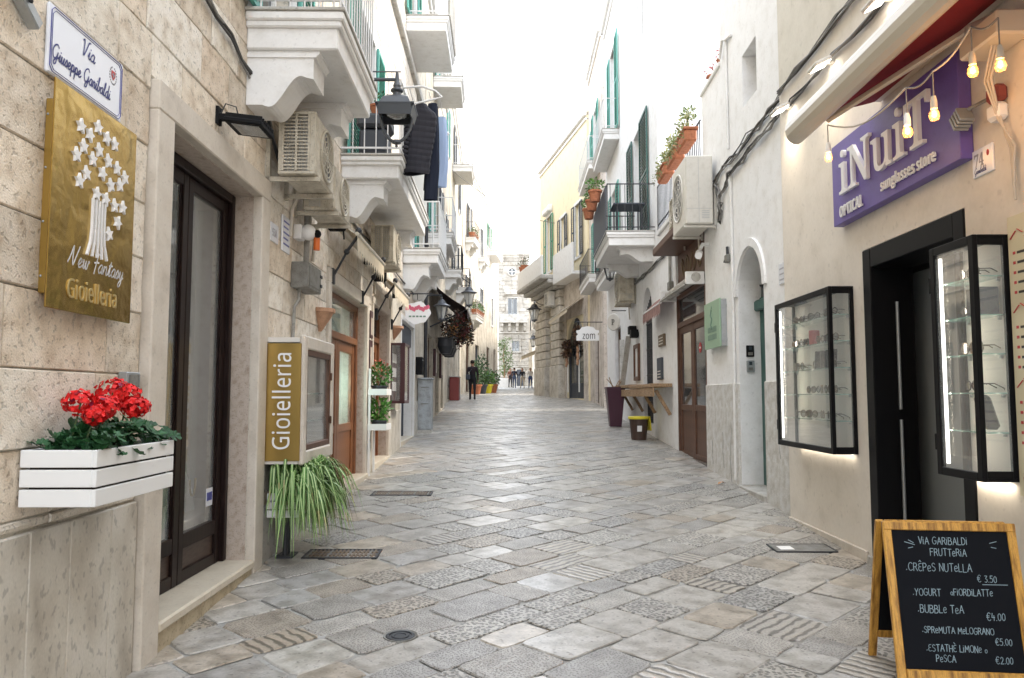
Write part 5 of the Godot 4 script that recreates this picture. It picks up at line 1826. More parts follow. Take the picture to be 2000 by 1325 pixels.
	part(aw, "folding_arm", q, M.tube_cream)
	q = mb()
	wb(q, W, 1.4, 5.8, 3.87, 3.94, .0, .09, .02)
	part(aw, "wall_bar", q, M.tube_cream)
	var bx := thing("junction_box", "cream cable box with a black socket under the red awning", "box", W, W.at(4.3, 3.6, 0))
	q = mb()
	wb(q, W, 4.05, 4.42, 3.58, 3.72, .0, .2, .012)
	part(bx, "body", q, M.tube_cream)
	q = mb()
	q.box(Vector3(W.at(4.42, 0).x - .004, 3.61, .08), Vector3(W.at(4.42, 0).x, 3.69, .17))
	part(bx, "socket", q, M.black_matte)
	q = mb()
	for k in 3: q.tube([W.at(4.2, 3.58, .1 + k * .02), W.at(4.22 + k * .03, 3.4, .14), W.at(4.30, 3.25 - k * .03, .06), W.at(4.25 - k * .02, 3.0, .03), W.at(4.23, 2.7 + .1 * k, .03)], .008, 5)
	part(bx, "cable", q, M.cable_light)
	var sr := thing("alarm_siren", "small red and white alarm siren by the cable box", "alarm", W, W.at(4.2, 3.2, 0))
	q = mb()
	wb(q, W, 4.28, 4.39, 3.3, 3.40, 0, .08, .02)
	part(sr, "red_cover", q, M.cupboard_red)
	q = mb()
	wb(q, W, 4.28, 4.39, 3.19, 3.295, 0, .08, .02)
	part(sr, "white_cover", q, M.letter_white)
	var sp := thing("spotlight", "small finned metal spotlight on the wall edge of the purple sign", "lamp", W, W.at(4.55, 3.25, 0))
	var tt := Transform3D(Basis(Vector3(0, 0, 1), .5), W.at(4.55, 3.28, .12))
	for k in 4:
		q = mb()
		q.obox(tt * Transform3D(Basis(), Vector3(-.04 + k * .026, 0, 0)), Vector3(.02, .10, .09), .004)
		part(sp, "fin", q, M.steel)
	q = mb()
	q.tube([W.at(4.5, 3.38, 0), W.at(4.52, 3.33, .1)], .012, 6)
	part(sp, "arm", q, M.steel)
	# bulbs on a string
	var pts := [W.at(5.42, 3.56, .58), W.at(4.26, 3.36, .6), W.at(4.16, 3.41, .5), W.at(4.02, 3.60, .36), W.at(3.88, 3.58, .3)]
	var drops := [3.33, 3.11, 3.17, 3.36, 3.33]
	var stg := thing("light_string_cable", "pale cable strung under the awning between hanging bulbs", "cable", W, pts[0])
	for k in 4:
		q = mb()
		var cv := []
		for i in 9:
			var t := i / 8.0
			cv.append(pts[k].lerp(pts[k + 1], t) - Vector3(0, .10 * sin(PI * t) * (1.0 if k == 0 else .35), 0))
		q.tube(cv, .006, 5)
		part(stg, "cable", q, M.cable_grey if k % 2 else M.cable_light)
	var notes := ["lit bulb hanging under the end of the awning bar", "lit bulb in a white socket hanging in front of the T of the purple sign", "lit bulb hanging at the right edge of the purple sign's T", "lit bulb hanging below the cream cable box", "lit bulb hanging next to the red and white siren"]
	for k in 5:
		var p: Vector3 = pts[k]
		var o := thing("light_bulb", notes[k], "bulb", W, p, "warm bulbs hanging under the red awning")
		var y: float = drops[k]
		q = mb()
		q.tube([p, Vector3(p.x, y + .09, p.z)], .004, 5)
		part(o, "wire", q, M.cable_grey)
		q = mb()
		q.lathe([Vector2(0, .10), Vector2(.012, .10), Vector2(.018, .07), Vector2(.019, .028), Vector2(0, .028)], 10, Transform3D(Basis(), Vector3(p.x, y, p.z)))
		part(o, "socket", q, M.letter_white if k < 2 else M.tube_cream)
		q = mb()
		q.lathe([Vector2(.013, .028), Vector2(.025, .008), Vector2(.029, -.015), Vector2(.022, -.036), Vector2(0, -.045)], 14, Transform3D(Basis(), Vector3(p.x, y, p.z)))
		part(o, "glass", q, M.bulb_glass)
		q = mb()
		q.lathe([Vector2(0, .02), Vector2(.010, .012), Vector2(.013, -.015), Vector2(0, -.026)], 10, Transform3D(Basis(), Vector3(p.x, y, p.z)))
		part(o, "filament", q, M.bulb_glow)
		var l := OmniLight3D.new()
		l.name = "bulb_light"
		o.add_child(l)
		l.position = Vector3(p.x, y - .005, p.z) - base
		l.light_color = Color(1, .72, .42); l.light_energy = .012; l.light_size = .03; l.omni_range = 8; l.shadow_enabled = true
	# floodlights on the cable
	for k in 3:
		var d: float = [5.56, 6.66, 7.73][k]
		var o := thing("wall_floodlight", ["lit floodlight on the cable above the awning bar", "lit floodlight on the cable above the awning bar", "lit floodlight over the end of the awning bar, beside the white house"][k], "lamp", W, W.at(d, 4.55, 0), "lit floodlights clipped to the high cables")
		var t2 := Transform3D(Basis(Vector3.RIGHT, .45), W.at(d, 4.56, .13))
		q = mb()
		q.obox(t2, Vector3(.20, .035, .16), .008)
		part(o, "housing", q, M.ac_white)
		q = mb()
		q.obox(t2 * Transform3D(Basis(), Vector3(0, -.0195, 0)), Vector3(.17, .004, .135))
		part(o, "lit_face", q, M.flood_glow)
		q = mb()
		q.bar(W.at(d, 4.58, 0), W.at(d, 4.57, .1), .03, .02)
		part(o, "arm", q, M.ac_white)
		var l := SpotLight3D.new()
		l.name = "flood_light"
		o.add_child(l)
		l.transform = Transform3D(Basis(Vector3.RIGHT, -PI / 2 + .45), t2 * Vector3(0, -.03, 0) - base)
		l.light_color = Color(1, .93, .82); l.light_energy = .35; l.spot_angle = 60; l.spot_range = 12; l.light_size = .08; l.shadow_enabled = true
	bundle("cable_bundle", "thick bundle of grey cables running along the cream and white houses", W, [[3.6, 5.10], [5.0, 4.96], [6.5, 4.92], [8.05, 4.87]], .035, 6, .03)
	bundle("cable_bundle", "lower tangle of dark cables joining the lit floodlights", W, [[4.6, 4.66], [5.5, 4.62], [6.6, 4.63], [7.7, 4.63], [8.05, 4.68]], .03, 4, .03)

func bundle(called: String, label: String, W: Wall, pts_: Array, jit: float, n: int, out: float, into: Node3D = null) -> void:
	var o := into if into else thing(called, label, "cable", W, W.at(pts_[0][0], pts_[0][1], 0))
	for k in n:
		var pts := []
		for i in pts_.size():
			pts.append(W.at(pts_[i][0], pts_[i][1] + rng.randf_range(-jit, jit), .015 + rng.randf() * out))
			if i < pts_.size() - 1:
				for u: float in [.33, .66]: pts.append(W.at(lerpf(pts_[i][0], pts_[i + 1][0], u), lerpf(pts_[i][1], pts_[i + 1][1], u) - .02 + rng.randf_range(-jit, jit), .015 + rng.randf() * out))
		var q := mb()
		q.tube(pts, [.014, .008, .008, .01, .007, .006][k % 6], 5)
		part(o, "cable", q, [M.cable_grey, M.cable, M.cable_grey, M.cable, M.pipe_grey, M.cable][k % 6])

func optic_case(W: Wall, d0: float, d1: float, label: String, per: int) -> void:
	var y0 := 1.12
	var y1 := 2.53
	var P := .21
	var o := thing("spectacle_showcase", label, "showcase", W, W.at((d0 + d1) / 2, y0, 0))
	var f := .05
	for r: Array in [[d0, d0 + f, y0, y1, P - .03, P], [d1 - f, d1, y0, y1, P - .03, P], [d0 + f, d1 - f, y1 - f, y1, P - .03, P], [d0 + f, d1 - f, y0, y0 + f, P - .03, P], [d0, d1, y0, y0 + .02, .0, P - .03], [d0, d1, y1 - .02, y1, .0, P - .03], [d0, d0 + .03, y0 + .02, y1 - .02, .0, .035], [d1 - .03, d1, y0 + .02, y1 - .02, 0, .035], [d0, d0 + .02, y1 - .06, y1 - .02, .035, P - .03], [d0, d0 + .02, y0 + .02, y0 + .06, .035, P - .03]]:
		var b := mb()
		wb(b, W, r[0], r[1], r[2], r[3], r[4], r[5], .003)
		part(o, "frame_bar", b, M.black_metal)
	var q := mb()
	wb(q, W, d0 + .03, d1 - .03, y0 + .02, y1 - .02, .002, .012)
	part(o, "back_board", q, M.case_back)
	q = mb()
	wb(q, W, d0 + f, d1 - f, y0 + f, y1 - f, P - .018, P - .013)
	part(o, "front_pane", q, M.glass)
	q = mb()
	wb(q, W, d0 + .006, d0 + .010, y0 + .06, y1 - .06, .035, P - .03)
	part(o, "end_pane", q, M.glass)
	q = mb()
	wb(q, W, d1 - f - .016, d1 - f - .002, y0 + f + .02, y1 - f - .02, P - .045, P - .030)
	part(o, "led_strip", q, M.led)
	q = mb()
	wb(q, W, d0 + .05, d1 - .05, y0 - .006, y0 - .001, .02, .035)
	part(o, "under_led_strip", q, M.led)
	for yy: float in [y0 + .15, y1 - .28]:
		q = mb()
		wb(q, W, d1, d1 + .02, yy, yy + .1, P - .06, P, .003)
		part(o, "hinge", q, M.black_metal)
	for k in 2:
		var l := AreaLight3D.new()
		l.name = "strip_light" if k == 0 else "under_light"
		o.add_child(l)
		if k == 0:
			l.area_size = Vector2(.014, y1 - y0 - .2)
			l.transform = Transform3D(Basis(Vector3.UP, -PI / 2 * -1.0), W.at(d1 - f - .03, (y0 + y1) / 2, P - .05) - base)
			l.transform.basis = Basis.looking_at(Vector3(1, 0, -.35).normalized())
			l.light_energy = .04
		else:
			l.area_size = Vector2(d1 - d0 - .1, .015)
			l.transform = Transform3D(Basis(Vector3.RIGHT, -PI / 2), W.at((d0 + d1) / 2, y0 - .012, .03) - base)
			l.light_energy = .02
		l.light_color = Color(1, .94, .84)
		l.area_range = 8.0
		l.shadow_enabled = true
	var shelves := []
	for k in 5:
		var yy := y0 + .27 + k * .225
		shelves.append(yy)
		q = mb()
		wb(q, W, d0 + .03, d1 - .03, yy, yy + .008, .014, P - .05)
		part(o, "shelf", q, M.glass_green)
		q = mb()
		for dd: float in [d0 + .08, d1 - .08]: wb(q, W, dd, dd + .012, yy - .02, yy, .012, .03)
		part(o, "shelf_peg", q, M.steel)
	rng.seed = int(d0 * 100)
	var wide := per > 4
	var words := "spectacles displayed on the glass shelves of the wide black showcase" if wide else "sunglasses displayed on the glass shelves of the narrow black showcase"
	for s in 5:
		for k in per:
			if wide and s == 2 and k in [2, 3]: continue
			if rng.randf() < .12: continue
			var t := W.t * Transform3D(Basis(Vector3.UP, rng.randf_range(-.35, .35)), W.at(lerpf(d1 - .18, d0 + .16, (k + .5) / per), shelves[s] + .008, .10))
			spectacles(t, words, "frames in the wide showcase" if wide else "frames in the narrow showcase", rng.randi() % 3)
	if wide:
		var rc := thing("red_case", "red upright glasses case on the second shelf of the wide showcase", "case", W, W.at(7.05, shelves[3] + .008, .1))
		q = mb()
		q.lathe([Vector2(0, 0), Vector2(.045, 0), Vector2(.047, .13), Vector2(.04, .135), Vector2(0, .135)], 14, Transform3D(Basis(), W.at(7.05, shelves[3] + .008, .1)))
		part(rc, "body", q, M.red_ink)
		for k in 4:
			var cs := thing("upright_case", "slim black case standing upright in the wide showcase", "case", W, W.at(6.98 - k * .12, shelves[2] + .008, .1), "slim cases in the wide showcase")
			q = mb()
			q.obox(Transform3D(Basis(Vector3(0, 0, 1), -.12), W.at(6.98 - k * .12, shelves[2] + .09, .1)), Vector3(.03, .16, .05), .006)
			part(cs, "body", q, M.dark_panel if k % 2 else M.black_matte)
	else:
		var m := thing("round_mirror", "brown round-ended case leaning at the bottom of the narrow showcase", "case", W, W.at(4.45, shelves[0], .1))
		q = mb()
		q.obox(Transform3D(Basis(Vector3(0, 0, 1), .45), W.at(4.47, shelves[0] + .12, .1)), Vector3(.05, .22, .10), .024)
		part(m, "body", q, M.dark_panel)
		var bb := thing("display_box", "dark square box on an upper shelf of the narrow showcase", "box", W, W.at(4.47, shelves[3] + .01, .1))
		q = mb()
		wb(q, W, 4.40, 4.54, shelves[3] + .009, shelves[3] + .17, .04, .15, .004)
		part(bb, "body", q, M.slate)

var frames_made := []
func spectacles(t: Transform3D, label: String, group: String, kind: int) -> void:
	while frames_made.size() <= kind:
		var n := frames_made.size()
		var root := Node3D.new()
		var rm: Material = [M.black_metal, M.dark_panel, M.tarnish][n]
		for s: float in [-1.0, 1.0]:
			var ring := []
			for k in 13:
				var a := TAU * k / 12
				ring.append(Vector3(s * .036 + cos(a) * .028, .034 + sin(a) * (.022 + .003 * n), .0))
			var b := raw()
			b.tube(ring, .0032, 5, false)
			part(root, "rim", b, rm)
			b = raw()
			b.lathe([Vector2(0, .0005), Vector2(.027, .0005)], 10, Transform3D(Basis(Vector3.RIGHT, PI / 2) , Vector3(s * .036, .034, 0)))
			part(root, "lens", b, M.lens if n != 1 else M.amber_lens)
			b = raw()
			b.tube([Vector3(s * .064, .042, 0), Vector3(s * .066, .042, -.05), Vector3(s * .062, .02, -.09), Vector3(s * .06, .005, -.095)], .0028, 5)
			part(root, "temple", b, rm)
		var br := raw()
		br.tube([Vector3(-.009, .04, 0), Vector3(0, .045, .002), Vector3(.009, .04, 0)], .003, 5)
		part(root, "bridge", br, rm)
		frames_made.append(root)
	var o: Node3D = frames_made[kind].duplicate()
	o.name = "spectacles"
	numbered(o, self)
	add_child(o, true)
	o.transform = t
	o.scale *= 1.25
	o.set_meta("label", label); o.set_meta("category", "glasses"); o.set_meta("group", group)

func chalkboard() -> void:
	# a pine A-frame with chalk writing; lies in a frame of its own: x right, y up the board, z towards the reader
	var at := Vector3(2.245, G(4.07), -4.07)
	var o := thing("chalkboard", "black chalkboard menu in an orange pine A-frame standing on the paving", "sign")
	o.transform = Transform3D(Basis(Vector3.UP, -.12), at)
	var T := Transform3D(Basis(Vector3.RIGHT, -.20), Vector3(0, 0, .22))
	var H := .795
	var Wd := .64
	for s: float in [-1.0, 1.0]:
		var b := raw()
		b.obox(T * Transform3D(Basis(), Vector3(s * (Wd / 2 - .02), H / 2, 0)), Vector3(.042, H, .022), .004)
		part(o, "front_post", b, M.pine)
		b = raw()
		b.obox(Transform3D(Basis(Vector3.RIGHT, .24), Vector3(0, 0, -.22)) * Transform3D(Basis(), Vector3(s * (Wd / 2 - .02), H / 2, 0)), Vector3(.042, H, .022), .004)
		part(o, "rear_post", b, M.pine)
	for y: float in [H - .021, .065]:
		var b := raw()
		b.obox(T * Transform3D(Basis(), Vector3(0, y, .003)), Vector3(Wd if y > .5 else Wd - .085, .042, .024), .004)
		part(o, "front_rail", b, M.pine)
		b = raw()
		b.obox(Transform3D(Basis(Vector3.RIGHT, .24), Vector3(0, 0, -.22)) * Transform3D(Basis(), Vector3(0, y + (.0 if y > .5 else .08), 0)), Vector3(Wd - .085, .042, .02), .004)
		part(o, "rear_rail", b, M.pine)
	var b := raw()
	b.obox(T * Transform3D(Basis(), Vector3(0, (H + .045) / 2, -.003)), Vector3(Wd - .08, H - .125, .008))
	part(o, "slate", b, M.chalkboard)
	b = raw()
	b.obox(Transform3D(Basis(Vector3.RIGHT, .24), Vector3(0, 0, -.22)) * Transform3D(Basis(), Vector3(0, (H + .125) / 2, 0)), Vector3(Wd - .08, H - .205, .008))
	part(o, "rear_slate", b, M.chalkboard)
	# writing
	rng.seed = 12
	var k := raw()
	k.xf = T
	var z := .0018
	var L := .003
	for e: Array in [["VIA GARIBALDI", -.15, .885, .040], ["FRUTTeRIA", -.10, .825, .040], ["*CRÊPeS NUTeLLA", -.225, .745, .044], ["$ 3.50", .11, .695, .038], ["*YOGURT", -.205, .620, .038], ["oFIORDILATTe", -.025, .625, .036], ["*BUBBLe TeA", -.19, .535, .042], ["$4.00", .13, .505, .042], ["*SPReMUTA MeLOGRANO", -.18, .435, .034], ["$5.00", .155, .385, .037], ["*ESTATHÈ LIMONe o", -.17, .345, .036], ["PeSCA", -.13, .295, .036], ["$2.00", .145, .295, .038]]:
		written(k, e[0], CAPS, e[1],   .125 + (e[2] - .295) * .95, e[3] * .88, L, .04, .76, .14, z)
	for l: Array in [[.13, .683, .25, .684], [-.22, .895, -.17, .88], [-.20, .905, -.175, .89], [.19, .895, .225, .905], [.195, .875, .22, .87], [-.205, .862, -.18, .868]]:
		var p := Vector3(l[0], .125 + (l[1] - .295) * .95, z)
		var q := Vector3(l[2], .125 + (l[3] - .295) * .95, z)
		var s := Vector3(-(q - p).y, (q - p).x, 0).normalized() * L * .5
		k.quad(p - s, q - s, q + s, p + s)
	part(o, "chalk_writing", k, M.chalk)

func white_house() -> void:
	var W := Wall.new(1, 2.83, .016)
	var h := thing("white_house", "white plastered house with a narrow arched door and a roof terrace", "house", W, Vector3.ZERO)
	part(h, "wall", facade(W, 8.1, 15.9, -.4, 5.0, .42, [[9.0, 10.08, .42, 3.46, "arch"], [11.9, 14.2, .50, 4.3]]), M.plaster_white)
	part(h, "upper_wall", facade(W, 8.1, 10.75, 5.0, 11.0, .45, [[9.07, 9.66, 5.32, 6.0]]), M.plaster_white)
	var b := mb()
	wb(b, W, 10.75, 11.9, 5.0, 6.35, -.3, 0); wb(b, W, 8.11, 15.9, -.4, 4.98, -7, -.43); wb(b, W, 8.11, 10.75, 4.98, 11.0, -7, -.46)
	wb(b, W, 10.7, 10.75, 5.0, 11.0, -.46, -.001)
	part(h, "inner_walls", b, M.plaster_white)
	b = mb()
	wb(b, W, 11.9, 15.9, 4.96, 5.06, -6, .05, .01)
	part(h, "terrace_edge", b, M.trim_white)
	b = mb()
	wb(b, W, 10.74, 11.92, 6.35, 6.42, -.33, .03, .012)
	part(h, "parapet_coping", b, M.trim_white)
	for r: Array in [[8.1, 8.98], [10.1, 11.88]]:
		b = mb()
		wb(b, W, r[0], r[1], -.3, 1.78, -.02, .03, .012)
		part(h, "rough_base", b, M.stucco)
	rng.seed = 33
	for e: Array in [[10.9, 1.1, .5], [8.55, 1.62, .7], [11.5, .95, .35], [10.45, 1.25, .9]]:
		b = mb()
		var p := W.at(e[0], e[1], .031)
		for k in 9:
			var q := p + Vector3(rng.randf_range(-.035, .035), -e[2] / 9, 0)
			b.bar(p, q, rng.randf_range(.003, .008), .001)
			p = q
		part(h, "plaster_crack", b, M.box_grey)
	# arch moulding, step, door
	b = mb()
	var c := W.at(9.54, 2.92, 0)
	for k in 20:
		var a := PI * k / 20
		var e := PI * (k + 1) / 20
		for s: Array in [[.56, .66]]:
			var p0: Vector3 = c + Vector3(cos(a), sin(a), 0) * s[0]
			var p1: Vector3 = c + Vector3(cos(a), sin(a), 0) * s[1]
			var q0: Vector3 = c + Vector3(cos(e), sin(e), 0) * s[0]
			var q1: Vector3 = c + Vector3(cos(e), sin(e), 0) * s[1]
			var z := Vector3(0, 0, .03)
			b.quad(p0 + z, p1 + z, q1 + z, q0 + z); b.quad(p1, q1, q1 + z, p1 + z); b.quad(q0, p0, p0 + z, q0 + z)
	part(h, "arch_moulding", b, M.plaster_white)
	b = mb()
	wb(b, W, 8.97, 10.11, G(9) - .1, .46, -.42, .06, .012)
	part(h, "door_step", b, M.trim_grey)
	var dr := sub(h, "arched_door")
	b = mb()
	wb(b, W, 9.0, 10.08, .46, 2.9, -.34, -.28)
	part(dr, "leaf", b, M.green_dark)
	b = mb()
	wb(b, W, 9.0, 10.08, 2.72, 2.86, -.28, -.2, .02)
	part(dr, "transom_bar", b, M.green_dark)
	b = mb()
	wb(b, W, 9.0, 10.08, 2.9, 3.5, -.34, -.30)
	part(dr, "fanlight", b, M.pane_dark)
	b = mb()
	for k in 5: b.bar(W.at(9.54, 2.9, -.28), W.at(9.54, 2.9, -.28) + Vector3(cos(PI * (k + .5) / 5), sin(PI * (k + .5) / 5), 0) * .52, .02, .02)
	part(dr, "fanlight_bars", b, M.iron)
	for k in 4:
		b = mb()
		wb(b, W, 9.08 + (k % 2) * .5, 9.5 + (k % 2) * .5, .6 + (k / 2) * 1.05, 1.5 + (k / 2) * 1.05, -.28, -.265, .01)
		part(dr, "panel", b, M.green_dark)
	b = mb()
	b.ball(W.at(9.45, 1.55, -.24), Vector3(.025, .025, .03), 6, 8)
	part(dr, "knob", b, M.tarnish)
	# niche back
	b = mb()
	wb(b, W, 9.0, 9.7, 5.28, 6.04, -.46, -.44)
	part(h, "niche_back", b, M.plaster_beige)
	for e: Array in [[2.12, M.black_matte, "black door intercom in the arched doorway's reveal"], [1.92, M.steel, "silver door intercom below the black one in the reveal"]]:
		var ic := thing("intercom", e[2], "intercom", W, W.at(10.05, e[0], -.12))
		var x := W.at(10.076, 0).x
		b = mb()
		b.box(Vector3(x, e[0], -.185), Vector3(x + .03, e[0] + .15, -.085), .006)
		part(ic, "body", b, e[1])
		b = mb()
		b.box(Vector3(x + .03, e[0] + .09, -.155), Vector3(x + .033, e[0] + .135, -.115))
		part(ic, "lens", b, M.pane_dark)
		b = mb()
		b.box(Vector3(x + .03, e[0] + .02, -.165), Vector3(x + .034, e[0] + .06, -.105))
		part(ic, "button_plate", b, M.box_grey)
	var pq := thing("wall_plaque", "faded white tile on the white house between the arch and the showcase", "plaque", W, W.at(8.3, 2.9, 0))
	b = mb()
	wb(b, W, 8.22, 8.42, 2.83, 3.06, 0, .014, .004)
	part(pq, "tile", b, M.enamel)
	b = mb()
	for k in 3: wb(b, W, 8.25, 8.39, 2.87 + k * .06, 2.885 + k * .06, .014, .0155)
	part(pq, "lettering", b, M.grey_ink)
	# wooden shop front
	base = Vector3.ZERO
	var sf := sub(h, "wooden_shop_front")
	b = mb()
	wb(b, W, 11.92, 14.18, 3.5, 4.28, -.2, -.04, .01)
	part(sf, "name_board", b, M.brown_wood)
	b = mb()
	for k in 5:
		var cv := []
		for i in 9: cv.append(W.at(12.4 + k * .32, 3.9, -.036) + Vector3(cos(i * .9 + k) * .13, sin(i * .9 + k * 2) * .17, 0))
		b.tube(cv, .022, 5)
	part(sf, "carved_scroll", b, M.tarnish)
	b = mb()
	wb(b, W, 11.92, 14.18, .4, .56, -.42, .0, .01)
	part(sf, "step", b, M.dark_panel)
	window_door(h, W, 11.92, 14.18, .56, 3.45, -.06, M.brown_wood, {"leaves": 2, "kick": .9, "stile": .12, "transom": 2.85, "name": "shop_door", "pane": M.pane_dark, "tpane": M.pane_dark})
	b = mb()
	wb(b, W, 11.86, 14.24, 4.22, 4.36, -.1, .42, .02)
	part(sf, "canopy", b, M.brown_wood)
	var ne := thing("no_entry_sticker", "small round red no entry disc on the brown shop door's glass", "sticker", W, W.at(12.6, 2.35, -.05))
	b = mb()
	b.lathe([Vector2(0, .0), Vector2(.085, .0), Vector2(.085, .004), Vector2(0, .004)], 18, Transform3D(Basis(Vector3.RIGHT, PI / 2), W.at(12.55, 2.4, -.054)))
	part(ne, "disc", b, M.red_ink)
	b = mb()
	wb(b, W, 12.50, 12.60, 2.385, 2.415, -.05, -.0485)
	part(ne, "bar", b, M.letter_white)
	var ra := thing("rolled_awning", "small grey rolled awning over the brown wooden shop door", "awning", W, W.at(13, 3.4, 0))
	b = mb()
	b.tube([W.at(11.9, 3.47, .14), W.at(14.2, 3.47, .14)], .075, 10)
	part(ra, "roll", b, M.trim_grey)
	for k in 5:
		b = mb()
		b.bar(W.at(11.95, 3.45 - k * .025, .2 + k * .03), W.at(14.15, 3.45 - k * .025, .2 + k * .03), .028, .02)
		part(ra, "slat", b, M.box_grey if k % 2 else M.trim_grey)
	b = mb()
	for dd: float in [11.92, 14.15]: wb(b, W, dd, dd + .05, 3.36, 3.56, 0, .3, .01)
	part(ra, "bracket", b, M.trim_white)
	# pale green sign board
	var gs := thing("pale_green_sign", "pale green square sign standing off the white house", "sign", W, W.at(11.1, 2.25, 0))
	b = mb()
	wb(b, W, 10.68, 11.58, 2.30, 2.98, .075, .10, .004)
	part(gs, "board", b, M.sage)
	b = mb()
	for yy: float in [2.38, 2.85]: wb(b, W, 10.66, 10.7, yy, yy + .04, 0, .08)
	part(gs, "stand_off", b, M.steel)
	b = mb()
	wb(b, W, 10.67, 10.682, 2.31, 2.97, .0, .075)
	part(gs, "side_plate", b, M.steel)
	for r in 2:
		for k in 7:
			b = mb()
			wb(b, W, 10.86 + k * .075, 10.91 + k * .075, 2.42 + r * .11, 2.50 + r * .11, .1005, .1025)
			part(gs, "faded_letter", b, M.sage_ink)
	b = mb()
	b.tube([W.at(11.13, 2.86, .102), W.at(11.18, 2.78, .102), W.at(11.10, 2.72, .102), W.at(11.17, 2.64, .102), W.at(11.12, 2.58, .102)], .014, 5)
	b.ball(W.at(11.13, 2.89, .102), Vector3(.025, .025, .006), 5, 8)
	part(gs, "emblem", b, M.sage_ink)
	# air conditioner, pipes, cables
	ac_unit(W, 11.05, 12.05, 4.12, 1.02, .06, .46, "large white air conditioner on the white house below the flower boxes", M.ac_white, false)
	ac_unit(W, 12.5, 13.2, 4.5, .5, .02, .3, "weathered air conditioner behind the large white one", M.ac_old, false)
	var cam := thing("security_camera", "white security camera below the large air conditioner", "camera", W, W.at(11.6, 3.8, 0))
	b = mb()
	b.tube([W.at(11.6, 3.92, 0), W.at(11.6, 3.92, .1), W.at(11.58, 3.85, .14)], .03, 7)
	part(cam, "arm", b, M.letter_white)
	b = mb()
	b.tube([W.at(11.75, 3.82, .12), W.at(11.45, 3.72, .2)], .055, 10)
	part(cam, "body", b, M.letter_white)
	var sb := thing("socket_box", "grey socket box with short cables beside the arch", "box", W, W.at(10.45, 3.4, 0))
	b = mb()
	wb(b, W, 10.4, 10.52, 3.44, 3.55, 0, .06, .01)
	part(sb, "body", b, M.box_grey)
	b = mb()
	b.tube([W.at(10.45, 3.55, .03), W.at(10.46, 3.66, .03)], .02, 6); b.tube([W.at(10.5, 3.5, .05), W.at(10.6, 3.47, .04)], .012, 5)
	part(sb, "plug", b, M.iron)
	var rp := thing("white_pipe", "slim white pipe running up the white house beside the arch", "pipe", W, W.at(10.2, .5, 0))
	b = mb()
	b.tube([W.at(10.25, .5, .035), W.at(10.25, 3.3, .02), W.at(10.25, 4.7, .02)], .024, 7)
	b.tube([W.at(10.35, 5.0, .02), W.at(10.35, 6.55, .02), W.at(10.5, 6.62, .03), W.at(10.62, 6.4, .04)], .02, 6)
	b.tube([W.at(10.1, 6.5, .02), W.at(10.35, 6.55, .03)], .02, 6)
	part(rp, "pipe", b, M.trim_white)
	bundle("cable_bundle", "thick cable bundle crossing the white house above the air conditioner", W, [[8.12, 4.86], [9.4, 4.84], [10.6, 4.80], [11.6, 4.72], [12.6, 4.62], [14.0, 4.48], [16.0, 4.42], [19, 4.46], [21.8, 4.5]], .05, 6, .04)
	bundle("cable_bundle", "dark cables looping down beside the large white air conditioner", W, [[8.12, 4.70], [9.3, 4.66], [10.3, 4.62], [10.75, 4.45], [10.85, 4.1], [10.7, 4.3], [10.95, 4.7]], .04, 5, .05)
	# terrace railing with flower boxes
	var rl := thing("terrace_railing", "black iron railing round the white house's terrace", "railing", W, W.at(13.5, 5.06, 0))
	b = mb()
	for yy: float in [5.16, 5.98]: b.bar(W.at(11.9, yy, .03), W.at(15.85, yy, .03), .02, .025)
	part(rl, "rail", b, M.iron)
	var one := raw()
	one.tube([Vector3.ZERO, Vector3(0, .92, 0)], .009, 5, false)
	var om := one.mesh(M.iron)
	for k in 31: piece(rl, "bar", om).position = W.at(11.95 + k * .13, 5.06, .03) - base
	for k in 3:
		var d := 12.35 + k * .92
		var fb := thing("flower_box", ["terracotta flower box with tall pale blooms nearest the large air conditioner", "terracotta flower box with trailing stems between two others on the railing", "terracotta flower box with sparse greenery at the railing's end"][k], "planter", W, W.at(d, 5.66, .1), "terracotta boxes hooked on the terrace railing")
		var p := mb()
		wb(p, W, d - .36, d + .36, 5.68, 5.88, .06, .26, .03)
		part(fb, "box", p, M.terracotta)
		p = mb()
		wb(p, W, d - .38, d + .38, 5.87, 5.91, .04, .28, .01)
		part(fb, "rim", p, M.terracotta)
		p = mb()
		rng.seed = 60 + k
		for i in 6:
			var cc := W.at(d + rng.randf_range(-.35, .35), 6.0 + rng.randf() * (.30 if k == 0 else .12), .18)
			p.col = Color(.10, .14, .04)
			p.tube([W.at(d + rng.randf_range(-.3, .3), 5.9, .18), cc], .006, 4, false)
			tuft(p, cc, Vector3(.12, .12, .1), 34, .07, .035, Color(.16, .22, .07) if i % 2 else Color(.34, .34, .14))
		for i in 5: tuft(p, W.at(d + rng.randf_range(-.4, .4), 5.78, .32), Vector3(.08, .12, .03), 22, .05, .025, Color(.22, .24, .10))
		part(fb, "foliage", p, M.leaf)
	for k in 2:
		var d := 10.95 + k * .6
		potted("terrace_pot", ["clay trough with pink succulents on the white parapet", "clay trough with pale stems on the white parapet"][k], "", W.t * Transform3D(Basis(), W.at(d, 6.42, -.12)), .11, .13, M.terracotta, .16, Color(.40, .16, .17), null, 40, .07)

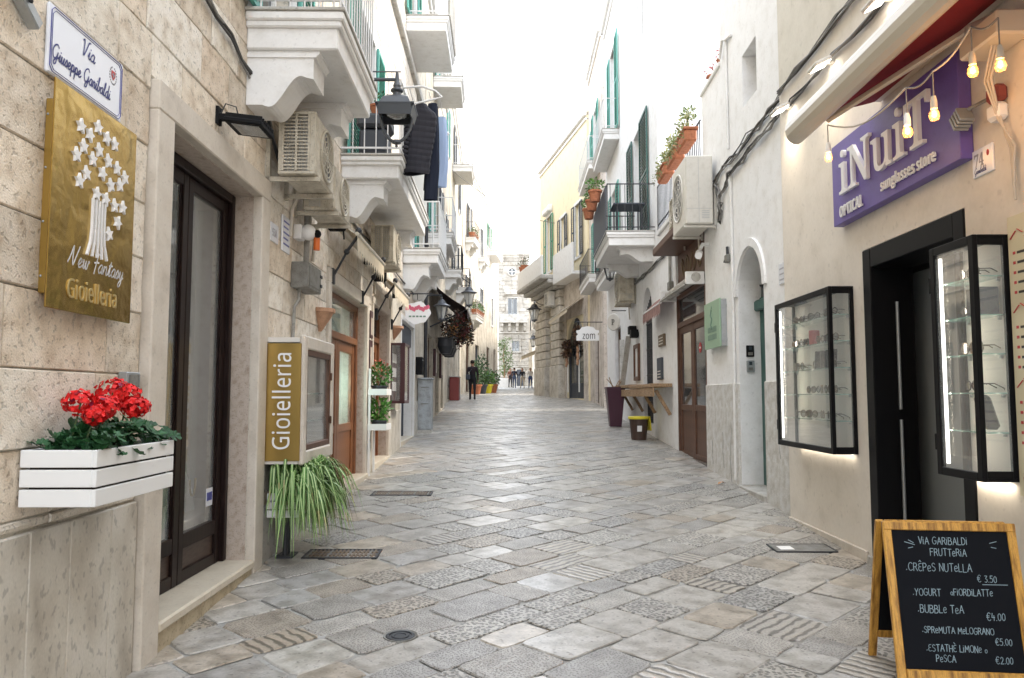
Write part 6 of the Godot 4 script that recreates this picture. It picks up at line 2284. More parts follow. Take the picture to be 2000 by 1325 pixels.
func tall_white_house() -> void:
	var W := Wall.new(1, 2.83, .016)
	var h := thing("tall_white_house", "tall bright white house with dark green shutters above a wooden counter", "house", W, W.at(15.9, 0, 0))
	var hole := [[16.9, 18.2, 1.0, 4.1, "arch"], [18.2, 19.4, 5.16, 8.2], [17.6, 18.8, 10.2, 12.2]]
	part(h, "wall", facade(W, 15.9, 22, -.2, 15.5, .3, hole), M.plaster_white)
	var b := mb()
	wb(b, W, 15.9, 22, -.2, 15.5, -8, -.29)
	wb(b, W, 15.895, 15.905, 5.0, 15.5, -.3, -.001)
	part(h, "inner_walls", b, M.plaster_white)
	window(h, W, 18.2, 19.4, 5.16, 8.2, -.2, M.trim_white, M.pane_dark)
	window(h, W, 17.6, 18.8, 10.2, 12.2, -.2, M.trim_white, M.pane_dark)
	louvre(h, "shutter", W, 17.0, 18.15, 5.25, 8.2, .03, M.green_dark, .075, true)
	louvre(h, "shutter", W, 19.45, 20.4, 5.25, 8.2, .03, M.green_dark, .075, true)
	balcony(h, W, 16.35, 19.4, 5.16, 1.05, {"th": .3, "rail": 1.05, "gap": .16, "rmat": M.iron, "corbels": [16.8, 18.9], "drop": .3, "cw": .3})
	# arched window with iron grille
	var gw := sub(h, "grilled_window")
	b = mb()
	wb(b, W, 16.9, 18.2, 1.0, 4.2, -.29, -.24)
	part(gw, "pane", b, M.pane_dark)
	for k in 9:
		b = mb()
		b.bar(W.at(17.0 + k * .14, 1.0, -.08), W.at(17.0 + k * .14, 3.9 - absf(k - 4) * .06, -.08), .018, .018)
		part(gw, "bar", b, M.iron)
	b = mb()
	for yy: float in [1.5, 2.1, 2.7, 3.3]: b.bar(W.at(16.9, yy, -.08), W.at(18.2, yy, -.08), .02, .02)
	part(gw, "crossbar", b, M.iron)
	# dark cloth along the balcony, pots hooked on it
	var sc := thing("balcony_cloth", "dark slate cloth screen tied along the white house's balcony", "screen", W, W.at(17.9, 5.2, 1.05))
	b = mb()
	wb(b, W, 16.4, 19.35, 5.12, 6.18, 1.045, 1.06)
	part(sc, "cloth", b, M.slate)
	for k in 3:
		potted("railing_pot", "green bushy plant in a terracotta pot hooked outside the slate cloth screen", "pots on the slate screen", W.t * Transform3D(Basis(), W.at(17.1 + k * .85, 6.0, 1.22)), .15, .26, M.terracotta, .26, Color(.10, .20, .05), null, 130, .09)
	var tb := thing("balcony_table", "black folding table on the white house's balcony", "table", W, W.at(17.0, 5.2, .5))
	b = mb()
	wb(b, W, 16.7, 17.4, 5.84, 5.88, .15, .85, .01)
	part(tb, "top", b, M.slate)
	for k in 4:
		b = mb()
		b.bar(W.at(16.78 + (k % 2) * .54, 5.18, .22 + (k / 2) * .55), W.at(16.78 + (k % 2) * .54, 5.85, .22 + (k / 2) * .55), .03, .03)
		part(tb, "leg", b, M.iron)
	# striped awning
	var aw := thing("striped_awning", "faded red scalloped awning folded above the wooden counter", "awning", W, W.at(14.9, 3.1, 0))
	b = mb()
	var N := 24
	for k in N:
		var a := lerpf(14.3, 16.4, float(k) / N)
		var e := lerpf(14.3, 16.4, float(k + 1) / N)
		b.quad(W.at(a, 3.62, .02), W.at(e, 3.62, .02), W.at(e, 3.36, .28), W.at(a, 3.36, .28))
		b.quad(W.at(a, 3.36, .28), W.at(e, 3.36, .28), W.at(e, 3.18 - .06 * ((k + 1) % 2), .285), W.at(a, 3.18 - .06 * (k % 2), .285))
	part(aw, "cloth", b, M.awning_stripe)
	b = mb()
	b.tube([W.at(14.28, 3.36, .27), W.at(16.42, 3.36, .27)], .02, 6)
	part(aw, "front_bar", b, M.rail_white)
	# counter of planks on brackets
	var co := thing("wooden_counter", "rough plank counter fixed along the white house", "counter", W, W.at(17.5, 1.75, 0))
	for k in 6:
		b = mb()
		var d := 14.6 + k * 1.05
		wb(b, W, d, d + 1.04, 1.78 + .03 * (k / 3), 1.85 + .03 * (k / 3), .02, .40, .008)
		part(co, "plank", b, M.plank)
		b = mb()
		wb(b, W, d, d + 1.04, 1.60, 1.77, .36, .39, .006)
		part(co, "apron_board", b, M.plank)
	for k in 4:
		b = mb()
		b.bar(W.at(14.8 + k * 1.7, 1.25, .03), W.at(14.8 + k * 1.7, 1.72, .3), .06, .06)
		part(co, "bracket", b, M.plank)
	var pt := thing("tall_planter", "tall dark wine-coloured tapered planter by the end of the counter", "planter", null, Vector3.ZERO)
	pt.transform = Transform3D(Basis(), Vector3(2.62, G(19.6), -19.6))
	b = raw()
	for k in 2:
		var lv := [[.17, 0.0], [.27, .95]] if k == 0 else [[.28, .95], [.28, 1.0]]
		for s in 4:
			var a := PI / 4 + s * PI / 2
			var f := func(an: float, q: Array) -> Vector3: return Vector3(cos(an) * q[0] * 1.2, q[1], -sin(an) * q[0] * 1.2)
			b.quad(f.call(a, lv[0]), f.call(a + PI / 2, lv[0]), f.call(a + PI / 2, lv[1]), f.call(a, lv[1]))
	b.box(Vector3(-.22, .9, -.22), Vector3(.22, .93, .22))
	part(pt, "tub", b, M.wine_plastic)
	b = raw()
	for k in 6: b.tube([Vector3(rng.randf_range(-.1, .1), .9, rng.randf_range(-.1, .1)), Vector3(rng.randf_range(-.2, .2), 1.1 + rng.randf() * .15, rng.randf_range(-.2, .2))], .012, 5)
	part(pt, "bare_stems", b, M.plank)
	var bn := thing("waste_bin", "brown waste bin with a yellow bag folded over its rim", "bin", null, Vector3.ZERO)
	bn.transform = Transform3D(Basis(Vector3.UP, .2), Vector3(2.66, G(16.2), -16.2))
	b = raw()
	b.lathe([Vector2(0, 0), Vector2(.155, 0), Vector2(.20, .44), Vector2(0, .44)], 14)
	part(bn, "bucket", b, M.bin_brown)
	b = raw()
	b.lathe([Vector2(.205, .43), Vector2(.222, .44), Vector2(.222, .48), Vector2(.19, .49), Vector2(.0, .47)], 14)
	b.obox(Transform3D(Basis(Vector3(0, 0, 1), .1), Vector3(.205, .34, .02)), Vector3(.03, .30, .26), .01)
	part(bn, "yellow_bag", b, M.yellow_plastic)
	b = raw()
	b.obox(Transform3D(Basis(Vector3.RIGHT, .1), Vector3(-.05, .24, .178)), Vector3(.10, .12, .006))
	part(bn, "label_sticker", b, M.letter_white)
	# wall pieces
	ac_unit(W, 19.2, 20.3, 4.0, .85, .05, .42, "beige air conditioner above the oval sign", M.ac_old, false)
	var ov := thing("oval_sign", "oval white sign with a monogram on a hanging board past the counter", "sign", W, W.at(21.3, 3.4, 0))
	b = mb()
	b.lathe([Vector2(0, .03), Vector2(.19, .03), Vector2(.21, 0), Vector2(0, 0)], 20, Transform3D(Basis(Vector3.UP, .9) * Basis(Vector3.RIGHT, PI / 2) * Basis.from_scale(Vector3(1, 1, 1.15)), W.at(21.2, 3.66, .35)))
	part(ov, "board", b, M.case_back)
	lettering(ov, "P", true, true, W.at(21.2, 3.66, .35) + Basis(Vector3.UP, .9) * Vector3(0, 0, .036) - base, .10, .16, .01, M.box_grey, Basis(Vector3.UP, .9))
	b = mb()
	b.tube([W.at(21.2, 3.98, 0), W.at(21.2, 3.98, .4)], .015, 6)
	part(ov, "bracket", b, M.iron)
	var vb := thing("crossed_planks", "weathered planks crossed in a V against the white house", "planks", W, W.at(20.9, 1.8, .1))
	for s: Array in [[20.3, 21.0], [21.7, 21.0]]:
		b = mb()
		b.bar(W.at(s[0], 3.2, .06), W.at(s[1], 1.86, .16), .14, .04, .006)
		part(vb, "plank", b, M.trim_grey)
	var mf := thing("picture_frame", "dark red framed board hung on the white house between planks and arch", "frame", W, W.at(19.0, 2.0, 0))
	for r: Array in [[18.7, 18.8, 2.0, 2.9], [19.4, 19.5, 2.0, 2.9], [18.8, 19.4, 2.8, 2.9], [18.8, 19.4, 2.0, 2.1]]:
		b = mb()
		wb(b, W, r[0], r[1], r[2], r[3], 0, .06, .01)
		part(mf, "frame_bar", b, M.brown_wood)
	b = mb()
	wb(b, W, 18.8, 19.4, 2.1, 2.8, 0, .02)
	part(mf, "board", b, M.trim_white)
	for k in 2:
		var sp := thing("wall_speaker", "small black cube lamp above the dark red frame", "lamp", W, W.at(18.9 + k * .35, 3.1 + k * .12, 0), "black cubes above the frame")
		b = mb()
		wb(b, W, 18.8 + k * .35, 19.1 + k * .35, 3.05 + k * .12, 3.25 + k * .12, .02, .2, .01)
		part(sp, "cube", b, M.black_matte)
		b = mb()
		wb(b, W, 18.9 + k * .35, 19.0 + k * .35, 3.1 + k * .12, 3.2 + k * .12, 0, .02)
		part(sp, "wall_mount", b, M.iron)
	for e: Array in [[15.3, 15.9, 2.62, 2.86, "brown lettered wooden plate on the white house under the faded awning"], [15.6, 16.1, 1.95, 2.4, "dark blue notice box on the white house above the counter"]]:
		var n := thing("notice_plate", e[4], "plaque", W, W.at(e[0], e[2], 0))
		b = mb()
		wb(b, W, e[0], e[1], e[2], e[3], 0, .05, .008)
		part(n, "plate", b, M.tarnish if e[2] > 2.5 else M.slate)
		b = mb()
		for k in 3: wb(b, W, e[0] + .08, e[1] - .08, e[2] + .04 + k * .06, e[2] + .06 + k * .06, .05, .053)
		part(n, "lettering", b, M.case_back)
	var pr := thing("grey_pipe", "grey cable pipe climbing the white house past the faded awning", "pipe", W, W.at(15.0, 4, 0))
	b = mb()
	b.tube([W.at(14.5, 4.75, .04), W.at(14.55, 4.2, .04), W.at(14.5, 3.75, .05)], .03, 6)
	part(pr, "pipe", b, M.pipe_grey)
	b = mb()
	wb(b, W, 14.4, 14.6, 3.62, 3.78, 0, .09, .01)
	part(pr, "end_box", b, M.box_grey)
	var lt := thing("wall_lantern", "dark six-sided lantern on the corner of the white house below the slate screen", "lantern", W, W.at(20, 4.4, 1))
	wall_lantern(lt, W.t.affine_inverse(), W.t * W.at(19.6, 4.95, .62), W.t * W.at(19.6, 5.1, 0), .42, .62)

func wall_lantern(lt: Node3D, inv: Transform3D, top_w: Vector3, root_w: Vector3, wd: float, ht: float) -> void:
	# four-sided tapering glass lantern; top_w is the foot of the hat, root_w the wall end of the arm
	var c: Vector3 = inv * top_w
	var r0: Vector3 = inv * root_w
	var b := mb()
	b.tube([r0, Vector3(c.x, r0.y + .03, c.z * .5 + r0.z * .5), Vector3(c.x, c.y + ht * .42, c.z)], .018, 6)
	b.tube([Vector3(c.x, c.y + ht * .42, c.z), Vector3(c.x, c.y + ht * .2, c.z)], .016, 6)
	part(lt, "arm", b, M.iron)
	b = mb()
	b.lathe([Vector2(0, ht * .36), Vector2(wd * .06, ht * .33), Vector2(wd * .05, ht * .26), Vector2(wd * .18, ht * .22), Vector2(wd * .30, ht * .08), Vector2(wd * .54, 0), Vector2(wd * .5, -.02), Vector2(0, -.02)], 12, Transform3D(Basis(), c))
	part(lt, "hat", b, M.lantern_grey)
	var f := func(a: float, r: float, y: float) -> Vector3: return c + Vector3(cos(a) * r, y, sin(a) * r)
	b = mb()
	for s in 6:
		var a := TAU * s / 6
		b.tube([f.call(a, wd * .40, -.02), f.call(a, wd * .2, -ht * .52)], .011, 5)
	b.lathe([Vector2(wd * .22, -ht * .5), Vector2(wd * .24, -ht * .54), Vector2(wd * .1, -ht * .58), Vector2(0, -ht * .64)], 10, Transform3D(Basis(), c))
	part(lt, "cage", b, M.lantern_grey)
	b = mb()
	for s in 6:
		var a := TAU * s / 6
		b.quad(f.call(a, wd * .19, -ht * .5), f.call(a + TAU / 6, wd * .19, -ht * .5), f.call(a + TAU / 6, wd * .38, -.02), f.call(a, wd * .38, -.02))
	part(lt, "glass", b, M.glass_lamp)

func plain_house(label: String, w: Wall, d0: float, d1: float, top: float, m: Material, wins: Array, balcs: Array, foot := 0.0, deep := 7.0) -> Node3D:
	# wins: [d0, d1, y0, y1, shutter material or null, kind]; balcs: [d0, d1, y, reach, rail material]
	var h := thing("house", label, "house", w, w.at(d0, 0, 0))
	var holes := []
	for q: Array in wins: holes.append([q[0], q[1], q[2], q[3]] + (["arch"] if q.size() > 5 and q[5] == "arch" else []))
	part(h, "wall", facade(w, d0, d1, G(d0) - .5, top, .3, holes), m)
	var b := mb()
	wb(b, w, d0, d1, G(d0) - .5, top, -deep, -.29)
	wb(b, w, d0, d0 + .004, G(d0) - .5, top, -.29, -.001); wb(b, w, d1 - .004, d1, G(d0) - .5, top, -.29, -.001)
	part(h, "inner_walls", b, m)
	b = mb()
	wb(b, w, d0, d1, top - .22, top, -.3, .16, .03); wb(b, w, d0, d1, top - .42, top - .3, -.1, .07, .02)
	part(h, "cornice", b, M.trim_white)
	for q: Array in wins:
		if q[2] < G(q[0]) + 1.0:
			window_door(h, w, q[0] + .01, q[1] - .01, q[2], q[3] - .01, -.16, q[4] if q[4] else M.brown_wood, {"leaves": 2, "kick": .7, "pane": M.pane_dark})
		else:
			window(h, w, q[0], q[1], q[2], q[3], -.18, M.trim_white, M.pane_dark)
			var fr := mb()
			for z: Array in [[q[0] - .12, q[0], q[2] - .1, q[3] + .14], [q[1], q[1] + .12, q[2] - .1, q[3] + .14], [q[0], q[1], q[3], q[3] + .14], [q[0], q[1], q[2] - .1, q[2]]]: wb(fr, w, z[0], z[1], z[2], z[3], -.04, .05, .006)
			part(h, "window_surround", fr, M.trim_white)
			if q[4]:
				var half: float = (q[1] - q[0]) / 2
				louvre(h, "shutter", w, q[0] - half, q[0] - .02, q[2], q[3], .055, q[4], .09)
				louvre(h, "shutter", w, q[1] + .02, q[1] + half, q[2], q[3], .055, q[4], .09)
	for q: Array in balcs:
		balcony(h, w, q[0], q[1], q[2], q[3], {"rmat": q[4], "gap": .22, "th": .3, "corbels": [q[0] + .35, q[1] - .35] if q.size() > 5 else [], "mat": M.trim_white, "drop": .45})
	return h

func far_left() -> void:
	var A := Wall.new(-1, 1.75, .025)
	plain_house("old stone house with a wine-red awning hung with dried flowers", A, 19.3, 28, 12.6, M.plaster_ivory,
		[[20.6, 22.2, G(20) + .1, 3.3, M.brown_wood], [23.4, 24.8, G(23) + .1, 3.5, M.brown_wood], [25.8, 27.0, G(25.5) + .1, 3.6, M.slate], [20.4, 21.5, 6.0, 8.2, M.teal], [24.2, 25.2, 6.2, 8.4, M.slate], [22.0, 23.1, 10.95, 12.2, M.teal]],
		[[19.9, 22.0, 5.9, .7, M.rail_white, 1], [21.7, 23.5, 10.9, .86, M.rail_white]])
	var B := Wall.new(-1, 2.06, .02)
	plain_house("cream house with small stone balconies beyond the dried-flower awning", B, 28, 45, 15.2, M.plaster_yellow if false else M.plaster_ivory,
		[[29, 30.4, G(29) + .1, 3.9, M.brown_wood], [32, 33.6, G(32) + .1, 4.1, M.maroon], [36.5, 38, G(36.5) + .1, 4.3, M.brown_wood], [41, 42.6, G(41) + .1, 4.6, M.slate], [30, 31, 6.6, 8.8, M.slate], [34.6, 35.6, 7.0, 9.2, M.slate], [39, 40, 7.2, 9.4, M.slate], [43, 44, 7.2, 9.4, M.slate], [30.4, 31.4, 11.6, 13.6, M.teal], [35.6, 36.6, 12.35, 14.3, M.slate], [40.5, 41.4, 11.6, 13.8, M.slate]],
		[[34.8, 37.2, 12.3, .95, M.rail_white], [29.4, 31.6, 6.5, .7, M.iron, 1], [38.4, 40.6, 7.1, .7, M.iron, 1]])
	var C := Wall.new(-1, 7.5, -.102)
	plain_house("sunny cream house at the bend with white balconies and flower pots", C, 45, 62.3, 16.0, M.plaster_ivory,
		[[46.3, 47.6, G(46) + .1, 4.8, M.brown_wood], [50, 51.6, G(50) + .1, 5.0, M.slate], [55.5, 57, G(55) + .1, 5.2, M.brown_wood], [59.5, 60.8, G(59) + .1, 5.3, M.brown_wood], [46.2, 47.3, 6.55, 8.9, M.slate], [52, 53, 6.9, 9.0, M.slate], [58, 59, 7.0, 9.1, null], [46.6, 47.6, 11.3, 13.4, M.slate], [52, 53, 11.2, 13.2, M.slate], [56, 57.2, 12.2, 14.3, M.green_mid], [60.2, 61.2, 11.4, 13.4, null]],
		[[45.4, 48.4, 6.45, .8, M.rail_white, 1], [45.8, 48.2, 11.2, .6, M.tarnish, 1], [51.3, 53.4, 11.0, .5, M.rail_white, 1], [54.8, 58.4, 12.1, .85, M.rail_white]])
	# wine awning over the old stone house, with dried flowers and baskets
	var aw := thing("wine_awning", "dark wine-coloured awning open over the old stone house", "awning", A, A.at(23, 3.8, .5))
	var b := mb()
	for k in 8:
		var t0 := k / 8.0
		var t1 := (k + 1) / 8.0
		var y0 := lerpf(4.72, 3.98, t0) - .05 * sin(PI * t0)
		var y1 := lerpf(4.72, 3.98, t1) - .05 * sin(PI * t1)
		b.quad(A.at(20.6, y0, t0 * 1.0 + .05), A.at(20.6, y1, t1 * 1.0 + .05), A.at(27, y1 + .12, t1 * 1.0 + .05), A.at(27, y0 + .12, t0 * 1.0 + .05))
	b.quad(A.at(20.6, 3.98, 1.05), A.at(20.6, 3.72, 1.06), A.at(27, 3.84, 1.06), A.at(27, 4.10, 1.05))
	part(aw, "cloth", b, M.awning_wine)
	b = mb()
	b.tube([A.at(20.5, 4.76, .07), A.at(27, 4.88, .07)], .09, 10)
	b.tube([A.at(20.5, 3.97, 1.05), A.at(27, 4.09, 1.05)], .03, 8)
	part(aw, "roller", b, M.tube_cream)
	for dd: float in [20.9, 26.6]:
		b = mb()
		b.tube([A.at(dd, 3.5, .03), A.at(dd, 3.98, 1.03)], .022, 6)
		part(aw, "arm", b, M.iron)
	rng.seed = 301
	for g in 14:
		var dd := 20.7 + g * .45 + rng.randf_range(-.1, .1)
		var pp := rng.randf_range(.25, .98)
		var yy := lerpf(4.5, 3.85, pp) - .1
		var o := thing("dried_bouquet", "bunch of dried flowers and leaves hanging under the wine-coloured awning", "dried flowers", A, A.at(dd, yy, pp), "dried bunches under the wine-coloured awning")
		var ln := rng.randf_range(.35, .95) * (1.2 - pp * .5)
		var q := mb()
		for k in 5:
			var c := A.at(dd + rng.randf_range(-.12, .12), yy - ln * (.2 + .2 * k), pp + rng.randf_range(-.08, .08))
			tuft(q, c, Vector3(.16, .13, .14), 46, .11, .05, [Color(.05, .03, .02), Color(.13, .02, .02), Color(.035, .05, .025), Color(.17, .075, .02), Color(.02, .016, .015)][(g + k) % 5], .5)
		part(o, "leaves", q, M.leaf)
		q = mb()
		q.tube([A.at(dd, yy + .08, pp), A.at(dd, yy - ln * .5, pp)], .006, 4, false)
		part(o, "string", q, M.cable)
	for g in 3:
		var o := thing("hanging_basket", "dark wicker basket hanging below the dried bunches", "basket", A, A.at(21.0 + g * .9, 2.7, .45), "baskets below the dried bunches")
		var q := mb()
		q.lathe([Vector2(0, 0), Vector2(.14, .02), Vector2(.22, .22), Vector2(.2, .42), Vector2(.23, .46), Vector2(.19, .45), Vector2(.0, .3)], 12, Transform3D(Basis(), A.at(21.0 + g * .9, 2.75, .45)))
		part(o, "bowl", q, M.iron)
		q = mb()
		q.tube([A.at(21.0 + g * .9, 3.2, .45), A.at(21.0 + g * .9, 4.0, .5)], .008, 4)
		part(o, "rope", q, M.cable)
	var wl := thing("wall_lantern", "glass wall lantern at the near end of the wine-coloured awning", "lantern", A, A.at(20, 3.6, .4))
	wall_lantern(wl, A.t.affine_inverse(), A.t * A.at(19.8, 3.95, .42), A.t * A.at(19.8, 4.2, 0), .42, .66)
	var wl2 := thing("wall_lantern", "dark street lantern on a long arm beyond the wine-coloured awning", "lantern", B, B.at(30, 5.6, .9))
	wall_lantern(wl2, B.t.affine_inverse(), B.t * B.at(30.5, 5.75, .95), B.t * B.at(30.5, 6.45, 0), .62, .95)
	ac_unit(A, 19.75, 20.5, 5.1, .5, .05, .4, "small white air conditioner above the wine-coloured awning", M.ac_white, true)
	for g in 2:
		var o := thing("wall_sign", ["narrow dark picture board under the dried bunches", "second narrow dark board beside a doorway under the dried bunches"][g], "sign", A, A.at(22.6 + g * 2.5, 2.2, 0))
		var q := mb()
		wb(q, A, 22.45 + g * 2.5, 23.0 + g * 2.5, 2.2, 3.0, 0, .08, .01)
		part(o, "board", q, M.maroon)
		q = mb()
		wb(q, A, 22.55 + g * 2.5, 22.9 + g * 2.5, 2.3, 2.9, .08, .085)
		part(o, "print", q, M.case_back)
	for g in 2:
		var o := thing("street_cupboard", ["red painted street cupboard by the cream house's door", "slate grey street cupboard beside the red one"][g], "cupboard", B, B.at(33.4 + g * .9, G(33.5), .2))
		var q := mb()
		wb(q, B, 33.3 + g * .9, 34.1 + g * .9, G(33.5) - .02, G(33.5) + 1.0, .02, .42, .015)
		part(o, "body", q, M.cupboard_red if g == 0 else M.cabinet_grey)
		q = mb()
		wb(q, B, 33.28 + g * .9, 34.12 + g * .9, G(33.5) + 1.0, G(33.5) + 1.04, .01, .44, .01)
		part(o, "top", q, M.trim_grey)
	# pots on the flower balcony and the pavement beyond
	for k in 5:
		potted("balcony_flower_pot", "pot of pink and green flowers along the flowering first-floor balcony", "pots on the flowering balcony", C.t * Transform3D(Basis(), C.at(45.6 + k * .65, 6.5, .62)), .22, .3, M.terracotta, .55, Color(.09, .17, .05), Color(.55, .16, .18), 120, .13)
	for k in 3:
		potted("balcony_flower_pot", "terracotta pot on the small high balcony of the cream house at the bend", "pots on the high balcony", C.t * Transform3D(Basis(), C.at(46.2 + k * .7, 11.23, .35)), .2, .34, M.terracotta, .35, Color(.12, .17, .06), null, 50, .12)
	for k in 4:
		potted("street_plant", ["big leafy plant in a tub by the bend of the street", "tall dark green shrub in a tub by the bend", "plant in a bright yellow tub by the bend", "low bushy plant in a clay tub by the bend"][k], "", Transform3D(Basis(), Vector3(-2.05 + k * .28, G(44 + k), -(43.5 + k * 1.4))), .34, .55, [M.terracotta, M.bin_slate, M.yellow_plastic, M.terracotta][k], [1.3, 1.9, .8, .9][k], [Color(.05, .11, .035), Color(.03, .075, .03), Color(.08, .17, .04), Color(.06, .12, .04)][k], null, 240, .2)
	var tr := thing("climbing_tree", "slender green tree growing beside the white planter at the street's end", "tree")
	tr.transform = Transform3D(Basis(), Vector3(-.75, G(70), -70))
	b = raw()
	b.tube([Vector3(0, 0, 0), Vector3(.08, 1.5, 0), Vector3(-.05, 2.8, .1), Vector3(.1, 4.1, 0)], [.09, .07, .05, .02], 7)
	b.tube([Vector3(.05, 1.8, 0), Vector3(.4, 2.6, .1)], [.035, .012], 5); b.tube([Vector3(0, 2.4, 0), Vector3(-.35, 3.1, -.1)], [.03, .01], 5)
	part(tr, "trunk", b, M.plank)
	b = raw()
	for k in 12: tuft(b, Vector3(rng.randf_range(-.45, .45), 1.3 + k * .27, rng.randf_range(-.4, .4)), Vector3(.42, .34, .4), 60, .22, .1, Color(.13, .19, .07))
	part(tr, "crown", b, M.leaf)
	var wp := thing("white_planter", "long white planter wall at the end of the street", "planter")
	wp.transform = Transform3D(Basis(), Vector3(-.5, G(69), -69.3))
	b = raw()
	b.box(Vector3(-.9, -.05, -.35), Vector3(.55, .85, .35), .03)
	part(wp, "trough", b, M.trim_white)
	b = raw()
	b.box(Vector3(-.82, .84, -.28), Vector3(.47, .87, .28))
	part(wp, "soil", b, M.soil)

func far_right() -> void:
	var A := Wall.new(1, 2.85, .016)
	plain_house("tall narrow pale house with teal shutters past the tall white house", A, 22, 26.3, 14.6, M.plaster_white,
		[[22.6, 24.0, G(23) + .05, 3.7, M.brown_wood], [22.9, 24.2, 5.6, 8.0, M.teal], [22.9, 24.3, 9.65, 12.6, M.teal]], [[22.45, 26.0, 9.6, .5, M.rail_white], [22.5, 25.8, 5.45, .45, M.iron]])
	var B := Wall.new(1, 3.35, .0)
	plain_house("pale house with teal shutters and a pink lower wall beyond the alley", B, 28.0, 32.8, 15.6, M.plaster_pink,
		[[29.6, 30.8, G(30) + .05, 4.0, M.brown_wood], [29.4, 30.6, 6.4, 8.6, M.teal], [29.2, 30.4, 10.6, 13.0, M.teal], [31.6, 32.4, 10.6, 12.6, M.teal]], [[28.4, 32.6, 10.5, .5, M.rail_white], [28.6, 32.4, 6.2, .5, M.iron]])
	var C := Wall.new(1, 9.5, -.19)
	var h := plain_house("yellow house on a stone ground floor with banded pilasters and a dark arched doorway", C, 32.8, 41.9, 14.1, M.plaster_yellow,
		[[33.4, 36.3, G(34) + .05, 5.2, M.slate, "arch"], [38.5, 39.4, G(39) + .05, 6.2, M.dark_door, "arch"], [33.8, 34.7, 7.9, 10.3, M.slate], [36.4, 37.3, 7.9, 10.3, M.slate], [39.2, 40.2, 8.1, 11.0, M.green_mid]], [])  # first arch: closed slate leaves, dark colour standing in for a shaded open doorway
	var b := mb()
	wb(b, C, 32.82, 33.38, 0.8, 7.2, -.01, .04); wb(b, C, 36.32, 36.6, .8, 7.2, -.01, .04); wb(b, C, 33.38, 36.32, 5.22, 7.2, -.01, .04); wb(b, C, 36.6, 41.9, 6.25, 7.2, -.01, .04)
	part(h, "stone_front", b, M.plaster_pink)
	for pr: Array in [[36.7, 38.4], [39.5, 41.9]]:
		var y := 1.5
		b = mb()
		wb(b, C, pr[0] - .05, pr[1] + .05, 1.0, 3.1, -.01, .34, .03)
		part(h, "pilaster_base", b, M.rustic)
		y = 3.1
		for k in 9:
			b = mb()
			wb(b, C, pr[0], pr[1], y + .02, y + .40, -.01, .28, .035)
			part(h, "pilaster_band", b, M.rustic)
			y += .41
	b = mb()
	wb(b, C, 36.4, 42.0, 6.8, 7.0, -.01, .5, .04); wb(b, C, 36.4, 42.1, 7.0, 7.2, -.01, .9, .05); wb(b, C, 36.4, 42.2, 7.2, 7.42, -.01, 1.25, .05)
	part(h, "balcony_slab", b, M.trim_grey)
	b = mb()
	wb(b, C, 36.45, 42.15, 7.42, 8.35, 1.1, 1.2, .02); wb(b, C, 42.05, 42.15, 7.42, 8.35, 0, 1.1); wb(b, C, 33.0, 36.4, 7.0, 8.3, .55, .65, .02); wb(b, C, 33.0, 36.4, 6.9, 7.05, 0, .65, .02)
	part(h, "balcony_parapet", b, M.trim_white)
	b = mb()
	wb(b, C, 39.0, 40.4, 11.15, 11.5, -.02, .25, .06)
	part(h, "window_hood", b, M.trim_white)
	# wreaths and pale ribbons at the doorway whose shade the slate leaves stand for
	for k in 2:
		var o := thing("door_wreath", ["dried wreath with a long pale ribbon on the black doorway's inner side", "dried wreath with a long pale ribbon on the black doorway's outer side"][k], "wreath", C, C.at(34.0 + k * 1.9, 3.9, .12))
		var q := mb()
		rng.seed = 90 + k
		var dd := 34.0 + k * 1.9
		for i in 16:
			var a := TAU * i / 16
			tuft(q, C.at(dd, 4.3 - k * .5, .12) + Vector3(cos(a) * .3, sin(a) * .3, 0), Vector3(.13, .13, .1), 26, .16, .08, Color(.07, .04, .03) if i % 3 else Color(.20, .11, .06))
		part(o, "ring", q, M.leaf)
		q = mb()
		wb(q, C, dd - .08, dd + .08, 1.8, 4.0 - k * .5, .06, .08)
		part(o, "ribbon", q, M.trim_white)
		q = mb()
		for i in 20: q.ball(C.at(dd + rng.randf_range(-.09, .09), 3.05 + i * .038, .12), Vector3(.08, .08, .06), 4, 6)
		part(o, "dried_pods", q, M.terracotta_pale)
	var sd := thing("sloping_canopy", "pale fabric canopy on a pole above the black arched doorway", "awning", C, C.at(35, 5.2, .3))
	b = mb()
	b.quad(C.at(33.3, 5.95, .06), C.at(36.6, 5.7, .06), C.at(36.6, 5.2, .8), C.at(33.3, 5.45, .8)); b.quad(C.at(33.3, 5.45, .8), C.at(36.6, 5.2, .8), C.at(36.6, 5.02, .81), C.at(33.3, 5.25, .81))
	part(sd, "cloth", b, M.awning_cream)
	b = mb()
	b.tube([C.at(33.2, 5.46, .8), C.at(36.7, 5.19, .8)], .03, 6)
	part(sd, "front_bar", b, M.tube_cream)
	var zs := thing("hanging_shop_sign", "white scalloped hanging sign lettered zom in front of the pink wall", "sign", B, B.at(28.6, 3.5, 1))
	var poly := PackedVector2Array()
	for p: Array in [[-.42, -.24], [.42, -.24], [.42, -.06], [.36, 0], [.42, .06], [.42, .14], [.30, .16], [.22, .26], [0, .30], [-.22, .26], [-.30, .16], [-.42, .14], [-.42, .06], [-.36, 0], [-.42, -.06]]: poly.append(Vector2(p[0], p[1]))
	var face := Transform3D(Basis(Vector3.UP, PI / 2), B.at(28.3, 3.9, .55))
	b = mb()
	b.extr(poly, -.02, .02, face)
	part(zs, "board", b, M.letter_white)
	lettering(zs, "zom", false, false, face * Vector3(.04, -.08, .024) - base, .46, .2, .008, M.dark_ink, face.basis)
	b = mb()
	b.tube([B.at(28.3, 4.35, 0), B.at(28.3, 4.35, 1.0)], .018, 6); b.tube([B.at(28.3, 4.35, .55), B.at(28.3, 4.18, .55)], .012, 5)
	part(zs, "bracket", b, M.iron)
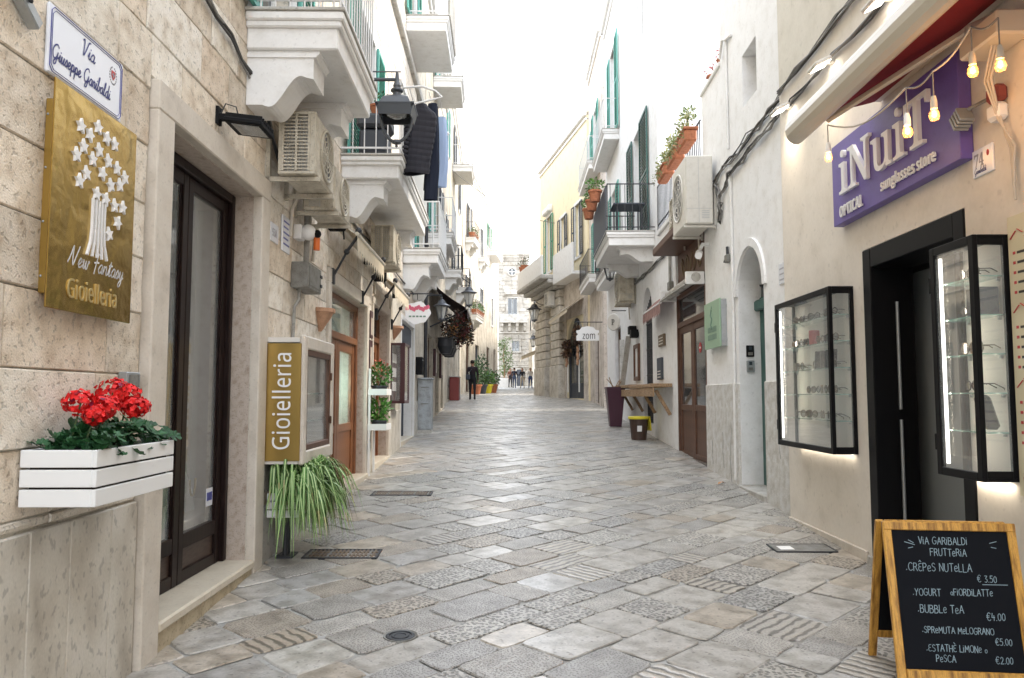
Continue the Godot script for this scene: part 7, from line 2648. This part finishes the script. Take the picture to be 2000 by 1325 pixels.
	var ln := thing("wall_lantern", "dark lantern on the banded pilaster of the yellow house", "lantern", C, C.at(40.5, 5.4, .6))
	wall_lantern(ln, C.t.affine_inverse(), C.t * C.at(40.0, 6.15, .75), C.t * C.at(40.0, 6.4, .28), .75, 1.1)
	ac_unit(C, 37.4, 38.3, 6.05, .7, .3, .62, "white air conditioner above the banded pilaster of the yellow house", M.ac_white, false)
	for k in 2:
		potted("balcony_flower_pot", "pot of red flowers at the end of the white parapet on the yellow house", "pots on the white parapet", C.t * Transform3D(Basis(), C.at(41.2 + k * .6, 8.36, 1.0)), .2, .3, M.terracotta, .5, Color(.12, .12, .06), Color(.45, .08, .08), 60, .12)
	var D := Wall.new(1, 2.05, .0)
	var hr := plain_house("low stone house with ledges beyond the banded pilasters", D, 46, 78, 9.5, M.plaster_ivory, [[48, 49.4, G(48) + .05, 4.6, M.brown_wood], [54, 55.4, G(54) + .05, 4.8, M.brown_wood], [61, 62.4, G(60) + .05, 5, M.slate], [50, 51, 6.6, 8.4, M.slate], [57, 58, 6.6, 8.4, M.slate]], [[47.5, 51.5, 6.4, .7, M.iron, 1], [55.8, 59, 6.4, .7, M.iron, 1]])
	var aw := thing("cafe_awning", "pale yellow cafe awning at the end of the street", "awning", D, D.at(64, 4.2, .4))
	b = mb()
	b.quad(D.at(60, 5.3, .02), D.at(60, 4.75, 1.3), D.at(70, 4.9, 1.3), D.at(70, 5.4, .02)); b.quad(D.at(60, 4.75, 1.3), D.at(60, 4.55, 1.3), D.at(70, 4.7, 1.3), D.at(70, 4.9, 1.3))
	part(aw, "cloth", b, M.awning_cream)
	b = mb()
	b.tube([D.at(60, 4.75, 1.3), D.at(70, 4.9, 1.3)], .03, 6)
	part(aw, "front_bar", b, M.tube_cream)
	var l2 := thing("wall_lantern", "distant lantern on the low stone house", "lantern", D, D.at(53, 5.4, .5))
	wall_lantern(l2, D.t.affine_inverse(), D.t * D.at(52.5, 5.55, .6), D.t * D.at(52.5, 5.9, 0), .6, .95)
	# wire across the street
	var wr := thing("overhead_wire", "thin wire strung across the street below the sky", "wire")
	b = raw()
	var cv := []
	for i in 17:
		var t := i / 16.0
		cv.append(Vector3(lerpf(-2.55, 2.2, t), lerpf(11.2, 10.4, t) - .5 * sin(PI * t), -lerpf(32.0, 38.5, t)))
	b.tube(cv, .014, 4)
	part(wr, "wire", b, M.cable_grey)

func tower() -> void:
	var h := thing("stone_tower", "grey stone tower house closing the end of the street", "tower")
	h.transform = Transform3D(Basis(), Vector3(0, G(80), -80))
	var x0 := -1.45
	var x1 := 1.78
	var top := 16.5 - G(80)
	var b := raw()
	b.box(Vector3(x0, -.5, -9), Vector3(x1, top, -.12))
	b.box(Vector3(x0 - .06, top, -9), Vector3(x1 + .06, top + .18, .06))
	part(h, "wall", b, M.tower_stone)
	b = raw()
	b.box(Vector3(x1, -.5, -8.6), Vector3(x1 + 3.0, top - 1.5, -1.6))
	part(h, "side_wing", b, M.plaster_ivory)
	# courses of blocks on the face, clear of the openings
	rng.seed = 501
	var y := 0.0
	var holes := [[-.45, .55, 6.9, 9.25], [-.02, .78, 3.55, 4.75], [-.48, .48, 11.55, 12.5], [x0, x1, 5.7, 6.9]]
	while y < top - .02:
		var hh := minf(rng.randf_range(.36, .46), top - y)
		var x := x0 - rng.randf() * .5
		while x < x1:
			var w := rng.randf_range(.5, .95)
			var a := maxf(x, x0)
			var e := minf(x + w, x1)
			x += w
			if e - a < .08: continue
			var hit := false
			for q: Array in holes:
				if e > q[0] and a < q[1] and y + hh > q[2] and y < q[3]: hit = true
			if hit: continue
			var s := raw()
			var t := rng.randf_range(.72, 1.0)
			s.col = Color(t, t * .985, t * .96)
			s.box(Vector3(a + .01, y + .01, -.13), Vector3(e - .01, y + hh - .01, rng.randf_range(-.02, .015)), .02)
			part(h, "stone_block", s, M.tower_stone)
		y += hh
	for q: Array in [[-.45, .55, 6.92, 9.2, "window"], [-.02, .78, 3.6, 4.72, "window"]]:
		var o := sub(h, "window")
		b = raw()
		for r: Array in [[q[0] - .14, q[0], q[2], q[3] + .14], [q[1], q[1] + .14, q[2], q[3] + .14], [q[0], q[1], q[3], q[3] + .14]]: b.box(Vector3(r[0], r[2], -.1), Vector3(r[1], r[3], .06))
		b.box(Vector3(q[0] - .2, q[2] - .14, -.1), Vector3(q[1] + .2, q[2], .12))
		part(o, "surround", b, M.tower_stone)
		for k in 2:
			b = raw()
			var m0: float = lerpf(q[0], q[1], k / 2.0) + .03
			var m1: float = lerpf(q[0], q[1], (k + 1) / 2.0) - .03
			b.box(Vector3(m0, q[2] + .02, -.1), Vector3(m1, q[3] - .02, -.05))
			part(o, "leaf", b, M.cabinet_grey)
			b = raw()
			b.box(Vector3(m0 + .07, q[2] + (q[3] - q[2]) * .3, -.05), Vector3(m1 - .07, q[3] - .1, -.04))
			part(o, "pane", b, M.pane_dark)
	var oc := sub(h, "round_window")
	b = raw()
	var R := Transform3D(Basis(Vector3.RIGHT, PI / 2), Vector3(0, 12.0, -.1))
	b.lathe([Vector2(.36, .0), Vector2(.36, .16), Vector2(.50, .14), Vector2(.50, .0)], 20, R)
	part(oc, "ring", b, M.tower_stone)
	b = raw()
	b.lathe([Vector2(0, .03), Vector2(.37, .03)], 18, R)
	part(oc, "pane", b, M.pane_dark)
	b = raw()
	b.box(Vector3(-.03, 11.65, -.07), Vector3(.03, 12.35, -.03)); b.box(Vector3(-.36, 11.97, -.07), Vector3(.36, 12.03, -.035))
	part(oc, "bars", b, M.trim_white)
	var bl := sub(h, "balcony")
	b = raw()
	b.box(Vector3(-1.3, 6.55, -.1), Vector3(1.6, 6.75, .8), .02)
	part(bl, "slab", b, M.tower_stone)
	b = raw()
	b.box(Vector3(-1.3, 6.75, .7), Vector3(1.6, 7.4, .8), .02)
	part(bl, "parapet", b, M.trim_grey)
	for k in 4:
		b = raw()
		b.extr(PackedVector2Array([Vector2(0, 5.7), Vector2(.25, 5.75), Vector2(.4, 6.1), Vector2(.7, 6.25), Vector2(.7, 6.55), Vector2(0, 6.55)]), -.14, .14, Transform3D(Basis(Vector3(0, 0, 1), Vector3.UP, Vector3(-1, 0, 0)), Vector3(-1.05 + k * .8, 0, -.1)))
		part(bl, "corbel", b, M.tower_stone)
	b = raw()
	b.box(Vector3(x0 - .02, 5.5, -.1), Vector3(x1 + .02, 5.62, .07)); b.box(Vector3(x0 - .02, 1.95, -.1), Vector3(x1 + .02, 2.07, .07)); b.box(Vector3(-.7, 9.6, -.1), Vector3(.8, 9.78, .16))
	part(h, "string_course", b, M.tower_stone)
	var dr := sub(h, "door")
	b = raw()
	b.box(Vector3(.5, -.1, -.1), Vector3(1.2, 1.7, .02))
	part(dr, "leaf", b, M.slate)
	b = raw()
	b.box(Vector3(.38, -.1, -.1), Vector3(.5, 1.85, .05)); b.box(Vector3(1.2, -.1, -.1), Vector3(1.32, 1.85, .05)); b.box(Vector3(.5, 1.7, -.1), Vector3(1.2, 1.85, .05))
	part(dr, "frame", b, M.trim_grey)

# ---------- people ----------
func person(label: String, at: Vector3, turn: float, height: float, o: Dictionary) -> void:
	# bones as tapered capsules joined by a smooth minimum, meshed as surface nets; colours follow the clothes
	var st: float = o.get("stride", .25)
	var sw: float = o.get("swing", .2)
	var skin := Color(.40, .23, .15)
	var top: Color = o.top
	var leg: Color = o.leg
	var shoe: Color = o.get("shoe", Color(.02, .02, .02))
	var arm: Color = top
	var B := []
	var bone := func(a: Vector3, b: Vector3, ra: float, rb: float, c: Color) -> void: B.append([a, b, ra, rb, c])
	bone.call(Vector3(0, .98, 0), Vector3(0, 1.12, 0), .135, .125, leg)
	bone.call(Vector3(0, 1.12, 0), Vector3(0, 1.36, -.01), .125, .14, top)
	bone.call(Vector3(-.15, 1.43, -.01), Vector3(.15, 1.43, -.01), .075, .075, top)
	bone.call(Vector3(0, 1.45, 0), Vector3(0, 1.56, .01), .055, .052, skin)
	bone.call(Vector3(0, 1.62, .02), Vector3(0, 1.70, .01), .078, .092, skin)
	bone.call(Vector3(0, 1.655, .10), Vector3(0, 1.64, .115), .016, .018, skin)
	var ends := []
	for s: float in [-1.0, 1.0]:
		var k := s
		var knee := Vector3(s * .10, .53, st * .35 * k + .04)
		var foot := Vector3(s * .10, .09, st * k - .02)
		bone.call(Vector3(s * .09, .95, 0), knee, .095, .065, leg)
		bone.call(knee, foot, .062, .045, leg)
		bone.call(foot + Vector3(0, -.03, -.03), foot + Vector3(s * .02, -.045, .15), .045, .038, shoe)
		var sh := Vector3(s * .185, 1.42, -.01)
		var el := Vector3(s * .25, 1.15, -.04 - sw * k * .4)
		var wr: Vector3 = o.get("hand_%d" % int(s), Vector3(s * .25, .90, .06 - sw * k))
		bone.call(sh, el, .06, .047, arm)
		bone.call(el, wr, .045, .032, o.get("sleeve", arm))
		var dn := (wr - el).normalized()
		bone.call(wr, wr + dn * .08, .032, .036, skin)
		ends.append([wr + dn * .09, dn, s])
	if o.has("skirt"): bone.call(Vector3(0, .95, 0), Vector3(0, .45, 0), .15, .22, o.skirt)
	var cell := .034
	var lo := Vector3(9, 9, 9)
	var hi := -lo
	for q: Array in B:
		for e in 2:
			lo = lo.min(q[e] - Vector3.ONE * (q[2 + e] + .07)); hi = hi.max(q[e] + Vector3.ONE * (q[2 + e] + .07))
	var nx := int((hi.x - lo.x) / cell) + 2
	var ny := int((hi.y - lo.y) / cell) + 2
	var nz := int((hi.z - lo.z) / cell) + 2
	var f := PackedFloat32Array()
	f.resize(nx * ny * nz)
	f.fill(1.0)
	for q: Array in B:                       # only the cells near each bone
		var a: Vector3 = q[0]
		var ab: Vector3 = q[1] - q[0]
		var ra: float = q[2]
		var rb: float = q[3]
		var inv := 1.0 / maxf(ab.length_squared(), 1e-6)
		var pad := Vector3.ONE * (maxf(ra, rb) + .06)
		var l: Vector3 = (q[0].min(q[1]) - pad - lo) / cell
		var u: Vector3 = (q[0].max(q[1]) + pad - lo) / cell
		for i in range(maxi(int(l.x), 0), mini(int(u.x) + 2, nx)):
			for j in range(maxi(int(l.y), 0), mini(int(u.y) + 2, ny)):
				for k in range(maxi(int(l.z), 0), mini(int(u.z) + 2, nz)):
					var p := lo + Vector3(i, j, k) * cell
					var t := clampf((p - a).dot(ab) * inv, 0, 1)
					var dd := (p - a - ab * t).length() - lerpf(ra, rb, t)
					var ix := (i * ny + j) * nz + k
					var e := f[ix]
					var hh := maxf(.035 - absf(e - dd), 0.0) / .035
					f[ix] = minf(e, dd) - hh * hh * .035 * .25
	var vert := {}
	var pos := PackedVector3Array()
	var ofs := [0, nz, ny * nz, ny * nz + nz, 1, nz + 1, ny * nz + 1, ny * nz + nz + 1]
	var edges := [[0, 1], [0, 2], [0, 4], [1, 3], [1, 5], [2, 3], [2, 6], [3, 7], [4, 5], [4, 6], [5, 7], [6, 7]]
	var cor := [Vector3(0, 0, 0), Vector3(0, 1, 0), Vector3(1, 0, 0), Vector3(1, 1, 0), Vector3(0, 0, 1), Vector3(0, 1, 1), Vector3(1, 0, 1), Vector3(1, 1, 1)]
	for i in nx - 1:
		for j in ny - 1:
			for k in nz - 1:
				var ix := (i * ny + j) * nz + k
				var neg := 0
				for c in 8:
					if f[ix + ofs[c]] < 0: neg += 1
				if neg == 0 or neg == 8: continue
				var sum := Vector3.ZERO
				var cnt := 0
				for e: Array in edges:
					var fa := f[ix + ofs[e[0]]]
					var fb := f[ix + ofs[e[1]]]
					if (fa < 0) != (fb < 0):
						sum += cor[e[0]].lerp(cor[e[1]], fa / (fa - fb)); cnt += 1
				vert[ix] = pos.size()
				pos.append(lo + (Vector3(i, j, k) + sum / cnt) * cell)
	var nrm := PackedVector3Array()
	nrm.resize(pos.size())
	var quads := []
	for ix: int in vert:
		var k := ix % nz
		var j := (ix / nz) % ny
		var i := ix / (ny * nz)
		var s0 := f[ix] < 0
		for ax in 3:
			var st1: int = [ny * nz, nz, 1][ax]
			var o1: int = [nz, 1, ny * nz][ax]
			var o2: int = [1, ny * nz, nz][ax]
			if [j, k, i][ax] == 0 or [k, i, j][ax] == 0: continue
			if s0 == (f[ix + st1] < 0): continue
			var qd := [ix, ix - o1, ix - o1 - o2, ix - o2]
			if not (vert.has(qd[1]) and vert.has(qd[2]) and vert.has(qd[3])): continue
			var v4 := [vert[qd[0]], vert[qd[1]], vert[qd[2]], vert[qd[3]]]
			if not s0: v4.reverse()
			quads.append(v4)
			var nn: Vector3 = (pos[v4[1]] - pos[v4[0]]).cross(pos[v4[2]] - pos[v4[0]])
			for v: int in v4: nrm[v] += nn
	var b := raw()
	var cols := []
	for p in pos:
		var best := 9.0
		var col := top
		for q: Array in B:
			var ab: Vector3 = q[1] - q[0]
			var t := clampf((p - q[0]).dot(ab) / maxf(ab.length_squared(), 1e-6), 0, 1)
			var dd: float = (p - q[0] - ab * t).length() - lerpf(q[2], q[3], t)
			if dd < best: best = dd; col = q[4]
		cols.append(col)
	for q: Array in quads:
		b.col = cols[q[0]]
		var N := [nrm[q[0]].normalized(), nrm[q[1]].normalized(), nrm[q[2]].normalized(), nrm[q[3]].normalized()]
		b.tri(pos[q[0]], pos[q[1]], pos[q[2]], N[0], N[1], N[2]); b.tri(pos[q[0]], pos[q[2]], pos[q[3]], N[0], N[2], N[3])
	b.col = skin
	for e: Array in ends:                    # five fingers a hand
		for g in 4:
			var r: Vector3 = e[0] + Vector3(0, 0, -.024 + g * .016)
			b.tube([r, r + e[1] * (.045 - .006 * absf(g - 1.4)), r + e[1] * .07 + Vector3(-e[2] * .02, 0, 0)], .009, 5)
		b.tube([e[0] + Vector3(0, 0, .03) - e[1] * .04, e[0] + Vector3(-e[2] * .01, 0, .055), e[0] + e[1] * .03 + Vector3(-e[2] * .015, 0, .06)], .010, 5)
	b.col = Color(.02, .015, .012)
	for s: float in [-1.0, 1.0]:
		b.ball(Vector3(s * .032, 1.672, .095), Vector3(.012, .008, .008), 4, 6)
	b.col = Color(.30, .10, .08)
	b.ball(Vector3(0, 1.61, .092), Vector3(.024, .006, .008), 4, 6)
	b.col = skin
	for s: float in [-1.0, 1.0]: b.ball(Vector3(s * .09, 1.66, 0), Vector3(.014, .03, .02), 4, 6)
	var t := thing("person", label, "person")
	t.transform = Transform3D(Basis(Vector3.UP, turn) * Basis.from_scale(Vector3.ONE * height / 1.79), at)
	part(t, "body", b, M.people)
	b = raw()
	var hc: Color = o.get("hair", Color(.02, .014, .01))
	b.col = hc
	b.ball(Vector3(0, 1.715, -.018), Vector3(.099, .092, .104), 7, 12, .04, rng)
	if o.get("long", false): b.ball(Vector3(0, 1.58, -.06), Vector3(.09, .16, .05), 6, 10, .05, rng)
	part(t, "hair", b, M.people)
	if o.has("bag"):
		b = raw()
		b.box(Vector3(.10, .92, -.22), Vector3(.30, 1.14, -.12), .03)
		b.tube([Vector3(.2, 1.12, -.15), Vector3(.05, 1.38, -.14), Vector3(-.12, 1.48, 0)], .012, 5)
		b.col = o.bag
		part(t, "shoulder_bag", b, M.slate)

func people() -> void:
	person("person in dark clothes walking away past the red cupboard, bag at the hip", Vector3(-1.74, G(33.8), -33.8), PI + .05, 1.74, {"top": Color(.018, .010, .014), "leg": Color(.010, .010, .013), "sleeve": Color(.05, .012, .02), "stride": .18, "swing": .08, "bag": Color(.1, .1, .12)})
	person("person in a dark jacket and jeans walking towards the tower", Vector3(.20, G(66), -66), PI, 1.74, {"top": Color(.02, .022, .035), "leg": Color(.05, .07, .12), "hand_1": Vector3(.42, 1.15, .1)})
	person("person in a black top and beige trousers with one arm raised sideways", Vector3(.86, G(64), -64), .2, 1.70, {"top": Color(.02, .02, .024), "leg": Color(.42, .36, .28), "hand_-1": Vector3(-.55, 1.25, .1), "long": true, "stride": .3})
	person("person in a white shirt and blue jeans walking at the street's end", Vector3(1.52, G(63.5), -63.5), .1, 1.70, {"top": Color(.6, .58, .55), "leg": Color(.04, .07, .16), "hair": Color(.03, .02, .015)})
	person("person in brown behind the dark-jacketed person at the street's end", Vector3(-.16, G(69.3), -68), .3, 1.68, {"top": Color(.20, .08, .05), "leg": Color(.03, .03, .035), "stride": .1})

func drains() -> void:
	# iron drain gratings, hatch and round cover let into the paving
	for e: Array in [[-1.42, 6.55, .62, .30, .0, "long iron drain grating in the paving below the spider plant"], [-1.35, 9.55, .74, .30, .0, "long iron drain grating in the paving by the orange shop front's sill"]]:
		var o := thing("drain_grating", e[5], "drain")
		o.transform = Transform3D(Basis(Vector3.RIGHT, atan(.043)), Vector3(e[0], G(e[1]) + .004, -e[1]))
		for s: Array in [[-e[2] / 2, e[2] / 2, -e[3] / 2, -e[3] / 2 + .02], [-e[2] / 2, e[2] / 2, e[3] / 2 - .02, e[3] / 2], [-e[2] / 2, -e[2] / 2 + .02, -e[3] / 2 + .02, e[3] / 2 - .02], [e[2] / 2 - .02, e[2] / 2, -e[3] / 2 + .02, e[3] / 2 - .02]]:
			var b := raw()
			b.box(Vector3(s[0], -.02, s[2]), Vector3(s[1], .006, s[3]), .003)
			part(o, "frame_bar", b, M.iron)
		var dk := raw()
		dk.box(Vector3(-e[2] / 2, -.02, -e[3] / 2), Vector3(e[2] / 2, -.003, e[3] / 2))
		part(o, "pit", dk, M.pit_grey)
		var n := int(e[2] / .035)
		for k in n:
			var b := raw()
			var x: float = -e[2] / 2 + .025 + k * (e[2] - .05) / n
			b.box(Vector3(x, -.01, -e[3] / 2 + .02), Vector3(x + .018, .005, e[3] / 2 - .02), .003)
			part(o, "bar", b, M.tarnish if k % 5 else M.box_grey)
		for z: float in [-.05, .05]:
			var b := raw()
			b.box(Vector3(-e[2] / 2 + .02, -.008, z - .008), Vector3(e[2] / 2 - .02, .004, z + .008))
			part(o, "crossbar", b, M.tarnish)
	var c := thing("manhole_cover", "small round iron cover with rings in the paving", "cover")
	c.transform = Transform3D(Basis(Vector3.RIGHT, atan(.043)), Vector3(-.655, G(4.55) + .004, -4.62))
	var b := raw()
	b.lathe([Vector2(0, .002), Vector2(.03, .002), Vector2(.035, .006), Vector2(.05, .006), Vector2(.053, .001), Vector2(.065, .001), Vector2(.068, .006), Vector2(.08, .006), Vector2(.085, .004), Vector2(.085, -.02)], 26)
	part(c, "lid", b, M.iron)
	b = raw()
	b.lathe([Vector2(.087, .003), Vector2(.1, .006), Vector2(.105, -.02)], 26)
	part(c, "rim", b, M.box_grey)
	var h := thing("service_hatch", "flat grey service hatch with a worn pale corner near the cream house", "cover")
	h.transform = Transform3D(Basis(Vector3.RIGHT, atan(.043)), Vector3(2.50, G(6.75) + .004, -6.75))
	b = raw()
	b.box(Vector3(-.25, -.02, -.13), Vector3(.25, .004, .13), .003)
	part(h, "plate", b, M.box_grey)
	b = raw()
	b.box(Vector3(-.20, .004, -.05), Vector3(-.08, .0065, .07), .001)
	part(h, "pale_patch", b, M.trim_white)
	b = raw()
	for x: float in [-.26, .25]: b.box(Vector3(x, -.02, -.14), Vector3(x + .012, .006, .14))
	for z: float in [-.142, .13]: b.box(Vector3(-.25, -.02, z), Vector3(.25, .006, z + .012))
	part(h, "frame", b, M.iron)
	var lf := thing("fallen_leaf", "curled orange-brown leaf fallen on the paving near the white house", "leaf")
	lf.transform = Transform3D(Basis(Vector3.UP, .6), Vector3(2.75, G(10.2) + .012, -10.2))
	b = raw()
	b.col = Color(.45, .19, .04)
	b.leaf(Vector3(-.07, 0, 0), Vector3(1, .1, 0).normalized(), Vector3(0, .2, 1).normalized(), .14, .08, .2)
	part(lf, "blade", b, M.leaf)
	b = raw()
	b.col = Color(.2, .09, .03)
	b.tube([Vector3(-.11, .006, .01), Vector3(-.07, .004, 0)], .002, 4)
	part(lf, "stalk", b, M.leaf)
